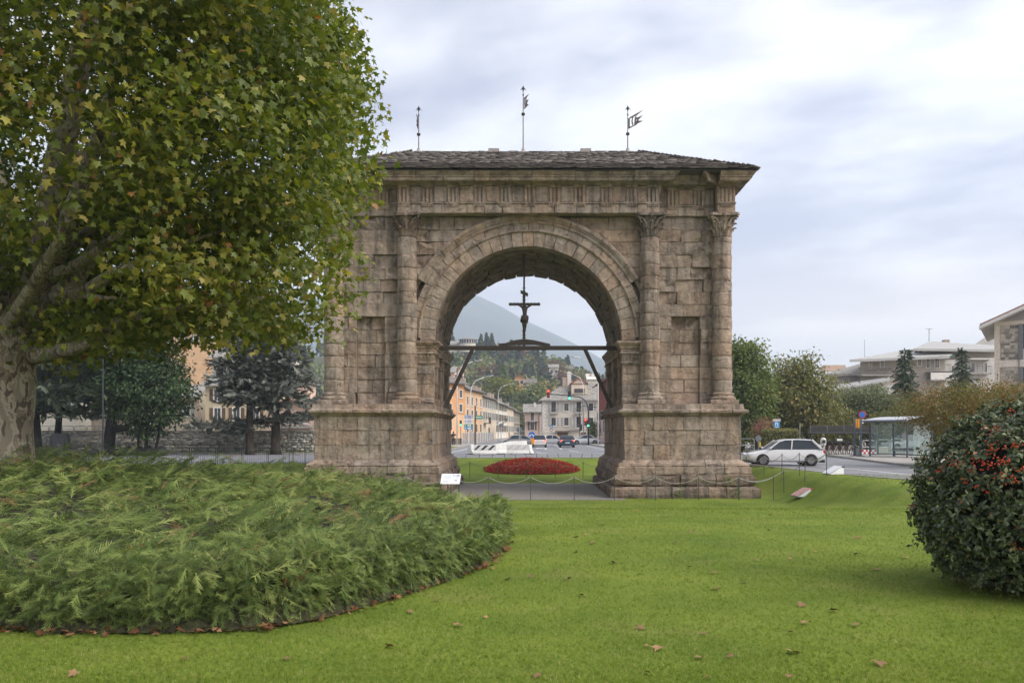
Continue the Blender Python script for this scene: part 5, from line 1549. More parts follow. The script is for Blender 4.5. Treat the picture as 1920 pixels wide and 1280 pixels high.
class House:
    def __init__(s, name, label, A, u, w, d, h, z0=-.1, cat='house', group=None):
        s.A = Vector((A[0], A[1], 0)); s.u = Vector((u[0], u[1], 0)).normalized(); s.v = Vector((-s.u.y, s.u.x, 0)); s.w, s.d, s.h, s.z0 = w, d, h, z0
        s.t = thing(name, label, cat, (s.A.x, s.A.y, z0), group)
    def q(s, a, b, z): p = s.A + s.u * a + s.v * b; return (p.x, p.y, z)
    def hexa(s, a0, a1, b0, b1, z0, z1, m=None):
        m = m or MB()
        m.hexa([s.q(a0, b0, z0), s.q(a1, b0, z0), s.q(a1, b1, z0), s.q(a0, b1, z0), s.q(a0, b0, z1), s.q(a1, b0, z1), s.q(a1, b1, z1), s.q(a0, b1, z1)]); return m
    def part(s, name, mat, a0, a1, b0, b1, z0, z1, parent=None): return s.hexa(a0, a1, b0, b1, z0, z1).build(name, mat, parent or s.t)
    def walls(s, mat, name='wall'): s.wall = s.part(name, mat, 0, s.w, 0, s.d, s.z0 - .2, s.h); return s.wall
    def gable(s, along, pitch, over, mat, thick=.18, fill=None, asym=.5):
        """two roof slabs; along='u' ridge runs along the front"""
        m = MB(); h = s.h
        if along == 'u':
            r = s.d * asym; zr = h + r * pitch; zb = h - over * pitch; zb2 = zr - (s.d - r + over) * pitch * (r / (s.d - r))
            for (b0, z0_, b1, z1_) in ((-over, zb, r, zr), (s.d + over, zb2, r, zr)):
                P0 = [s.q(-over * .6, b0, z0_), s.q(s.w + over * .6, b0, z0_), s.q(s.w + over * .6, b1, z1_), s.q(-over * .6, b1, z1_)]
                m.hexa(P0 + [(p[0], p[1], p[2] + thick) for p in P0])
            ends = [[s.q(a, 0, h - .01), s.q(a, s.d, h - .01), s.q(a, r, zr - .01)] for a in (.0, s.w)]
        else:
            r = s.w * asym; zr = h + r * pitch; zb = h - over * pitch
            p2 = (zr - h) / (s.w - r)
            for (a0, z0_, a1, z1_) in ((-over, zb, r, zr), (s.w + over, h - over * p2, r, zr)):
                P0 = [s.q(a0, -over, z0_), s.q(a1, -over, z1_), s.q(a1, s.d + over, z1_), s.q(a0, s.d + over, z0_)]
                m.hexa(P0 + [(p[0], p[1], p[2] + thick) for p in P0])
            ends = [[s.q(0, b, h - .01), s.q(s.w, b, h - .01), s.q(r, b, zr - .01)] for b in (.0, s.d)]
        s.roof = m.build('roof', mat, s.t)
        g = MB(); n = 3
        g.add(ends[0] + ends[1], [(0, 1, 2), (5, 4, 3), (0, 3, 4, 1), (1, 4, 5, 2), (2, 5, 3, 0)]); g.build('gable', fill or s.wall.data.materials[0], s.t)
        s.zr = zr; return s.roof
    def hip(s, pitch, over, mat, thick=.15):
        r = s.d / 2; zr = s.h + r * pitch; zb = s.h - over * pitch * .4; m = MB()
        e = [s.q(-over, -over, zb), s.q(s.w + over, -over, zb), s.q(s.w + over, s.d + over, zb), s.q(-over, s.d + over, zb)]
        rr = [s.q(min(r, s.w / 2 - .1), r, zr), s.q(max(s.w - r, s.w / 2 + .1), r, zr)]
        e2 = [(p[0], p[1], p[2] - thick) for p in e]
        m.add(e + rr + e2, [(0, 1, 5, 4), (1, 2, 5), (2, 3, 4, 5), (3, 0, 4), (0, 6, 7, 1), (1, 7, 8, 2), (2, 8, 9, 3), (3, 9, 6, 0), (9, 8, 7, 6)])
        s.roof = m.build('roof', mat, s.t); s.zr = zr; return s.roof
    def window(s, a, z, w=1.0, h=1.5, shut=None, trim=M_TRIM, frame=M_FRAME, sill=True, side=None, bars=True, name='window', glass=None):
        """a, z centre of the window on the front (side=None), or on the near end wall (side='end')"""
        def bx(m, a0, a1, o0, o1, z0, z1):
            if side is None: s.hexa(a0, a1, -o1, -o0, z0, z1, m)
            elif side == 'end': s.hexa(-o1, -o0, a0, a1, z0, z1, m)
            else: s.hexa(s.w + o0, s.w + o1, a0, a1, z0, z1, m)
            return m
        m = MB(); t = .12
        for (a0, a1, z0, z1) in ((a - w / 2 - t, a - w / 2, z - h / 2 - t, z + h / 2 + t), (a + w / 2, a + w / 2 + t, z - h / 2 - t, z + h / 2 + t), (a - w / 2, a + w / 2, z + h / 2, z + h / 2 + t), (a - w / 2, a + w / 2, z - h / 2 - t, z - h / 2)): bx(m, a0, a1, 0, .06, z0, z1)
        o = m.build(name, trim, s.t)
        bx(MB(), a - w / 2, a + w / 2, -.02, .018, z - h / 2, z + h / 2).build('pane', glass or M_GLASS, o)
        if bars:
            m = MB(); e = .05
            for (a0, a1, z0, z1) in ((a - w / 2, a - w / 2 + e, z - h / 2, z + h / 2), (a + w / 2 - e, a + w / 2, z - h / 2, z + h / 2), (a - e / 2, a + e / 2, z - h / 2, z + h / 2), (a - w / 2 + e, a - e / 2, z + h / 2 - e, z + h / 2), (a + e / 2, a + w / 2 - e, z + h / 2 - e, z + h / 2)): bx(m, a0, a1, .02, .045, z0, z1)
            m.build('frame', frame, o)
        if shut:
            for sg in (-1, 1):
                c = a + sg * (w / 2 + t + w * .26)
                m = bx(MB(), c - w * .25, c + w * .25, .02, .07, z - h / 2, z + h / 2)
                m.build('shutter', shut, o)
        if sill: bx(MB(), a - w / 2 - .2, a + w / 2 + .2, 0, .16, z - h / 2 - t - .09, z - h / 2 - t).build('sill', trim, o)
        return o
    def balcony(s, a0, a1, z, proj=1.0, hr=1.0, rail=M_RAIL, slabm=M_CONC, solid=False, flowers=None, b=0.0):
        o = s.hexa(a0, a1, -proj + b, b, z - .18, z).build('balcony', slabm, s.t)
        m = MB()
        if solid:
            s.hexa(a0, a1, -proj + b, -proj + .06 + b, z, z + hr, m)
            m.build('parapet', solid, o)
        else:
            s.hexa(a0, a1, -proj + b, -proj + .05 + b, z + hr - .05, z + hr, m)
            n = max(3, int((a1 - a0) / .22))
            for k in range(n + 1):
                x = a0 + (a1 - a0 - .03) * k / n; s.hexa(x, x + .03, -proj + .01 + b, -proj + .04 + b, z, z + hr - .05, m)
            for x in (a0, a1 - .04):
                s.hexa(x, x + .04, -proj + .05 + b, b, z + hr - .05, z + hr, m)
            m.build('railing', rail, o)
        if flowers:
            n = int((a1 - a0) * 40); pp = np.array([s.q(a0 + (a1 - a0) * RNG.random(), -proj - .05 + b + RNG.gauss(0, .08), z + hr * .75 + RNG.gauss(0, .14)) for _ in range(n)])
            scatter('flowers', LEAF_V, LEAF_F, pp, frames(NP.normal(size=(n, 3))), NP.uniform(.12, .2, n), flowers, o)['kind'] = 'stuff'
        return o
    def chimney(s, a, b, w, h, zb=None, mat=M_BRICK, cap=M_LOSED):
        zb = zb if zb is not None else s.zr - .8
        o = s.hexa(a - w / 2, a + w / 2, b - w / 2, b + w / 2, zb, zb + h).build('chimney', mat, s.roof)
        m = MB(); s.hexa(a - w / 2 - .1, a + w / 2 + .1, b - w / 2 - .1, b + w / 2 + .1, zb + h + .25, zb + h + .37, m)
        for (i, j) in ((-1, -1), (-1, 1), (1, -1), (1, 1)): s.hexa(a + i * (w / 2 - .08) - .07, a + i * (w / 2 - .08) + .07, b + j * (w / 2 - .08) - .07, b + j * (w / 2 - .08) + .07, zb + h, zb + h + .25, m)
        m.build('chimney_cap', cap, s.roof)
# --- row along the left side of the street
ROW = [(836, 165), (872, 172), (905, 190), (930, 215), (950, 240), (963, 258), (975, 280)]
RP_ = [Vector((PX(x, Y), Y)) for x, Y in ROW]
SPEC = [('orange three-storey corner house with white window frames, left in the archway', M_ORANGE, 11.4), ('apricot house next to the orange corner house', M_ORANGE2, 10.4), ('cream house with a wooden balcony, third in the street row', M_CREAM, 9.6),
        ('white house with two rows of narrow windows in the street row', M_WHITEW, 9.1), ('pale house with an arched doorway in the street row', M_CREAM, 8.6), ('brown stone house at the far end of the street row', M_DSTONE, 8.0)]
ROOFS = [M_LOSED, M_LOSED, M_LOSED, M_LOSE, M_LOSED, M_LOSED]
for i, (lb, mt, h) in enumerate(SPEC):
    a, b = RP_[i], RP_[i + 1]; w = (b - a).length - .05
    H = House('town_house', lb, a, b - a, w, 10 + i, h)
    H.walls(mt); H.gable('u', .38, .9 if i == 0 else .7, ROOFS[i], thick=.25)
    for k, (ca, cb) in enumerate(((.25, 2.6), (.7, 3.2)) if i < 4 else ((.5, 3),)): H.chimney(w * ca, cb, .9, 1.7, h + cb * .38 - .1, M_BRICK if i != 0 else M_ORANGE2)
    m = MB()
    for k in range(int(w / 1.2)): H.hexa(k * 1.2 + .3, k * 1.2 + .45, -.7, 0, h - .32, h - .16, m)
    if i < 3: m.build('rafters', M_WOODB, H.t)['kind'] = 'stuff'
    if i == 0:
        for z in (9.2, 6.4, 3.4): H.window(1.5, z, 1.5, 1.5)
        for z in (9.2, 6.4): H.window(5.9, z, 1.2, 1.5)
    else:
        n = max(2, int(w / 4)); rows = [z for z in (8.0, 5.3, 2.4) if z < h - .9]
        for z in rows:
            for k in range(n):
                if i == 2 and z < 3: continue
                H.window(w * (k + .5) / n, z, 1.5, 1.7, M_SHUT if i in (2, 4) else (M_SHUTB if i == 3 else None), bars=False)
    if i == 2: H.balcony(1.5, 5.5, 3.6, 1.2, 1.3, M_WOODB, M_WOODB); H.part('door', M_WOODB, 10, 12.4, -.06, 0, -.1, 2.6)
    if i == 3: H.balcony(1.0, 4.0, 4.2, .8); H.balcony(14, 18, 4.2, .8, flowers=L_RUST)
    if i == 4:
        ap = [(5, -.1), (5, 2.0), (5.4, 2.9), (6.2, 3.3), (7, 2.9), (7.4, 2.0), (7.4, -.1)]
        m = MB(); m.prism([Vector(H.q(a_, -.05, z_)) for a_, z_ in ap], (0, 0, 0), H.v * .04); m.build('arched_door', M_FRAMEB, H.t)
    if i == 0: H.part('plinth', M_ORANGE2, -.02, w, -.04, 0, -.1, 5.0)
# --- pale house with quoins
Yw = 172.0
H = House('corner_house', 'grey-beige house with white quoins, balconies and a broad dormer', (PX(1017, Yw), Yw), (1, 0), 15.5, 11, PZ(748, Yw))
H.walls(M_GREYW); H.hip(.72, .7, M_LOSE)
H.part('cornice', M_TRIM, -.12, H.w + .1, -.12, 0, H.h - .55, H.h - .05)
H.part('string_course', M_TRIM, -.06, H.w, -.08, 0, PZ(810, Yw), PZ(808, Yw))
k = 0; z = 1.9
while z < H.h - .7:
    H.part('quoin', M_TRIM, 0, .75 if k % 2 else .45, -.07, 0, z, z + .34); z += .38; k += 1
for px_, up, lo in ((1038, 'b', 'w'), (1062, 'w', 'w'), (1085, 'b', 'b'), (1108, 'w', 'w')):
    a = (px_ - 1017) * Yw / F
    if up == 'b': H.window(a, PZ(762, Yw), .95, 2.2, M_SHUT, frame=M_FRAMEB); H.balcony(a - .8, a + .8, PZ(774, Yw), .7, .95, flowers=L_GREEN if px_ == 1085 else None)
    else: H.window(a, PZ(763, Yw), .9, 1.5, M_SHUT, frame=M_FRAMEB)
    if lo == 'b': H.window(a, PZ(791, Yw), .95, 2.2, M_SHUT, frame=M_FRAMEB); H.balcony(a - 1.6, a + .6, PZ(804.5, Yw), .8, .95)
    else: H.window(a, PZ(790, Yw), .9, 1.6, M_SHUT, frame=M_FRAMEB)
H.part('shop_awning', M_WOODB, 2.6, 5.6, -.9, 0, 1.6, 1.8)
H.part('shop_door', M_FRAMEB, 3.0, 5.2, -.05, 0, -.1, 1.6)
H.part('shop_door', M_FRAMEB, 7.8, 8.8, -.05, 0, -.1, 1.7)
da0, da1 = (1072 - 1017) * Yw / F, (1101 - 1017) * Yw / F
dm = H.part('dormer', M_CREAM, da0, da1, .8, 6, PZ(738, Yw), PZ(719, Yw))
zt_ = PZ(719, Yw); zp = PZ(708, Yw); am = (da0 + da1) / 2
m = MB(); m.prism([Vector(H.q(da0 - .25, .5, zt_ - .1)), Vector(H.q(am, .5, zp)), Vector(H.q(da1 + .25, .5, zt_ - .1)), Vector(H.q(da1 + .25, .5, zt_ + .15)), Vector(H.q(am, .5, zp + .28)), Vector(H.q(da0 - .25, .5, zt_ + .15))], (0, 0, 0), H.v * 5); m.build('dormer_roof', M_REDROOF, H.t)
m = MB(); m.prism([Vector(H.q(da0, .82, zt_)), Vector(H.q(da1, .82, zt_)), Vector(H.q(am, .82, zp))], (0, 0, 0), H.v * 4.5); m.build('dormer_gable', M_CREAM, H.t)
H.part('dormer_band', M_FRAMEB, da0 + .05, da1 - .05, .72, .8, zt_ - .12, zt_ + .05)
H.part('dormer_window', M_GLASS, da0 + .55, da1 - .55, .74, .8, PZ(736, Yw), PZ(728, Yw))
for k in range(4): H.part('mullion', M_FRAMEB, da0 + .55 + k * .68, da0 + .63 + k * .68, .7, .74, PZ(736, Yw), PZ(728, Yw))
H.chimney(4.6, 3.6, .8, 2.2, H.h + 2.4); H.chimney(5.6, 4.4, .8, 3.0, H.h + 2.8, M_TRIM)
# --- small pink house closing the street
Yp = 200.0
H = House('town_house', 'small dusty pink house with one balcony at the end of the street', (PX(984, Yp), Yp), (1, 0), 4.3, 8, PZ(771, Yp))
H.walls(M_PINKW); H.gable('u', .42, .7, M_LOSE); H.chimney(2.4, 2.5, .5, 1.3, H.h + .8, M_TRIM)
a = (998 - 984) * Yp / F; H.window(a, PZ(780, Yp), .8, 2.0, None, frame=M_FRAMEB, glass=M_SHUTB, sill=False); H.balcony(.5, 3.2, PZ(789, Yp), .9, .9)
H.window(a, PZ(798, Yp), .9, 2.0, M_SHUTB, frame=M_FRAMEB, sill=False)
H.part('drainpipe', M_WOODB, 3.3, 3.4, -.12, -.02, -.1, H.h)
# --- dark red building on the right edge of the archway
H = House('red_building', 'dark red boarded building at the right edge of the archway', (12.4, 150), (0, -1), 30, 9, 9.8)
H.walls(M_PINKW)
zb = 5.2
k = 0; a = 0.0
while a < 29.9:
    H.part('board', M_REDW, a + .01, min(30, a + .58), -.07 - .015 * (k % 2), 0, zb, 9.75); a += .6; k += 1
H.gable('u', .45, 1.1, M_REDROOF, fill=M_REDW)
for a in (4, 11, 18, 25): H.window(a, 2.6, 1.6, 1.9, frame=M_FRAMEB, sill=False); H.part('shutter_box', M_WOODB, a - 1.6, a - .9, -.5, -.08, 3.6, 5.0)

# --- houses on the left beyond the stone wall
Yl = 98.0
H = House('house', 'salmon pink house with geraniums on its balcony beside the arch', (PX(500, Yl), Yl), (1, 0), 6.6, 8, PZ(763, Yl))
H.walls(M_PINK2); H.gable('v', .26, .8, M_REDROOF, asym=.42)
for px_ in (537, 570): H.window((px_ - 500) * Yl / F, PZ(783, Yl), .7, 1.1, frame=M_FRAMEB, glass=M_SHUTB)
H.balcony(1.2, 5.4, PZ(799, Yl), .9, .8, M_TRIM, M_CONC, flowers=leaf_mat('geranium', [(0, (.05, .08, .02)), (.4, (.08, .1, .03)), (.5, (.45, .12, .14)), (1, (.5, .2, .22))], .2))
H = House('house', 'white house with timber loggia behind the cedars', (PX(172, 104), 104), (1, 0), 4.9, 8, PZ(700, 104))
H.walls(M_WHITEW); H.gable('u', .4, .9, M_LOSED)
H.part('stone_base', M_DSTONE, -.03, 4.93, -.06, 0, -.1, PZ(780, 104))
for z in (PZ(722, 104), PZ(752, 104)): H.balcony(.5, 4.2, z - 1.0, .9, 1.0, M_WOODB, M_WOODB)
for z in (PZ(722, 104), PZ(755, 104)): H.window(1.4, z, .9, 1.6, M_SHUTB); H.window(3.4, z, .9, 1.6, M_SHUTB)
H.window(3.6, PZ(790, 104), 1.8, 1.5, frame=M_WOODB, trim=M_WOODB)
H = House('house', 'yellow house glimpsed between the yew and the blue cedars', (PX(385, 112), 112), (1, 0), 8.2, 8, PZ(720, 112))
H.walls(M_YELW); H.gable('u', .4, .8, M_LOSE)
for a in (1.6, 4.1, 6.6):
    for z in (PZ(740, 112), PZ(775, 112)): H.window(a, z, .9, 1.5, M_SHUTB)
H = House('house', 'pale house with grey roof high behind the blue cedars', (PX(398, 150), 150), (1, 0), 13, 9, PZ(668, 150))
H.walls(M_WHITEW); H.gable('u', .4, .9, M_LOSE)
for a in (2, 5, 8, 11):
    for z in (PZ(690, 150), PZ(720, 150)): H.window(a, z, 1.0, 1.6, M_SHUTB)
H = House('house', 'pink gabled house above the salmon house', (PX(520, 128), 128), (1, 0), 3.8, 8, PZ(714, 128))
H.walls(M_PINK2); H.gable('v', .4, .6, M_LOSE); H.window(1.9, PZ(724, 128), .8, 1.2)
H = House('house', 'long low cream house behind the yew', (PX(262, 118), 118), (1, 0), 8, 8, PZ(742, 118))
H.walls(M_CREAM); H.gable('u', .4, .8, M_LOSE)
for a in (1.5, 4, 6.5): H.window(a, PZ(770, 118), .9, 1.4, M_SHUT)
H = House('house', 'orange house far behind the plane tree foliage', (PX(300, 190), 190), (1, 0), 16, 9, PZ(588, 190))
H.walls(M_ORANGE2); H.gable('u', .4, .9, M_LOSE)
for a in (2, 5, 8, 11, 14):
    for z in (PZ(605, 190), PZ(635, 190)): H.window(a, z, 1.0, 1.6, M_SHUT)
H = House('house', 'grey house at the far left behind the dark cedars', (PX(20, 112), 112), (1, 0), 9, 8, PZ(735, 112))
H.walls(M_GREYW); H.gable('u', .4, .8, M_LOSED)
for a in (1.5, 4.5, 7.5): H.window(a, PZ(760, 112), .9, 1.5, M_SHUT)

# --- apartment block on the right
Ya = 122.0
def az(y): return PZ(y, Ya)
ab = thing('apartment_block', 'grey apartment block with stepped low-pitched roofs and long balconies', 'building', (PX(1700, Ya), Ya, -.1))
M_APT = pmat('apartment_plaster', (0.43, 0.38, 0.32), .9, .08, .5, .1, 20)
M_APTL = pmat('apartment_pale', (0.52, 0.50, 0.47), .9, .06, .5, .1, 20)
M_EAVE = pmat('grey_metal_roof', (0.40, 0.39, 0.37), .6, .08, 1, stretch=(.3, 4, 1))
def apx(x): return PX(x, Ya)
class MB2(MB):
    def bb(s_, x0, x1, y0, y1, z0, z1, bev=0.0):
        k = .46
        c = [(xx + k * (y - Ya), y) for xx, y in ((x0, y0), (x1, y0), (x1, y1), (x0, y1))]
        return s_.hexa([(*q, z0) for q in c] + [(*q, z1) for q in c])
m = MB2(); m.bb(apx(1613), apx(1772), Ya, Ya + 14, -.2, az(671)); m.build('wall', M_APT, ab)
m = MB2(); m.bb(apx(1549), apx(1613) - .01, Ya + 1.5, Ya + 14, -.2, az(700)); m.build('side_wall', M_APTL, ab)
m = MB2(); m.bb(apx(1735), apx(1875), Ya + 4, Ya + 16, -.2, az(652)); m.build('upper_wall', M_APT, ab)
m = MB2(); m.bb(apx(1772) + .01, apx(1875) - .01, Ya + 2.0, Ya + 3.98, -.2, az(672)); m.build('bay_wall', M_APTL, ab)
def roofslab(name, pts_, th=.35, dep=9, mat=M_EAVE):
    """pts_: (px, py, extra distance) corners of the upper face"""
    q = [P(x, y, Ya + e) for x, y, e in pts_]
    m = MB(); n = len(q)
    m.add(q + [p - Vector((0, 0, th)) for p in q], [tuple(range(n)), tuple(range(2 * n - 1, n - 1, -1))] + [(i, (i + 1) % n, n + (i + 1) % n, n + i) for i in range(n)])
    return m.build(name, mat, ab)
roofslab('roof', [(1593, 674, -2), (1780, 667, -2), (1790, 660, 7), (1706, 654, 7)])
roofslab('roof', [(1713, 653, 2), (1880, 655, 2), (1880, 648, 10), (1752, 640, 10), (1741, 641, 10)])
roofslab('roof', [(1546, 701, 0), (1613, 699, 0), (1613, 681, 10), (1590, 688, 10)], mat=M_LOSE)
roofslab('porch_roof', [(1548, 731, -6), (1668, 712, -6), (1668, 706, -1), (1560, 722, -1)], th=.25)
roofslab('roof', [(1818, 652, 8), (1880, 652, 8), (1880, 634, 16), (1850, 630, 16)], mat=M_LOSE)
m = MB2(); m.bb(apx(1819) - 4, apx(1880), Ya + 9, Ya + 20, az(660), az(645)); m.build('rear_wall', M_APT, ab)
m = MB(); m.bb(apx(1842), apx(1852), Ya + 11, Ya + 12, az(650), az(621)); m.build('chimney', M_BRICK, ab)
m = MB(); m.bb(apx(1574), apx(1615), Ya + 6, Ya + 7, az(690), az(678)); m.build('parapet', M_PINK2, ab)
m = MB(); m.bb(apx(1560), apx(1660), Ya - 4, Ya - .02, -.2, az(724)); m.build('porch_wall', M_APTL, ab)
HA = House('apartment_wing', 'x', (apx(1613), Ya), (1, 0), 1, 1, 1); bpy.data.objects.remove(HA.t); HA.t = ab
def apw(x, y, w, h, off=0.0, **kw):
    HA.A = Vector((apx(1613), Ya + off, 0)); HA.window(apx(x) - apx(1613), az(y), w * Ya / F, h * Ya / F, trim=M_TRIM, sill=False, **kw)
for x, y, w, h, off in ((1565, 712, 9, 10, 1.5), (1594, 712, 8, 10, 1.5), (1654, 682, 6, 12, 0), (1632, 684, 4, 14, 0), (1724, 679, 6, 12, 0), (1740, 680, 6, 18, 0), (1757, 680, 8, 18, 0), (1746, 652.5, 16, 7, 4), (1757, 652.5, 3.5, 7, 4), (1838, 687, 7, 18, 2.0), (1862, 687, 6, 18, 2.0), (1800, 690, 6, 14, 2.0)):
    apw(x, y, w, h, off)
HA.A = Vector((apx(1613), Ya, 0))
M_GER = leaf_mat('balcony_flower', [(0, (.05, .07, .02)), (.5, (.12, .1, .03)), (1, (.3, .08, .06))], .2)
HA.balcony(-.3, apx(1668) - apx(1613), az(703), 1.3, 1.0, M_RAIL, M_CONC, flowers=M_GER)
HA.balcony(apx(1735) - apx(1613), apx(1775) - apx(1613), az(697), 1.5, 1.0, M_RAIL, M_CONC)
HA.balcony(apx(1736) - apx(1613), apx(1775) - apx(1613), az(712), 1.5, 1.1, solid=M_TRIM)
HA.balcony(apx(1826) - apx(1613), apx(1866) - apx(1613), az(698), 1.2, 1.0, M_RAIL, M_CONC, b=2.0)
m = MB(); m.bb(apx(1822), apx(1868), Ya + .2, Ya + 2, az(673), az(671)); m.build('awning', M_TRIM, ab)
m = MB(); m.bb(apx(1752), apx(1781), Ya - 1.5, Ya - .1, az(669.5), az(668.3)); m.build('awning', pmat('green_awning', (.04, .22, .12), .8), ab)
m = MB(); a = P(1742, 640, Ya + 6); m.tube([a, a + Vector((0, 0, 1.9))], .05, 6); m.tube([a + Vector((-.5, 0, 1.9)), a + Vector((.5, 0, 1.9))], .03, 5); m.build('aerial', M_RAIL, ab)
m = MB(); a = P(1621, 662, Ya + 3); m.tube([a - Vector((0, 0, .6)), a + Vector((0, 0, 2.0))], .03, 5); m.build('aerial', M_RAIL, ab)

# --- near corner building at the right edge
Yc = 75.0
M_STPAN = pmat('stone_cladding', (0.36, 0.32, 0.26), .9, .1, 6, .3, 14, objvar=.5)
H = House('corner_building', 'cream building with stone cladding and wide white eaves at right edge', (PX(1866, Yc), Yc), (.86, -.51), 12.5, 12, PZ(600, Yc), cat='building')
H.walls(pmat('cream_render', (0.60, 0.52, 0.42), .9, .06, .5))
H.h -= .16; H.gable('v', .45, 1.16, M_TRIM, thick=.12, fill=M_APTL); H.roof.name = 'soffit'; H.h += .16
H.gable('v', .45, 1.15, M_REDROOF, thick=.12, fill=M_APTL)
m = MB(); ov = 1.2
for sg, r in ((0, 0), (1, 0)):
    pass
zr = H.zr
m.prism([Vector(H.q(-1.2, -1.2, H.h - .54 - .28)), Vector(H.q(6.25, -1.2, zr - .02 - .28)), Vector(H.q(13.7, -1.2, H.h - .54 - .28)), Vector(H.q(13.7, -1.2, H.h - .54)), Vector(H.q(6.25, -1.2, zr - .02)), Vector(H.q(-1.2, -1.2, H.h - .54))], (0, 0, 0), H.v * 1.18)
m.build('verge_board', M_TRIM, H.t)
for (y0, y1) in ((610, 675), (690, 760)):
    x = 0
    zz0, zz1 = PZ(y1, Yc), PZ(y0, Yc)
    rg = random.Random(int(y0))
    z = zz0
    while z < zz1 - .05:
        hh = min(rg.choice((.16, .22, .3)), zz1 - z); a = .42
        while a < 1.78:
            w = rg.uniform(.2, .5); b = min(1.8, a + w)
            H.part('cladding_stone', M_STPAN, a + .008, b - .008, -.035 - rg.random() * .02, 0, z + .006, z + hh - .006); a = b
        z += hh
    o = H.part('window', M_RAIL, 1.86, 2.12, -.06, 0, zz0, zz1)
    H.part('pane', M_GLASS, 2.12, 4.2, -.03, 0, zz0 + (.0 if y0 > 650 else .9), zz1, o)
    for k in range(3): H.part('mullion', M_RAIL, 2.6 + k * .55, 2.64 + k * .55, -.05, -.03, zz0 + (.0 if y0 > 650 else .9), zz1, o)
H.part('floor_band', pmat('cream_band', (.64, .57, .48), .9), -.05, 12.5, -.1, 0, PZ(689, Yc), PZ(676, Yc))
H.part('corner_pier', pmat('cream_pier', (.62, .55, .45), .9), -.06, .36, -.12, 0, -.1, H.h - .05)
H.part('rain_pipe', M_RAIL, 1.78, 1.86, -.14, -.05, -.1, PZ(610, Yc))
# ------------------------------------------------------------------ hill, wood, mountain, haze
CREST = [(-2500, 600), (-900, 640), (300, 655), (700, 668), (860, 672), (900, 668), (950, 674), (1000, 680), (1030, 694), (1060, 707), (1100, 724), (1140, 740), (1250, 768), (1500, 792), (2600, 800)]
def interp(t, x):
    if x <= t[0][0]: return t[0][1]
    for (a, va), (b, vb) in zip(t, t[1:]):
        if a <= x <= b: return va + (vb - va) * (x - a) / (b - a)
    return t[-1][1]
def hill_z(X, Y):
    px = HX + X / 500 * F
    top = max(0, PZ(interp(CREST, px), 500))
    f = sstep(285, 520, Y) if Y < 520 else 1 - .5 * sstep(600, 900, Y)
    return -.34 + top * f * (1 + .05 * noise.noise(Vector((X * .02, Y * .02, 0)))) - (1.0 if Y < 288 or Y > 890 else 0)
m = MB(); nx, ny = 70, 26
xs_ = [-900 + 1500 * i / (nx - 1) for i in range(nx)]; ys_ = [286 + 610 * j / (ny - 1) for j in range(ny)]
m.add([(x, y, hill_z(x, y)) for y in ys_ for x in xs_], [(j * nx + i, j * nx + i + 1, (j + 1) * nx + i + 1, (j + 1) * nx + i) for j in range(ny - 1) for i in range(nx - 1)])
M_HILL = pmat('hill_grass', (0.10, 0.10, 0.05), 1, .3, .05, col2=(.05, .065, .025))
tag(m.build('hill', M_HILL, None, True), 'wooded hill seen through the archway', kind='structure')
# wood: crowns that read as one mass
def crown_pts(base, h, r, conif, n):
    if conif:
        u = NP.random(n) ** .7; a = NP.uniform(0, 6.283, n); rr = r * (1 - u) * NP.uniform(.5, 1, n) + .2
        p = np.stack([rr * np.cos(a), rr * np.sin(a), h * (.12 + .88 * u)], 1)
    else:
        q = nrmz(NP.normal(size=(n, 3))) * (NP.random((n, 1)) ** .35); p = q * np.array((r, r, h * .42)) + np.array((0, 0, h * .58))
        p += NP.normal(size=p.shape) * r * .12
    return p + np.array(base)
CARD_V = np.array([(-.5, -.4, 0), (.5, -.5, .1), (.6, .4, 0), (0, .7, -.1), (-.55, .35, .08)]); CARD_F = np.array([(0, 1, 2), (0, 2, 3), (0, 3, 4)])
KINDS = [('dark conifers', L_DARK, True), ('green trees', L_GREEN, False), ('rust-brown trees', L_RUST, False), ('olive trees', L_OLIVE, False)]
PT = {k: [] for k in range(4)}
rg = random.Random(31)
cnt = 0
while cnt < 620:
    px = rg.uniform(780, 1160) if rg.random() < .72 else rg.uniform(-100, 780)
    Y = rg.uniform(296, 560); X = (px - HX) * Y / F
    ytop = interp(CREST, px)
    if px > 1085 and rg.random() < .5: continue
    z = hill_z(X, Y)
    upper = sstep(330, 480, Y)
    k = rg.choices((0, 1, 2, 3), (.34 + .1 * upper, .3, .04 + .26 * upper * (1 if 880 < px < 1090 else .3), .26))[0]
    h = rg.uniform(8, 14) * (1.1 if k == 0 else .85)
    if 860 < px < 892 and Y > 400: h *= .5
    PT[k].append(crown_pts((X, Y, z - .5), h, h * (.22 if k == 0 else .34), KINDS[k][2], 95)); cnt += 1
for k, (nm, mt, cf) in enumerate(KINDS):
    A = np.concatenate(PT[k])
    o = scatter('wood', CARD_V, CARD_F, A, frames(NP.normal(size=A.shape) + np.array((0, -.5, .6))), NP.uniform(.7, 1.5, len(A)), mt)
    tag(o, nm + ' of the wood on the hill', 'wood', kind='stuff')
def far_tree(name, label, px, ytop, Y, h, r, mat, conif, n=420, sz=.75):
    X = PX(px, Y); zt = PZ(ytop, Y)
    t = thing(name, label, 'tree', (X, Y, zt - h))
    MB().tube([(X, Y, zt - h - .5), (X, Y, zt - h * .4), (X, Y, zt - h * .12)], [.35, .25, .06], 6).build('trunk', M_BARK, t)
    A = crown_pts((X, Y, zt - h), h, r, conif, n)
    scatter('crown', CARD_V, CARD_F, A, frames(NP.normal(size=A.shape) + np.array((0, -.4, .6))), NP.uniform(.6, 1.3, n) * sz, mat, t)
far_tree('spruce_tree', 'left of three dark spruces beside the round villa', 902, 626, 470, 15, 4.2, L_DARK, True)
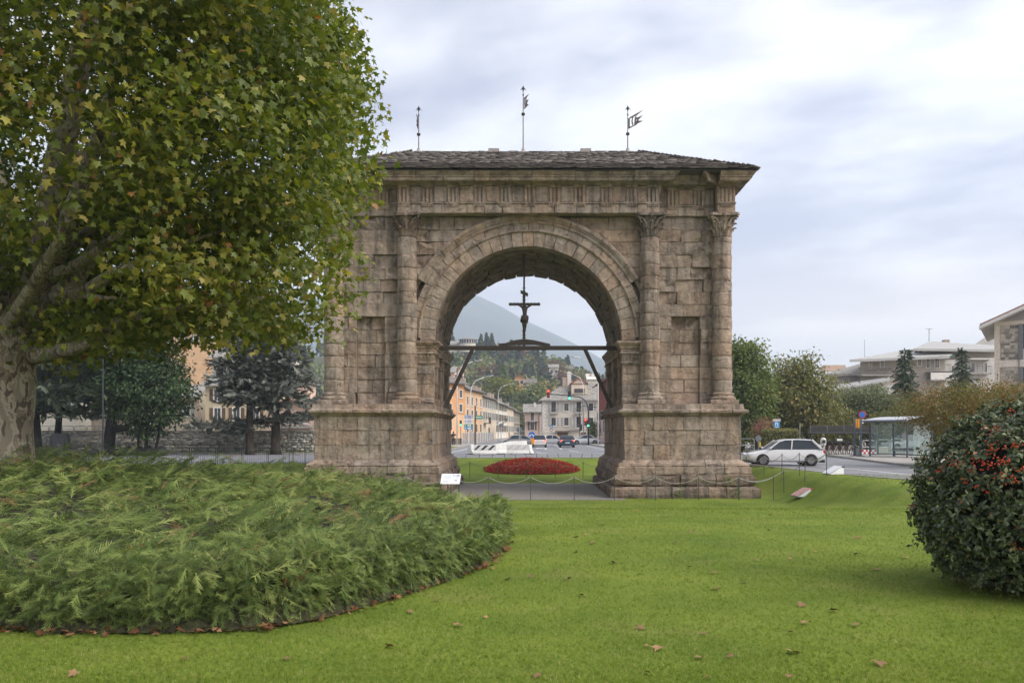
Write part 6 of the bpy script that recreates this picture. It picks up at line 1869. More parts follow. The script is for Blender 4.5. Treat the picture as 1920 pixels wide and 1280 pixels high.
far_tree('spruce_tree', 'thin middle one of three dark spruces beside the round villa', 912, 624, 474, 15, 3.2, L_DARK, True)
far_tree('spruce_tree', 'right of three dark spruces beside the round villa', 922, 625, 470, 15, 3.6, L_DARK, True)
far_tree('cypress_tree', 'dark cypress at the left edge of the archway view', 846, 612, 470, 17, 3.2, L_DARK, True)
far_tree('pine_tree', 'tall dark pine on the crest right of the crucifix', 1008, 657, 440, 22, 6.0, L_DARK, True, 700, .9)
far_tree('pine_tree', 'broad dark pine in the middle of the wooded slope', 985, 682, 400, 20, 6.5, L_DARK, True, 700, .9)
far_tree('round_tree', 'bright yellow-green round tree above the street roofs', 932, 707, 290, 9, 5.2, L_YEL, False, 700, .7)
far_tree('round_tree', 'yellowish round tree right of the bright one', 952, 713, 296, 8, 4.4, L_YEL, False, 600, .7)
far_tree('round_tree', 'dark green round tree behind the small pink house', 1000, 722, 280, 9, 5.5, L_GREEN, False, 800, .7)
far_tree('round_tree', 'grey-green bushy tree left of the dormer', 1022, 714, 290, 8, 4.5, L_OLIVE, False, 600, .7)
far_tree('poplar_tree', 'pointed light green tree standing on the slope', 943, 682, 330, 11, 3.4, L_GREEN, True, 420, .8)
far_tree('round_tree', 'brown-leaved tree at the right end of the wood', 1043, 676, 430, 13, 4.8, L_RUST, False)
far_tree('round_tree', 'olive tree beside the last brown tree of the wood', 1053, 684, 430, 12, 4.6, L_OLIVE, False)
far_tree('round_tree', 'small olive tree right of the hill houses', 1084, 694, 420, 9, 4.4, L_OLIVE, False)
far_tree('round_tree', 'round green tree above the red building', 1128, 722, 330, 8, 4.4, L_OLIVE, False)
# villa and houses on the hill
M_VILLA = pmat('villa_plaster', (.62, .56, .48), .9, .06, 1)
Yv = 460.0; vx = PX(878, Yv); vz = PZ(654, Yv)
vl = thing('round_villa', 'cream villa with round arcaded tower on the hill', 'villa', (vx, Yv, vz))
MB().lathe([(4.6, vz - 2), (4.6, PZ(637, Yv))], 24, (vx, Yv, 0)).build('tower', M_VILLA, vl, False)
MB().lathe([(5.3, PZ(637.5, Yv)), (5.3, PZ(636.8, Yv)), (.4, PZ(631.5, Yv)), (.2, PZ(630.6, Yv))], 24, (vx, Yv, 0)).build('tower_roof', M_LOSE, vl)
for k in range(9):
    a = R(-160 + k * 17.5); q = Vector((vx + 4.55 * math.cos(a), Yv + 4.55 * math.sin(a), 0))
    MB().box((q.x, q.y, PZ(641, Yv)), (.9, .5, 1.9), a + R(90)).build('window', M_GLASS, vl)
MB().bb(vx - 14, vx - 3, Yv + 1, Yv + 9, vz - 3, PZ(645, Yv)).build('wing', M_VILLA, vl)
m = MB(); m.prism([Vector((vx - 14.8, Yv + .2, PZ(645.3, Yv))), Vector((vx - 14.8, Yv + 5, PZ(637, Yv))), Vector((vx - 14.8, Yv + 9.8, PZ(645.3, Yv)))], (0, 0, 0), (12.4, 0, 0)); m.build('wing_roof', M_LOSE, vl)
for (lb, x0, x1, ye, Y, mt, rf) in (('orange house below the wood on the hill', 965, 983, 706, 330, M_ORANGE, M_LOSED), ('small pale house high at the right of the wood', 1030, 1047, 688, 420, M_WHITEW, M_LOSE), ('low house right of the pale hill house', 1058, 1074, 691, 430, M_CREAM, M_LOSED), ('white house with two chimneys behind the dormer', 1102, 1122, 710, 260, M_WHITEW, M_TRIM), ('long beige wall-like house below the wood', 985, 1005, 717, 345, M_CREAM, M_LOSED), ('pink house behind the orange corner house roof', 838, 852, 697, 230, M_PINK2, M_LOSE), ('peach gabled house above the orange roof', 855, 866, 690, 240, M_PINK2, M_PINK2)):
    H = House('house', lb, (PX(x0, Y), Y), (1, 0), (x1 - x0) * Y / F, 8, PZ(ye, Y), z0=PZ(ye, Y) - 6)
    H.walls(mt); H.gable('v' if 'gabled' in lb or 'orange house' in lb else 'u', .4, .7, rf)
    for k in range(2): H.window(H.w * (k + .5) / 2, H.h - 2.2, 1.2, 1.5, bars=False)
    if 'chimneys' in lb: H.chimney(1.0, 2, .6, 1.4, H.h + .4, M_BRICK); H.chimney(2.4, 2, .6, 1.4, H.h + .4, M_BRICK)
# mountain
RIDGE = [(-3600, 556), (-1500, 552), (-400, 548), (0, 548), (300, 550), (600, 552), (800, 552), (860, 556), (890, 553), (905, 557), (922, 566), (935, 571), (943, 577), (951, 576), (965, 586), (985, 602), (1000, 607), (1012, 613), (1030, 621), (1042, 630), (1060, 636), (1075, 642), (1085, 650), (1100, 656), (1120, 668), (1140, 681), (1180, 705), (1300, 740), (1500, 775), (1900, 800), (2800, 800)]
m = MB(); Ym = 3300.0; nx, ny = 150, 16
V = []
for j in range(ny):
    t = j / (ny - 1)
    for i in range(nx):
        px = -3500 + 6300 * i / (nx - 1) if not False else 0
        X = PX(px, Ym); top = PZ(interp(RIDGE, px), Ym)
        s_ = sstep(0, 1, t) * .35 + t * .65
        nzv = noise.fractal(Vector((X * .0016, t * 3, 2)), 1.0, 2.0, 5)
        Yj = 1650 + (Ym - 1650) * t
        V.append((X + 60 * nzv * (1 - t), Yj + 160 * nzv * (1 - t) * t * 4, -.5 + max(0, (top + .5)) * s_ * (1 + .1 * nzv * (1 - t)) + 0))
# back side
for i in range(nx): V.append((V[(ny - 1) * nx + i][0], 4200, -.5))
m.add(V, [(j * nx + i, j * nx + i + 1, (j + 1) * nx + i + 1, (j + 1) * nx + i) for j in range(ny) for i in range(nx - 1)])
M_MOUNT = pmat('mountain_forest', (.05, .062, .05), 1, .4, .004, col2=(.028, .038, .034))
tag(m.build('mountain', M_MOUNT, None, True), 'long blue mountain slope falling to the right', kind='structure')
# the air between
hz = MB().bb(-6600, 6600, -330, 6100, -2.4, 565).build('haze', None)
hm = bpy.data.materials.new('haze'); hm.use_nodes = True; hn = hm.node_tree.nodes; hn.clear()
ho = hn.new('ShaderNodeOutputMaterial'); hv = hn.new('ShaderNodeVolumePrincipled')
hv.inputs['Color'].default_value = (.76, .865, 1.0, 1); hv.inputs['Density'].default_value = HAZE = .00034; hv.inputs['Anisotropy'].default_value = 0.0
hm.node_tree.links.new(hv.outputs[0], ho.inputs['Volume'])
hz.data.materials.append(hm); tag(hz, 'pale haze in the valley air', 'haze', kind='stuff')
# ------------------------------------------------------------------ walls, fences, street furniture
M_STEEL = pmat('galvanised', (0.42, 0.43, 0.43), .45, .12, 6, metal=.5)
M_WHITEM = pmat('white_metal', (0.70, 0.69, 0.66), .5, .08, 4)
M_DARKM = pmat('dark_metal', (0.06, 0.065, 0.07), .5, .15, 6, metal=.4)
M_SLATEB = pmat('blue_grey_metal', (0.10, 0.12, 0.145), .5, .1, 6, metal=.3)
M_BLACK = pmat('black_plastic', (0.02, 0.02, 0.02), .5, .1, 6)
M_ROPE = pmat('rope', (0.40, 0.385, 0.35), .9, .1, 20)
M_BARRW = pmat('white_concrete', (0.64, 0.63, 0.60), .85, .1, 1.5, .15, 20, objvar=.06)
M_BARRG = pmat('weathered_concrete', (0.50, 0.46, 0.41), .9, .15, 1.5, .2, 20)
M_STRIPE = pmat('black_stripe', (0.05, 0.05, 0.05), .8, .2, 6)
M_STRIPEG = pmat('worn_stripe', (0.30, 0.29, 0.27), .8, .4, 6, col2=(.55, .53, .5))
M_ORANGEP = pmat('orange_panel', (0.75, 0.30, 0.02), .5, .05, 4)
M_BLUES = pmat('blue_sign', (0.02, 0.13, 0.48), .45, .04, 4)
M_BLUEL = pmat('light_blue_sign', (0.03, 0.27, 0.58), .45, .04, 4)
M_GREENS = pmat('green_sign', (0.02, 0.26, 0.15), .45, .04, 4)
M_WHITES = pmat('white_sign', (0.74, 0.75, 0.77), .5, .04, 4)
M_PALEB = pmat('pale_blue_sign', (0.42, 0.50, 0.60), .5, .06, 4)
M_REDS = pmat('red_paint', (0.50, 0.03, 0.03), .5, .08, 6)
M_RUBBLE = pmat('rubble_stone', (0.33, 0.31, 0.28), .95, .35, 3, .5, 20, col2=(.14, .13, .12))
M_MORTAR = pmat('mortar', (0.30, 0.285, 0.26), 1, .2, 3)
L_RED = emat('red_lamp', (1.0, 0.03, 0.02), 4.0)
L_GRN = emat('green_lamp', (0.05, 1.0, 0.45), 3.0)
L_TAIL = emat('tail_lamp', (1.0, 0.08, 0.05), 1.6)

# --- rubble wall below the houses on the left
WYY = 75.0
wall = thing('stone_wall', 'long grey rubble stone wall behind the cedars', 'wall', (-35, WYY, -.1))
MB().bb(-64, -12.6, WYY + .06, WYY + .6, -.3, 1.68).build('core', M_MORTAR, wall)
rg = random.Random(4); V, Fc, Rn = [], [], []
z = -.08
while z < 1.62:
    h = rg.uniform(.11, .24); h = min(h, 1.7 - z); x = -64.0
    while x < -12.7:
        w = rg.uniform(.16, .62); zz_ = z + rg.uniform(-.03, .03); d = rg.uniform(.0, .09); hh = h * rg.uniform(.75, 1.0)
        x0, x1 = x + .012, x + w - .012; j = lambda a: rg.uniform(-a, a)
        b0 = len(V)
        V += [(x0 + j(.02), WYY - d + .04, zz_ + .01 + j(.02)), (x1 + j(.02), WYY - d + .04, zz_ + .01 + j(.02)), (x1 + j(.03), WYY - d + .04, zz_ + hh + j(.02)), (x0 + j(.03), WYY - d + .04, zz_ + hh + j(.02))]
        V += [(x0 - .01, WYY + .12, zz_), (x1 + .01, WYY + .12, zz_), (x1 + .01, WYY + .12, zz_ + hh), (x0 - .01, WYY + .12, zz_ + hh)]
        Fc += [tuple(i + b0 for i in f) for f in ((0, 1, 2, 3), (0, 4, 5, 1), (1, 5, 6, 2), (2, 6, 7, 3), (3, 7, 4, 0))]; Rn += [rg.random()] * 8
        x += w
    z += h
def rubble_mat():
    m, n, l, b, o = new_mat('rubble_face')
    at = n.new('ShaderNodeAttribute'); at.attribute_name = 'rnd'
    rp = ramp(n, [(0, (.26, .25, .23)), (.5, (.54, .52, .48)), (.85, (.70, .67, .61)), (1, (.6, .49, .37))]); l.new(at.outputs['Fac'], rp.inputs[0])
    l.new(rp.outputs[0], b.inputs['Base Color']); b.inputs['Roughness'].default_value = .95; return m
me = np_mesh('stones', np.array(V) - np.array(ORG[wall.name]), np.array(Fc)); a_ = me.attributes.new('rnd', 'FLOAT', 'POINT'); a_.data.foreach_set('value', Rn)
tag(link_mesh('stones', me, rubble_mat(), wall), kind='stuff')
x = -64.0
while x < -12.7:
    w = rg.uniform(.9, 1.6); MB().bb(x + .01, min(-12.6, x + w) - .01, WYY - .08, WYY + .66, 1.68 + rg.random() * .02, 1.80 + rg.random() * .02, .02).build('coping_stone', M_CONC, wall); x += w
rail = thing('hoop_railing', 'row of pale metal hoops on top of the stone wall', 'railing', (-35, WYY + .3, 1.8))
x = -62.0
while x < -14:
    r_ = .12
    pts_ = [(x, WYY + .3, 1.78), (x, WYY + .3, 2.08)] + [(x + r_ - r_ * math.cos(t), WYY + .3, 2.08 + r_ * math.sin(t)) for t in (R(30), R(60), R(90))] + [(x + .98 - r_ + r_ * math.sin(t), WYY + .3, 2.08 + r_ * math.cos(t)) for t in (0, R(30), R(60))] + [(x + .98, WYY + .3, 2.08), (x + .98, WYY + .3, 1.78)]
    m = MB(); m.tube(pts_, .035, 6); m.tube([(x, WYY + .3, 1.95), (x + .98, WYY + .3, 1.95)], .018, 5); m.build('hoop', M_STEEL, rail); x += 1.1
MB().bb(-64, -14, WYY + 1.2, WYY + 20, -.3, 1.6).build('terrace', M_PAVE); bpy.data.objects['terrace']['kind'] = 'structure'; bpy.data.objects['terrace']['label'] = 'raised terrace behind the stone wall'

def iron_panel(w, h):
    m = MB(); e = .014
    m.tube([(0, 0, .02), (0, 0, h)], .022, 4); m.tube([(w, 0, .02), (w, 0, h)], .022, 4)
    for z in (h - .03, h - .2, .12): m.tube([(0, 0, z), (w, 0, z)], e, 4)
    n = int(w / .13)
    for k in range(1, n): m.tube([(w * k / n, 0, .12), (w * k / n, 0, h - .2)], .007, 3)
    for k in range(0, n, 4): 
        a, b = w * k / n, w * min(n, k + 4) / n
        m.tube([(a, 0, h - .2), (b, 0, h - .03)], .008, 3); m.tube([(b, 0, h - .2), (a, 0, h - .03)], .008, 3)
    return m
def iron_fence(label, pts_, h=1.0, w=1.55, mat=M_DARKM):
    t = thing('iron_fence', label, 'fence', (*pts_[0], ROADZ), None)
    src = None
    for a, b in zip(pts_, pts_[1:]):
        a, b = Vector((*a, 0)), Vector((*b, 0)); L = (b - a).length; n = max(1, round(L / w)); d = (b - a) / n
        for k in range(n):
            if src is None:
                src = iron_panel(w - .1, h).build('panel', mat); o = src
            else:
                o = src.copy(); C.objects.link(o)
            o.parent = t; o.location = a + d * k - Vector((pts_[0][0], pts_[0][1], 0)); o.rotation_euler = (0, 0, math.atan2(d.y, d.x)); o.scale = (d.length / w, 1, 1)
iron_fence('thin black iron fence at the roadside left of the arch', [(-34, 41.5), (-26.3, 44.8), (-19.4, 49.2), (-12.3, 50.2)])
iron_fence('black iron railing in front of the rubble wall', [(-58, 73.3), (-36, 73.4), (-15.5, 73.5)], 1.0)

# --- memorial stone, boulders, lamp post on the left
Ys = 60.0; sx = PX(109, Ys)
ms = thing('memorial_stone', 'black polished memorial stone with sloping sides beside the plane tree', 'memorial', (sx, Ys, -.15))
M_GRANITE = pmat('black_granite', (.022, .022, .024), .25, .2, 20, spec=.5)
m = MB(); m.prism([Vector((sx + a, Ys, z)) for a, z in ((-.78, -.2), (-.62, 1.1), (-.5, 1.5), (-.36, 1.6), (.4, 1.6), (.55, 1.5), (.62, 1.1), (.7, -.2))], (0, 0, 0), (0, .5, 0)); m.build('slab', M_GRANITE, ms)
m = MB(); m.prism([Vector((sx + a, Ys - .03, z)) for a, z in ((-.34, .1), (-.32, 1.3), (.42, 1.3), (.46, .1))], (0, 0, 0), (0, .025, 0)); m.build('plaque', pmat('dark_bronze', (.05, .05, .055), .3, .2, 8, metal=.4), ms)
MB().lathe([(.02, -.04), (.12, -.02), (.13, .01)], 12, (sx + .04, Ys - .035, .75), 'Y').build('medallion', pmat('bronze', (.12, .11, .1), .4, .2, 12, metal=.5), ms)
M_BOULD = pmat('dark_boulder', (.06, .058, .056), .9, .3, 3, .5, 12)
for i, (px_, w, lb) in enumerate(((177, .34, 'small dark boulder nearest to the lamp post'), (240, .46, 'dark boulder left of the yew stems'), (262, .46, 'dark boulder right under the yew stems'), (278, .5, 'dark boulder touching the one under the yew'), (303, .5, 'rightmost dark boulder below the yew'))):
    bm = bmesh.new(); bmesh.ops.create_icosphere(bm, subdivisions=3, radius=1)
    X = PX(px_, 68.5)
    for v in bm.verts: v.co = Vector((v.co.x * w * (1 + .3 * noise.noise(v.co * 1.4 + Vector((i * 7, 0, 0)))), v.co.y * w * .9, max(-.2, v.co.z * w * 1.15 * (1 + .25 * noise.noise(v.co * 2 + Vector((i, 5, 0)))))))
    me = bpy.data.meshes.new('boulder'); bm.to_mesh(me); bm.free()
    o = link_mesh('boulder', me, M_BOULD, None, True); o.location = (X, 68.5, ROADZ + .2); tag(o, lb, 'boulder', 'dark boulders by the road')
def pole_thing(name, label, cat, x, Y, z0, z1, r=.06, mat=M_STEEL, group=None):
    t = thing(name, label, cat, (x, Y, z0), group)
    MB().tube([(x, Y, z0 - .1), (x, Y, z1)], [r, r * .8], 8).build('pole', mat, t); return t
lp_ = pole_thing('lamp_post', 'slim grey lamp post among the cedars', 'lamp post', PX(193, 62), 62, ROADZ, 7.6, .07, M_DARKM)
MB().lathe([(.07, 7.6), (.22, 7.7), (.26, 7.95), (.1, 8.15), (.02, 8.2)], 12, (PX(193, 62), 62, 0)).build('lantern', M_STEEL, lp_, True)

# --- rope fences round the arch
M_POST = pmat('rope_post', (.10, .11, .11), .5, .1, 10, metal=.5)
def rope_fence(label, posts, h, sag=.28, r=.017, rope_r=.012, close=()):
    p0 = posts[0]; t = thing('rope_fence', label, 'fence', tuple(p0))
    tops = []
    for p in posts:
        p = Vector(p); tp = p + Vector((RNG.uniform(-.02, .02), 0, h)); tops.append(tp)
        MB().tube([p - Vector((0, 0, .1)), tp], r, 6).build('post', M_POST, t)
    for i, (a, b) in enumerate(zip(tops, tops[1:])):
        if i in close: continue
        s_ = sag * min(1, (b - a).length / 1.9)
        MB().tube([a.lerp(b, k / 12) - Vector((0, 0, .04 + s_ * 4 * (k / 12) * (1 - k / 12))) for k in range(13)], rope_r, 5).build('rope', M_ROPE, t)
def onlawn(X, Y): return Vector((X, Y, tz(X, Y)))
rope_fence('waist-high rope fence across the front of the arch', [onlawn(PX(x, 37.25), 37.25) for x in (598, 682, 762, 846, 916, 995, 1077, 1152, 1229, 1310, 1386, 1450)], 1.06)
rope_fence('rope fence on the lawn bank right of the arch', [onlawn(*q) for q in ((PX(1386, 37.4) + .02, 37.6), (11.4, 38.0), (12.0, 37.0), (12.6, 36.0), (12.35, 38.8), (12.2, 41.0), (12.0, 43.4), (11.8, 46.0), (11.6, 48.5))], 1.0)
rope_fence('rope fence in front of the red flower bed', [onlawn(PX(x, 51.6), 51.6) for x in (828, 881, 934, 987, 1041, 1093, 1146)], 1.0, .3)
rope_fence('rope fence on the lawn left of the arch', [onlawn(x, y) for x, y in ((-11.6, 40), (-12.2, 42.5), (-12.6, 45), (-12.4, 47.5))], .95)
t = thing('low_rope_fence', 'line of short leaning rope pegs along the road behind the arch', 'fence', (PX(848, 61.2), 61.2, ROADZ))
pr = None
for i, x in enumerate((848, 873, 898, 922, 947, 968, 987, 1007, 1028, 1048, 1069, 1090, 1110, 1130)):
    X = PX(x, 61.2); ln = RNG.uniform(-.1, .1)
    m = MB(); m.tube([(X, 61.2, ROADZ), (X + ln, 61.2, ROADZ + .32)], .02, 5); m.lathe([(.13, ROADZ), (.11, ROADZ + .04), (.03, ROADZ + .05)], 8, (X, 61.2, 0)); m.build('peg', M_DARKM, t)
    q = Vector((X + ln, 61.2, ROADZ + .3))
    if pr is not None: MB().tube([pr.lerp(q, k / 6) - Vector((0, 0, .3 * (k / 6) * (1 - k / 6))) for k in range(7)], .012, 4).build('rope', M_ROPE, t)
    pr = q

# --- information board
ip = hit(846, 932); ip.y = 34.0; ip.x = PX(846, 34); ip.z = tz(ip.x, 34)
t = thing('information_board', 'tilted white information board on thin legs before the arch', 'sign', tuple(ip))
zc_ = PZ(897.5, 34)
a0, a1 = PX(826.5, 34), PX(862.5, 34)
q = [(a0, 33.75, PZ(906, 34)), (a1, 33.75, PZ(906, 34)), (a1 + .03, 34.15, PZ(888, 34)), (a0 + .03, 34.15, PZ(888, 34))]
nn_ = (Vector(q[1]) - Vector(q[0])).cross(Vector(q[3]) - Vector(q[0])).normalized() * .03
brd = MB().hexa([tuple(Vector(p) - nn_) for p in q] + q).build('board', M_WHITES, t)
def onb(u, v, o=.006):
    p = Vector(q[0]).lerp(Vector(q[1]), u).lerp(Vector(q[3]).lerp(Vector(q[2]), u), v) + nn_.normalized() * o; return p
def mark(u0, u1, v0, v1, mat): MB().add([onb(u0, v0), onb(u1, v0), onb(u1, v1), onb(u0, v1)], [(0, 1, 2, 3)]).build('print', mat, brd, fix=False)
M_INK = pmat('grey_ink', (.30, .29, .36), .6, .1, 20); M_INKL = pmat('pale_ink', (.56, .60, .64), .6, .1, 20)
mark(.78, .94, .74, .86, M_INK); mark(.6, .635, .74, .88, M_INK); mark(.68, .75, .76, .86, M_INKL); mark(.72, .84, .28, .38, M_INK); mark(.82, .92, .5, .58, M_INKL)
for k in range(5): mark(.08, .5, .8 - k * .07, .815 - k * .07, M_INKL)
for k in range(4): mark(.08, .42, .32 - k * .06, .335 - k * .06, M_INKL)
for (x, yy) in ((827.5, 33.8), (861.5, 33.8), (839, 34.15)):
    X = PX(x, 34); MB().tube([(X, yy, tz(X, yy) - .1), (X, yy, PZ(905 if yy < 34 else 897, 34))], .026, 6).build('leg', M_POST, t)

# --- ground floodlights on the lawn
M_RUSTR = pmat('faded_red', (.30, .09, .07), .7, .3, 8, col2=(.5, .42, .4))
for (lb, x, y, rz, cm) in (('white wedge-shaped floodlight box with faded red top on the lawn', 1503, 931, .2, M_REDS), ('pale wedge-shaped floodlight box by the lawn edge', 1562, 889, .2, M_WHITES)):
    p = hit(x, y); t = thing('floodlight', lb, 'floodlight', tuple(p), None, rz, local=True)
    m = MB(); s_ = .33
    m.add([(-s_, -.3, .02), (s_, -.3, .02), (s_, .3, .02), (-s_, .3, .02), (s_ * .7, -.3, .34), (s_, -.3, .30), (s_, .3, .30), (s_ * .7, .3, .34)], [(0, 1, 5, 4), (1, 2, 6, 5), (2, 3, 7, 6), (3, 0, 4, 7), (4, 5, 6, 7), (0, 3, 2, 1)])
    m.build('housing', M_WHITES, t)
    m = MB(); m.hexa([(-s_ - .02, -.31, .05), (s_ * .7, -.31, .355), (s_ * .7, .31, .355), (-s_ - .02, .31, .05), (-s_ - .01, -.31, .065), (s_ * .7, -.31, .375), (s_ * .7, .31, .375), (-s_ - .01, .31, .065)]); m.build('cover', M_WHITES if cm is M_WHITES else M_RUSTR, t)
    m = MB(); m.bb(s_ * .72, s_ + .04, -.31, .31, .30, .36); m.build('hood', M_DARKM if cm is M_WHITES else M_REDS, t)

# --- street lamps
def street_lamp(label, px, Y, hx, hy, r=.085, base=None):
    x = PX(px, Y); z0 = ROADZ if base is None else base; h = P(hx, hy, Y)
    t = thing('street_lamp', label, 'street lamp', (x, Y, z0), 'white street lamps')
    zk = h.z - 1.6
    pth = [(x, Y, z0 - .1), (x, Y, zk - 1.2), (x + (h.x - x) * .06, Y, zk), (x + (h.x - x) * .3, Y, zk + 1.0), (h.x - (h.x - x) * .12, Y, h.z - .05)]
    MB().tube(pth, [r, r * .8, r * .7, r * .6, r * .5], 8).build('pole', M_WHITEM, t, True)
    d = 1 if h.x > x else -1
    m = MB(); m.loft([[(h.x + d * a, Y + w * c, h.z + zz_ + e) for c, e in ((-1, 0), (-.6, .1), (.6, .1), (1, 0), (.6, -.05), (-.6, -.05))] for a, w, zz_ in ((-.15, .06, -.02), (.15, .16, .02), (.7, .19, .1), (1.0, .08, .13))]); m.build('lamp_head', M_STEEL, t)
street_lamp('tall white street lamp closest to the orange house', 857, 118, 891, 677)
street_lamp('white street lamp just right of the first one by the orange house', 882, 124, 912, 706)
street_lamp('distant white street lamp before the cream house', 934, 190, 955, 720)
street_lamp('white street lamp at the right edge of the archway', 1121.5, 106, 1086, 671, base=PAVZ)
street_lamp('white street lamp rising before the dormer', 1094, 140, 1072, 701, base=PAVZ)

# --- traffic lights
def signal(parent, x, Y, z, lit, sc=1.0, face=M_BLACK, arrow=None):
    h = 1.0 * sc
    b = MB().box((x, Y, z), (.36 * sc, .28, h), 0, .03).build('signal_head', face, parent)
    for k, off in enumerate((.32, 0, -.32)):
        on = lit and ((k == 0 and 'r' in lit) or (k == 2 and 'g' in lit))
        zz_ = z + off * sc
        MB().lathe([(.115 * sc, -.155), (.10 * sc, -.145)], 14, (x, Y, zz_), 'Y').build('lens', (L_RED if k == 0 else L_GRN) if on else M_DARKM, b)
        m = MB(); m.tube([(x + .13 * sc * math.cos(t), Y - .16, zz_ + .13 * sc * math.sin(t)) for t in [R(a) for a in range(-10, 191, 25)]], .012, 4); m.build('visor', M_BLACK, b)
    return b
Yt = 118.0
t = thing('traffic_light_mast', 'dark curved mast with traffic lights over the street', 'traffic light', (PX(1103, Yt), Yt, PAVZ))
xm = PX(1103.5, Yt)
pth = [(xm, Yt, PAVZ - .1), (xm, Yt, PZ(770, Yt)), (xm - .1, Yt, PZ(760, Yt)), (PX(1098, Yt), Yt, PZ(751, Yt)), (PX(1088, Yt), Yt, PZ(744.5, Yt)), (PX(1070, Yt), Yt, PZ(741.5, Yt)), (PX(1030, Yt), Yt, PZ(738.5, Yt))]
MB().tube(pth, [.12, .11, .1, .1, .09, .08, .06], 8).build('mast', M_DARKM, t, True)
signal(t, PX(1028, Yt), Yt - .2, PZ(738, Yt), 'r', 1.15, pmat('red_signal_box', (.30, .02, .02), .5))
signal(t, PX(1067.5, Yt), Yt - .2, PZ(741.5, Yt), 'g', 1.15)
signal(t, PX(1097.5, Yt), Yt - .3, PZ(791, Yt), 'r', 1.0, pmat('red_signal_box', (.30, .02, .02), .5)); signal(t, PX(1102.5, Yt), Yt - .3, PZ(793.5, Yt), 'g', .95)
t = pole_thing('traffic_light', 'small black traffic light showing green before the orange house', 'traffic light', PX(864, 116), 116, PAVZ, PZ(798, 116), .05, M_BLACK)
signal(t, PX(864, 116), 115.9, PZ(793, 116), 'g', .75)
t = pole_thing('traffic_light', 'grey traffic signal seen from behind at the right kerb', 'traffic light', PX(1087, 126), 126, PAVZ, PZ(765, 126), .06, M_DARKM)
MB().box((PX(1089, 126), 126, PZ(801, 126)), (.38, .3, 1.0), 0, .03).build('signal_head', M_DARKM, t)
MB().tube([(PX(1087, 126), 126, PZ(765, 126)), (PX(1092, 126), 126, PZ(761, 126)), (PX(1119, 126), 126, PZ(763, 126))], .05, 6).build('arm', M_DARKM, t)

# --- signs in the street
def disc(parent, name, x, Y, z, r, mat, th=.03, n=20): return MB().lathe([(r, -th), (r, 0)], n, (x, Y, z), 'Y').build(name, mat, parent)
Yb = 74.0; x = PX(997, Yb)
t = pole_thing('keep_sides_sign', 'round blue sign with two white arrows above an orange board', 'sign', x, Yb, ROADZ, PZ(811, Yb), .045)
zb_ = PZ(815, Yb); d = disc(t, 'disc', x, Yb - .06, zb_, .27, M_BLUES)
m = MB()
for sg in (-1, 1):
    m.add([(x + sg * .03, Yb - .095, zb_ + .1), (x + sg * .16, Yb - .095, zb_ - .06), (x + sg * .11, Yb - .095, zb_ - .10), (x + sg * .005, Yb - .095, zb_ + .05)], [(0, 1, 2, 3)])
    m.add([(x + sg * .21, Yb - .095, zb_ - .13), (x + sg * .2, Yb - .095, zb_ + .03), (x + sg * .06, Yb - .095, zb_ - .12)], [(0, 1, 2)])
m.build('arrows', M_WHITES, d, fix=False)
MB().bb(x - .03, x + .19, Yb - .07, Yb - .05, PZ(832, Yb), PZ(820.5, Yb)).build('orange_board', M_ORANGEP, t)
t = pole_thing('round_sign', 'round grey back of a road sign above the white barriers', 'sign', PX(973.5, 98), 98, ROADZ, PZ(800, 98), .05); disc(t, 'disc', PX(973.5, 98), 98.05, PZ(805.5, 98), .32, pmat('sign_back', (.16, .17, .18), .5))
t = pole_thing('round_sign', 'round grey back of a road sign on the left pavement', 'sign', PX(939.5, 112), 112, ROADZ, PZ(793, 112), .05); disc(t, 'disc', PX(939.5, 112), 112.05, PZ(797, 112), .28, MATS['sign_back'])
t = pole_thing('round_sign', 'round grey sign back with yellow marker by the clipped hedge', 'sign', PX(1422, 60), 60, ROADZ, PZ(815, 60), .035); disc(t, 'disc', PX(1422, 60), 60.0, PZ(821.5, 60), .22, MATS['sign_back']); MB().bb(PX(1423, 60), PX(1426, 60), 59.9, 59.95, PZ(838, 60), PZ(828, 60)).build('marker', pmat('yellow_marker', (.6, .4, .05), .5), t)
Yd = 116.0
t = thing('direction_board', 'tall pale direction board with green and blue panels on posts', 'sign', (PX(879, Yd), Yd, PAVZ))
for x in (873, 885): MB().tube([(PX(x, Yd), Yd + .06, PAVZ), (PX(x, Yd), Yd + .06, PZ(778, Yd))], .05, 6).build('post', M_STEEL, t)
for (y0, y1, mt) in ((777.5, 784.5, M_PALEB), (785, 788, M_WHITES), (788.5, 791.5, M_PALEB), (792, 794.5, M_WHITES), (795, 799.5, M_GREENS), (800, 804.5, M_BLUEL)):
    o = MB().bb(PX(870.5, Yd), PX(886, Yd), Yd - .05, Yd, PZ(y1, Yd), PZ(y0, Yd)).build('panel', mt, t)
    k = 0
    for u in (872, 876.5, 880): 
        MB().add([(PX(u, Yd), Yd - .056, PZ(y1 - .9, Yd)), (PX(u + (1.4 if u == 872 else 3.2), Yd), Yd - .056, PZ(y1 - .9, Yd)), (PX(u + (1.4 if u == 872 else 3.2), Yd), Yd - .056, PZ(y0 + 1.0, Yd)), (PX(u, Yd), Yd - .056, PZ(y0 + 1.0, Yd))], [(0, 1, 2, 3)]).build('print', M_WHITES if mt in (M_GREENS, M_BLUEL) else MATS['grey_ink'], o, fix=False)
Yg2 = 71.0
t = pole_thing('street_sign', 'dark pole with small green direction sign before the apricot house', 'sign', PX(891, Yg2), Yg2, ROADZ, PZ(760, Yg2), .07, pmat('rusty_pole', (.10, .075, .06), .7))
o = MB().bb(PX(891.5, Yg2), PX(905, Yg2), Yg2 - .1, Yg2 - .06, PZ(785.5, Yg2), PZ(779, Yg2)).build('plate', M_GREENS, t)
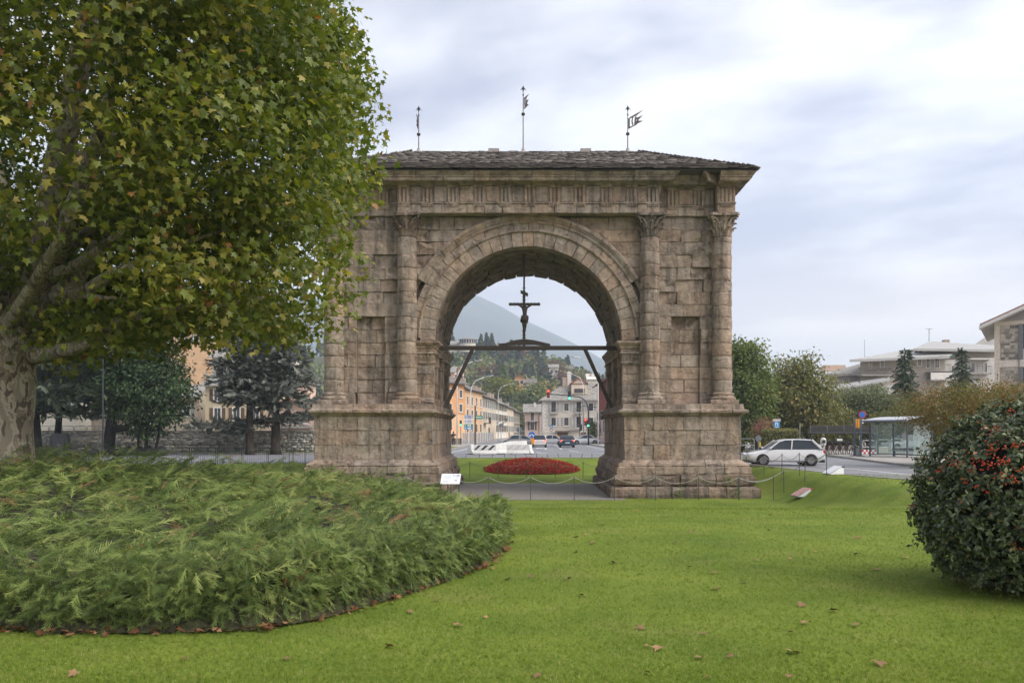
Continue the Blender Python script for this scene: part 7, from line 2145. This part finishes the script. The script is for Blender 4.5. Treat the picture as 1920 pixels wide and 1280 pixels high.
MB().bb(PX(892.5, Yg2), PX(903.5, Yg2), Yg2 - .108, Yg2 - .101, PZ(782.8, Yg2), PZ(781, Yg2)).build('print', M_WHITES, o)
Yq = 150.0
t = pole_thing('crossing_sign', 'blue pedestrian crossing sign above a round red-rimmed sign', 'sign', PX(1033.5, Yq), Yq, ROADZ, PZ(795, Yq), .05)
o = MB().bb(PX(1030.5, Yq), PX(1036.5, Yq), Yq - .1, Yq - .06, PZ(802, Yq), PZ(796.3, Yq)).build('plate', M_BLUEL, t)
xx = PX(1033.5, Yq); MB().add([(xx - .2, Yq - .105, PZ(801, Yq)), (xx + .2, Yq - .105, PZ(801, Yq)), (xx, Yq - .105, PZ(797.5, Yq))], [(0, 1, 2)]).build('triangle', M_WHITES, o, fix=False)
o = disc(t, 'disc', xx, Yq - .08, PZ(805.8, Yq), .29, M_REDS); disc(o, 'disc_face', xx, Yq - .115, PZ(805.8, Yq), .2, M_WHITES, .005)

# --- concrete barriers
def barrier_mesh(w, h=.82):
    m = MB(); pr = [(-.3, .06), (-.3, .16), (-.17, .36), (-.11, h), (.11, h), (.17, .36), (.3, .16), (.3, .06)]
    m.prism([Vector((-w / 2, y, z)) for y, z in pr], (0, 0, 0), (w, 0, 0))
    return m
def barrier(label, px, Y, rz, w=1.85, mat=M_BARRW, stripes=None, z=ROADZ):
    t = thing('concrete_barrier', label, 'barrier', (PX(px, Y), Y, z), 'concrete road barriers', rz, local=True)
    barrier_mesh(w).build('body', mat, t)
    for s_ in (-.6, .6): MB().bb(s_ * w / 2 - .09, s_ * w / 2 + .09, -.28, .28, 0, .07).build('foot', M_STRIPE, t)
    if stripes:
        k = 0
        for s0 in (-.85, -.25, .35):
            lo, hi = s0 - .12, s0 + .36
            def yy(zv): return -.11 - (.06 * (.82 - zv) / .46) - .006 if zv > .36 else -.18
            pl = [(lo, .4), (lo + .26, .4), (hi + .2, .78), (hi - .06, .78)]
            pl = [(max(-w / 2 + .03, min(w / 2 - .03, a)), b) for a, b in pl]
            MB().add([(a, yy(b), b) for a, b in pl], [(0, 1, 2, 3)]).build('stripe', stripes, t, fix=False)
barrier('white concrete barrier with bold black diagonal stripes', 909, 70.5, 0.0, stripes=M_STRIPE)
barrier('plain white barrier end left of the striped one', 884, 72, 1.3, 1.0)
barrier('white barrier with worn faded stripes', 971, 71.5, 0.0, 1.9, stripes=M_STRIPEG)
barrier('plain white barrier right of the faded striped one', 992, 72.6, 1.35, 1.1)
for i, (x, Y) in enumerate(((933, 72.6), (940, 75.5), (946, 79), (952, 83.5), (958, 88), (964, 93), (970, 98.5))):
    barrier(('first', 'second', 'third', 'fourth', 'fifth', 'sixth', 'last')[i] + ' plain white barrier of the row running up the street', x, Y, 1.22, 3.0 + .45 * i)
barrier('weathered grey barrier with dark stripes beside the bicycles', 1527, 66, -.15, 1.5, M_BARRG, M_STRIPE, PAVZ)

# --- low garden fence before the row
t = thing('garden_fence', 'grey paling fence with stone base along the street row', 'fence', (-9.5, 122, PAVZ))
MB().bb(-15.0, -9.3, 119.8, 120.1, PAVZ - .1, .75).build('stone_base', M_DSTONE, t)
for k in range(36):
    a, b = Vector((-9.3, 120, 0)), Vector((-6.6, 165, 0)); q = a.lerp(b, k / 36)
    MB().bb(q.x - .05, q.x + .05, q.y - .05, q.y + .3, PAVZ, 1.45 + .1 * (k % 2)).build('paling', M_STEEL if k % 3 else M_WHITEM, t)

# ------------------------------------------------------------------ vehicles
M_TYRE = pmat('tyre', (.02, .02, .02), .85, .1, 10)
M_RIM = pmat('rim', (.16, .165, .17), .4, .1, 10, metal=.7)
M_CGLASS = glass_mat('car_glass', (.02, .025, .03), .04)
M_PLATE = pmat('number_plate', (.62, .63, .62), .5)
M_HEADL = pmat('head_lamp', (.7, .72, .74), .15, .02, 4, spec=.8)
def paintm(name, col): return pmat(name, col, .35, .02, 2, spec=.5, coat=.6)
def car(label, loc, rz, paint, L=4.1, W=1.72, H=1.46, style='hatch', tail_on=False, z=ROADZ):
    t = thing('car', label, 'car', (loc[0], loc[1], z), None, rz, local=True)
    hl, hw = L / 2, W / 2
    def belt(u):   # u from -1 (rear) to 1 (front)
        if style == 'hatch': return interp([(-1, .86), (-.9, .95), (.25, .95), (.45, .9), (.85, .76), (1, .62)], u)
        return interp([(-1, .84), (-.9, .93), (-.5, .95), (.25, .94), (.45, .88), (.85, .76), (1, .62)], u)
    rings = []
    for u in (-1, -.97, -.9, -.7, -.5, -.25, 0, .25, .42, .6, .8, .92, .98, 1):
        taper = 1 - .12 * max(0, abs(u) - .75) / .25 - (.05 if abs(u) == 1 else 0); b = belt(u); w = hw * taper
        zb_ = .22 + .1 * max(0, abs(u) - .85) / .15
        half = [(0, zb_), (w * .85, zb_), (w * .97, zb_ + .1), (w, .5), (w * .985, .68), (w * .93, b - .03), (w * .8, b), (0, b + .015)]
        rings.append([(u * hl, -y, zz_) for y, zz_ in half] + [(u * hl, y, zz_) for y, zz_ in half[-2:0:-1]])
    body = MB().loft(rings).build('body', paint, t); smooth_by_angle(body, 38)
    if style == 'hatch': prof = [(-.93, .93), (-.80, 1.25), (-.66, H - .03), (-.3, H), (.02, H - .02), (.16, H - .12), (.44, .93)]
    else: prof = [(-.66, .94), (-.47, 1.27), (-.36, H - .05), (-.1, H), (.08, H - .02), (.2, H - .12), (.46, .92)]
    rg_ = []
    for u, zz_ in prof:
        k = (zz_ - .92) / (H - .92); w = hw * (.93 - .2 * k)
        zz0 = belt(u) - .02
        if zz_ - zz0 < .03: zz_ = zz0 + .03
        rg_.append([(u * hl, -hw * .92, zz0), (u * hl, -w, zz_ - .04 * k), (u * hl, -w * .8, zz_), (u * hl, w * .8, zz_), (u * hl, w, zz_ - .04 * k), (u * hl, hw * .92, zz0)])
    gh = MB().loft(rg_).build('glasshouse', M_CGLASS, t); smooth_by_angle(gh, 30)
    # roof skin and pillars
    m = MB(); rr = [r_ for r_, (u, zz_) in zip(rg_, prof) if zz_ > H - .14]
    m.loft([[(p[0], p[1] * 1.01, p[2] + .012) for p in r_[1:5]] + [(p[0], p[1] * .97, p[2] - .03) for p in r_[4:0:-1]] for r_ in rr]); m.build('roof', paint, t)
    for sg in (-1, 1):
        m = MB()
        def pl(u0, z0_, u1, z1_, wd):
            k0, k1 = (z0_ - .92) / (H - .92), (z1_ - .92) / (H - .92)
            a = Vector((u0 * hl, sg * hw * (.935 - .2 * k0), z0_)); b = Vector((u1 * hl, sg * hw * (.945 - .2 * k1), z1_)); m.tube([a, b], wd, 5)
        pl(.46, .93, .14, H - .06, .04); pl(-.12, .93, -.16, H - .02, .04); pl(prof[0][0] + .04, .95, prof[2][0], H - .04, .07)
        m.build('pillars', paint, t)
        for u in (-.62, .62):
            w_ = MB().lathe([(.16, -.1), (.3, -.1), (.315, -.06), (.315, .06), (.3, .1), (.16, .1)], 20, (u * hl, sg * (hw - .085), .315), 'Y').build('wheel', M_TYRE, t, True)
            m = MB(); m.lathe([(.03, sg * .1), (.2, sg * .095), (.205, sg * .11), (.19, sg * .112), (.03, sg * .106)], 16, (u * hl, sg * (hw - .085), .315), 'Y'); m.build('rim', M_RIM, w_)
            m = MB(); q_ = sorted((sg * hw * .9, sg * (hw * .998 + .004))); m.lathe([(.36, q_[0]), (.36, q_[1])], 20, (u * hl, 0, .33), 'Y'); m.build('wheel_well', M_BLACK, t)
        MB().box((.44 * hl, sg * (hw + .08), 1.0), (.12, .16, .12), 0, .03).build('mirror', paint, t)
        MB().box((hl * .955, sg * hw * .72, .66), (.16, .32, .13), 0, .03).build('headlight', M_HEADL, t)
        MB().box((-hl * .975, sg * hw * .74, .80), (.1, .26, .2), 0, .03).build('tail_light', L_TAIL if tail_on else M_REDS, t)
    MB().bb(-hl - .01, -hl + .02, -.26, .26, .52 if style == 'hatch' else .72, .64 if style == 'hatch' else .84).build('number_plate', M_PLATE, t)
    MB().bb(hl - .02, hl + .012, -.26, .26, .40, .5).build('number_plate', M_PLATE, t)
    MB().bb(-hl + .02, -hl + .3, -hw * .86, hw * .86, .2, .34).build('rear_bumper', M_BLACK, t); MB().bb(hl - .3, hl - .02, -hw * .86, hw * .86, .2, .34).build('front_bumper', M_BLACK, t)
    return t
CW = paintm('white_car_paint', (.62, .63, .64)); CS = paintm('silver_car_paint', (.40, .41, .42)); CB = paintm('petrol_blue_paint', (.018, .05, .075)); CD = paintm('grey_car_paint', (.22, .22, .22)); CWW = paintm('warm_white_paint', (.6, .57, .54))
car('white car driving past on the road right of the arch', (PX(1468, 48.5), 48.5), R(178), CW, 4.3, 1.75, 1.5)
car('dark blue hatchback waiting in the street, seen from behind', (PX(1062.5, 103), 103), R(90), CB, 4.3, 1.74, 1.45, 'hatch', True)
car('white hatchback with lit brake lights beside the blue sign', (PX(1011, 103.5), 103.5), R(90), CWW, 4.0, 1.7, 1.5, 'hatch', True)
car('silver car crossing the street behind the white hatchback', (PX(1032, 116), 116), R(176), CS, 4.2, 1.72, 1.45, 'sedan')
car('pale car turning at the right kerb near the traffic mast', (PX(1097, 124), 124), R(184), CW, 4.2, 1.72, 1.42, 'sedan')
car('grey car passing behind the white barriers', (PX(980, 112), 112), R(4), CD, 4.2, 1.72, 1.45)
car('white parked car seen through the glass bus shelter', (PX(1698, 80), 80), R(185), CW, 4.1, 1.72, 1.48, z=PAVZ)
car('silver car half hidden behind the faded striped barrier', (PX(966, 118), 118), R(178), CS, 4.2, 1.72, 1.45, 'sedan')

# ------------------------------------------------------------------ person on the left pavement
Yh = 112.0; hx_ = PX(850, Yh)
pp_ = thing('person', 'person in dark jacket and trousers walking away on the left pavement', 'person', (hx_, Yh, PAVZ))
z0 = PAVZ
def B(dx, dy, z, r): return ((hx_ + dx, Yh + dy, z0 + z), r)
jt = {'pelvis': B(0, 0, .95, (.16, .11)), 'waist': B(0, 0, 1.12, (.145, .1)), 'chest': B(0, .01, 1.34, (.19, .12)), 'neck': B(0, 0, 1.5, .06), 'h0': B(0, -.01, 1.58, .075), 'h1': B(0, -.01, 1.70, .085),
      'shl': B(-.2, 0, 1.43, .07), 'ell': B(-.27, .02, 1.14, .052), 'wrl': B(-.25, .12, .92, .04), 'hal': B(-.25, .14, .84, .036),
      'shr': B(.2, 0, 1.43, .07), 'elr': B(.34, .08, 1.26, .052), 'wrr': B(.2, .18, 1.46, .04), 'har': B(.14, .18, 1.53, .036),
      'hil': B(-.09, 0, .88, .1), 'knl': B(-.1, -.08, .5, .07), 'anl': B(-.1, .08, .1, .045), 'tol': B(-.1, .22, .05, .04),
      'hir': B(.09, 0, .88, .1), 'knr': B(.1, .1, .5, .07), 'anr': B(.1, -.12, .1, .045), 'tor': B(.1, .04, .04, .04)}
M_CLOTH = pmat('dark_clothes', (.03, .032, .036), .9, .2, 10); M_SKIN = pmat('skin', (.42, .26, .19), .6, .05, 10); M_HAIR = pmat('dark_hair', (.02, .015, .012), .6)
skin_body('body', jt, [('pelvis', 'waist'), ('waist', 'chest'), ('chest', 'neck'), ('neck', 'h0'), ('h0', 'h1'), ('chest', 'shl'), ('shl', 'ell'), ('ell', 'wrl'), ('wrl', 'hal'), ('chest', 'shr'), ('shr', 'elr'), ('elr', 'wrr'), ('wrr', 'har'),
    ('pelvis', 'hil'), ('hil', 'knl'), ('knl', 'anl'), ('anl', 'tol'), ('pelvis', 'hir'), ('hir', 'knr'), ('knr', 'anr'), ('anr', 'tor')], M_SKIN, pp_, 'pelvis')
jk = {k: (v[0], tuple(c + .022 for c in v[1]) if isinstance(v[1], tuple) else v[1] + .022) for k, v in jt.items() if k in ('pelvis', 'waist', 'chest', 'shl', 'ell', 'wrl', 'shr', 'elr', 'wrr')}
skin_body('jacket', jk, [('pelvis', 'waist'), ('waist', 'chest'), ('chest', 'shl'), ('shl', 'ell'), ('ell', 'wrl'), ('chest', 'shr'), ('shr', 'elr'), ('elr', 'wrr')], M_CLOTH, pp_, 'pelvis')
tr_ = {k: (v[0], tuple(c + .018 for c in v[1]) if isinstance(v[1], tuple) else v[1] + .018) for k, v in jt.items() if k in ('pelvis', 'hil', 'knl', 'anl', 'tol', 'hir', 'knr', 'anr', 'tor')}
skin_body('trousers', tr_, [('pelvis', 'hil'), ('hil', 'knl'), ('knl', 'anl'), ('anl', 'tol'), ('pelvis', 'hir'), ('hir', 'knr'), ('knr', 'anr'), ('anr', 'tor')], M_CLOTH, pp_, 'pelvis')
MB().lathe([(.05, 1.56 + z0), (.1, 1.62 + z0), (.108, 1.72 + z0), (.08, 1.79 + z0), (.02, 1.82 + z0)], 12, (hx_, Yh - .03, 0)).build('hair', M_HAIR, pp_, True)

# ------------------------------------------------------------------ bus stop and bicycle shelter on the right
A_ = Vector((25.05, 62.5, PAVZ)); U = Vector((.25, -.968, 0)).normalized(); Vv = Vector((.968, .25, 0)).normalized()
bs = thing('bus_shelter', 'glass bus shelter with grey frame and curved light roof', 'bus shelter', tuple(A_))
SL, SD, SH = 4.0, 2.0, 2.42
def sp3(a, b, z): p = A_ + U * a + Vv * b; return Vector((p.x, p.y, PAVZ + z))
for a in (0, SL):
    for b in (0, SD): MB().tube([sp3(a, b, 0), sp3(a, b, SH)], .065, 6).build('post', M_SLATEB, bs)
m = MB(); rings = []
for k in range(9):
    b = -.35 + (SD + .6) * k / 8; zz_ = SH + .08 + .34 * math.sin(math.pi * (.08 + .5 * k / 8))
    rings.append([sp3(-.4, b, zz_), sp3(SL + .4, b, zz_), sp3(SL + .4, b, zz_ + .05), sp3(-.4, b, zz_ + .05)])
m.loft(rings).build('roof', pmat('pale_roof_panel', (.48, .48, .49), .4, .08, 2), bs)
for a in (0, SL * .5, SL): MB().tube([sp3(a, -.3, SH + .13), sp3(a, SD * .4, SH + .3), sp3(a, SD + .2, SH + .38)], .035, 5).build('roof_rib', M_SLATEB, bs)
m = MB(); m.tube([sp3(-.4, -.34, SH + .08), sp3(SL + .4, -.34, SH + .08)], .07, 6); m.build('gutter', M_SLATEB, bs)
M_CG = clear_glass('shelter_glass')
def pane(a0, b0, a1, b1, z0_, z1_):
    d = (sp3(a1, b1, 0) - sp3(a0, b0, 0)).normalized(); n_ = Vector((d.y, -d.x, 0)) * .008; q = [sp3(a0, b0, z0_), sp3(a1, b1, z0_), sp3(a1, b1, z1_), sp3(a0, b0, z1_)]
    MB().hexa([p - n_ for p in q] + [p + n_ for p in q]).build('glass_pane', M_CG, bs)
for k in range(3): pane(SL * k / 3 + .08, SD, SL * (k + 1) / 3 - .02, SD, .2, SH - .05)
pane(0, .1, 0, SD - .1, .2, SH - .05); pane(SL, .5, SL, SD - .1, .2, SH - .05)
m = MB(); m.tube([sp3(0, SD, .14), sp3(SL, SD, .14)], .06, 5); m.build('base_rail', M_SLATEB, bs); m = MB(); m.tube([sp3(0, 0, .14), sp3(0, SD, .14)], .05, 5); m.build('base_rail', M_SLATEB, bs)
for a in (1.0, 2.3, 3.3): MB().add([sp3(a, SD - .03, 1.25), sp3(a + .4, SD - .03, 1.25), sp3(a + .4, SD - .03, 1.75), sp3(a, SD - .03, 1.75)], [(0, 1, 2, 3)]).build('timetable', M_WHITES, bs, fix=False)
t = thing('bench', 'slatted metal bench inside the bus shelter', 'bench', tuple(sp3(1.6, 1.0, 0)))
for k in range(3): 
    q = [sp3(1.0, .9 + k * .15, .42), sp3(2.9, .9 + k * .15, .42), sp3(2.9, 1.02 + k * .15, .42), sp3(1.0, 1.02 + k * .15, .42)]; MB().hexa(q + [p + Vector((0, 0, .04)) for p in q]).build('slat', M_STEEL, t)
for a in (1.3, 2.6): MB().tube([sp3(a, 1.1, 0), sp3(a, 1.1, .42)], .04, 6).build('leg', M_SLATEB, t)
# bicycle shelter
Yk = 68.0; kx0, kx1 = PX(1519, Yk), PX(1646, Yk)
bk = thing('bicycle_shelter', 'dark bicycle shelter with barrel-vaulted smoked roof', 'shelter', (kx0, Yk, PAVZ))
M_SMOKE = pmat('smoked_panel', (.03, .027, .024), .8, .15, 2, spec=.08)
def bkp(x, b, z): return (x, Yk + b, z)
arcs = [(-.1, 1.62), (.15, 1.80), (.5, 1.97), (.95, 2.10), (1.45, 2.17), (1.95, 2.18)]
nb_ = 4
for k in range(nb_):
    xa, xb = kx0 + (kx1 - kx0) * k / nb_ + .05, kx0 + (kx1 - kx0) * (k + 1) / nb_ - .05
    m = MB(); m.loft([[bkp(xa + b * .35, b, z), bkp(xb + b * .35, b, z), bkp(xb + b * .35, b, z + .03), bkp(xa + b * .35, b, z + .03)] for b, z in arcs]); m.build('roof_panel', M_SMOKE, bk)
for k in range(nb_ + 1):
    x = kx0 + (kx1 - kx0) * k / nb_
    MB().tube([bkp(x + b * .35, b, z + .02) for b, z in arcs], .045, 5).build('roof_rib', M_DARKM, bk)
MB().tube([bkp(kx0 - .05, -.12, 1.60), bkp(kx1 + .05, -.12, 1.60)], .06, 6).build('front_beam', M_DARKM, bk)
for x in (kx0, kx1):
    MB().tube([bkp(x, 0, PAVZ - .1), bkp(x, 0, 1.62)], .07, 6).build('post', M_DARKM, bk); MB().tube([bkp(x + .68, 1.95, PAVZ - .1), bkp(x + .68, 1.95, 2.16)], .07, 6).build('post', M_DARKM, bk)
MB().bb(PX(1568, Yk), PX(1578, Yk), Yk - .16, Yk - .13, PZ(826, Yk), PZ(822, Yk)).build('notice', M_WHITES, bk)
# bicycles: one built, the rest copied
M_BRED = pmat('dark_red_frame', (.10, .012, .018), .4, .1, 10, coat=.4)
def bicycle(label):
    t = thing('bicycle', label, 'bicycle', (0, 0, 0), 'bicycles in the shelter', 0, local=True)
    for x in (-.53, .53):
        w = MB(); w.tube([(x + .33 * math.cos(a), 0, .34 + .33 * math.sin(a)) for a in [2 * math.pi * k / 22 for k in range(23)]], .024, 5, False); wo = w.build('wheel', M_TYRE, t)
        m = MB()
        for k in range(8): a = math.pi * k / 8; m.tube([(x + .31 * math.cos(a), 0, .34 + .31 * math.sin(a)), (x - .31 * math.cos(a), 0, .34 - .31 * math.sin(a))], .004, 3)
        m.build('spokes', M_STEEL, wo)
        m = MB(); m.tube([(x + .37 * math.cos(a), 0, .34 + .37 * math.sin(a)) for a in [R(q) for q in range(20, 150, 20)]], .014, 4); m.build('mudguard', M_WHITEM if x > 0 else M_BRED, t)
    m = MB(); m.tube([(-.53, 0, .34), (-.1, 0, .3), (.38, 0, .75)], .026, 6); m.tube([(-.1, 0, .3), (-.2, 0, .85)], .022, 6); m.tube([(-.53, 0, .34), (-.17, 0, .7)], .014, 5); m.tube([(.53, 0, .34), (.4, 0, .78), (.34, 0, 1.02)], .022, 6); m.build('frame', M_BRED, t)
    m = MB(); m.tube([(.22, -.28, 1.04), (.34, -.12, 1.06), (.34, .12, 1.06), (.22, .28, 1.04)], .015, 6); m.build('handlebar', M_BLACK, t)
    MB().box((-.22, 0, .9), (.26, .15, .07), 0, .03).build('saddle', M_BLACK, t)
    m = MB(); m.box((.55, 0, .92), (.24, .34, .2), 0, .03); m.build('basket', M_BLACK, t)
    m = MB(); m.lathe([(.09, -.02), (.09, .02)], 12, (-.1, 0, .3), 'Y'); m.tube([(-.1, .05, .3), (-.02, .08, .16)], .012, 4); m.build('crank', M_DARKM, t)
    return t
b0 = bicycle('dark red share bicycle nearest the striped barrier, white mudguard in front')
for i, (px_, lb) in enumerate(((1552, None), (1563, 'second dark red bicycle from the striped barrier'), (1576, 'third dark red bicycle from the striped barrier'), (1589, 'fourth dark red bicycle from the striped barrier'), (1601, 'dark red bicycle nearest the bus stop poles'))):
    o = b0 if i == 0 else copy_tree(b0)
    o.location = (PX(px_, 67), 67.2, PAVZ); o.rotation_euler = (0, R(4), R(-128)); 
    if lb: o['label'] = lb
m = MB(); x = PX(1543.5, 66.4); 
t = thing('bicycle_dock', 'pale rounded bicycle hire terminal post', 'terminal', (x, 66.4, PAVZ)); m.loft([[(x + w * math.cos(a), 66.4 + .14 * math.sin(a), PAVZ + z) for a in [2 * math.pi * k / 12 for k in range(12)]] for w, z in ((.14, 0), (.14, .7), (.22, .8), (.24, 1.05), (.2, 1.25), (.06, 1.33))]); m.build('housing', M_WHITEM, t, True); MB().bb(x - .12, x + .12, 66.2, 66.26, PAVZ + .9, PAVZ + 1.15).build('screen', M_DARKM, t)
# bus stop poles
for (px_, Y, top, lb, sign) in ((1602, 63, 783, 'dark bus stop post with one long orange panel', False), (1613.5, 62, 784, 'dark bus stop post topped by a round no-parking sign', True)):
    x = PX(px_, Y); t = thing('bus_stop_post', lb, 'post', (x, Y, PAVZ))
    MB().bb(x - .07, x + .07, Y - .06, Y + .06, PAVZ - .1, PZ(top, Y)).build('post', M_SLATEB, t)
    MB().bb(x - .25, x + .25, Y - .2, Y + .2, PAVZ, PAVZ + .05).build('base', M_SLATEB, t)
    s_ = -1 if sign else 1
    a, b = sorted((x + s_ * .075, x + s_ * .2)); MB().bb(a, b, Y - .04, Y + .02, PZ(802, Y), PZ(785, Y)).build('orange_panel', M_ORANGEP, t)
    if sign:
        d = disc(t, 'disc', x + .1, Y - .05, PZ(777, Y), .27, M_REDS); disc(d, 'disc_face', x + .1, Y - .085, PZ(777, Y), .21, M_BLUES, .005)
        for k in range(4): MB().bb(x + .08, x + .2, Y - .05, Y - .02, PZ(788 + k * 2.6, Y), PZ(786 + k * 2.6, Y)).build('plate', M_WHITES if k % 2 == 0 else M_DARKM, t)
        MB().bb(x - .09, x - .075, Y - .04, Y + .04, PZ(824, Y), PZ(816, Y)).build('notice', M_WHITES, t)
MB_ = MB(); x = PX(1607.5, 63.2); o = MB_.bb(x - .2, x + .2, 63, 63.4, PAVZ, PAVZ + .5, .03).build('litter_box', M_CONC); tag(o, 'short concrete block between the two bus stop posts', 'block')
# steel crowd rails and red-white barrier
def hoop_rail(label, px0, px1, Y, z1):
    t = thing('guard_rail', label, 'railing', (PX(px0, Y), Y, PAVZ)); a, b = PX(px0, Y), PX(px1, Y); r_ = .12
    pts_ = [(a, Y, PAVZ - .05), (a, Y, z1 - r_), (a + r_ * .3, Y, z1 - r_ * .3), (a + r_, Y, z1), (b - r_, Y, z1), (b - r_ * .3, Y, z1 - r_ * .3), (b, Y, z1 - r_), (b, Y, PAVZ - .05)]
    MB().tube(pts_, .045, 6).build('hoop', M_STEEL, t); MB().tube([(a, Y, .45), (b, Y, .45)], .03, 5).build('mid_rail', M_STEEL, t); MB().tube([(a, Y, z1 - .3), ((a + b) / 2, Y, .45)], .02, 4).build('brace', M_STEEL, t); MB().tube([(b, Y, z1 - .3), ((a + b) / 2, Y, .45)], .02, 4).build('brace', M_STEEL, t)
hoop_rail('steel hoop rail right behind the bus stop posts', 1616, 1641, 70, PZ(825.5, 70)); hoop_rail('steel hoop rail in the middle behind the bus shelter', 1643, 1667, 69, PZ(824, 69)); hoop_rail('steel hoop rail behind the right half of the bus shelter', 1670, 1700, 68, PZ(822.5, 68))
hoop_rail('low dark rail at the road right beside the arch', 1385, 1414, 78, PZ(822, 78))
t = thing('plastic_barrier', 'low red and white plastic barrier behind the bus stop posts', 'barrier', (PX(1629, 67), 67, PAVZ))
for k in range(7):
    for r2 in range(2): MB().bb(PX(1615 + k * 4, 67), PX(1615 + k * 4 + 3.9, 67), 66.95, 67.1, PAVZ + .05 + r2 * .17, PAVZ + .2 + r2 * .17).build('section', M_REDS if (k + r2) % 2 else M_WHITES, t)
o = MB().bb(PX(1646, 70), PX(1676, 70), 70.3, 70.9, PAVZ, PAVZ + .55, .05).build('planter', M_BARRG); tag(o, 'long pale concrete planter behind the bus shelter', 'planter')
# blue square sign
Yn = 72.0; x = PX(1455.5, Yn)
t = pole_thing('blue_sign', 'square blue sign with white letter under a narrow white strip', 'sign', x, Yn, PAVZ, PZ(786, Yn), .05)
o = MB().bb(PX(1450, Yn), PX(1461.5, Yn), Yn - .12, Yn - .07, PZ(802, Yn), PZ(790, Yn)).build('plate', M_BLUEL, t)
MB().bb(PX(1448, Yn), PX(1463, Yn), Yn - .13, Yn - .07, PZ(789.6, Yn), PZ(785, Yn)).build('strip', pmat('cream_strip', (.55, .52, .47), .6, .1, 10), t)
xc, zc2 = PX(1455.6, Yn), PZ(795, Yn); s_ = Yn / F
m = MB(); m.prism([Vector((xc + a * s_, Yn - .128, zc2 + b * s_)) for a, b in ((-2.7, -3), (-1.1, -3), (-1.1, 1.6), (0, 2.3), (.9, 1.6), (1.1, .2), (1.0, -3), (2.5, -3), (2.6, .6), (2.1, 2.5), (.8, 3.5), (-2.7, 3.5))], (0, 0, 0), (0, .006, 0)); m.build('letter', M_WHITES, o)
MB().bb(PX(1452, Yn), PX(1460, Yn), Yn - .127, Yn - .121, PZ(800.9, Yn), PZ(799.6, Yn)).build('print', M_WHITES, o)
pole_thing('sign_pole', 'slim pale pole standing at the end of the clipped hedge', 'pole', PX(1489.5, 70), 68.6, PAVZ, PZ(793, 70), .035, M_STEEL)
# ivy column at the red building and bins
broadleaf('ivy_bush', 'tall dark ivy bush against the red building', (PX(1113, 132), 132, -.1), 4, (1.7, .9, .8, 1.7), L_GREEN, 40, 50, .22, .05, cat='bush', clr=.35)
o = MB().bb(PX(1046, 150), PX(1050, 150), 149.6, 150, .0, 1.0).build('yellow_box', M_ORANGEP); tag(o, 'small orange letter box on the corner house', 'letter box')

# weeds between the foot stones of the right pier
for (x, y, lb) in ((1272, 926, 'green weed tuft at the foot of the right pier'), (1384, 924, 'small weed tuft near the right end of the pier foot'), (1366, 900, 'weed growing from the upper footing of the right pier')):
    p = P(x, y, 38.15); t = thing('weed', lb, 'plant', tuple(p)); q = np.array(p) + NP.normal(size=(60, 3)) * np.array((.12, .03, .14))
    scatter('leaves', LEAF_V, LEAF_F, q, frames(np.array((0, -1, .5)) + NP.normal(size=q.shape) * .5), NP.uniform(.06, .12, 60), L_GREEN, t)
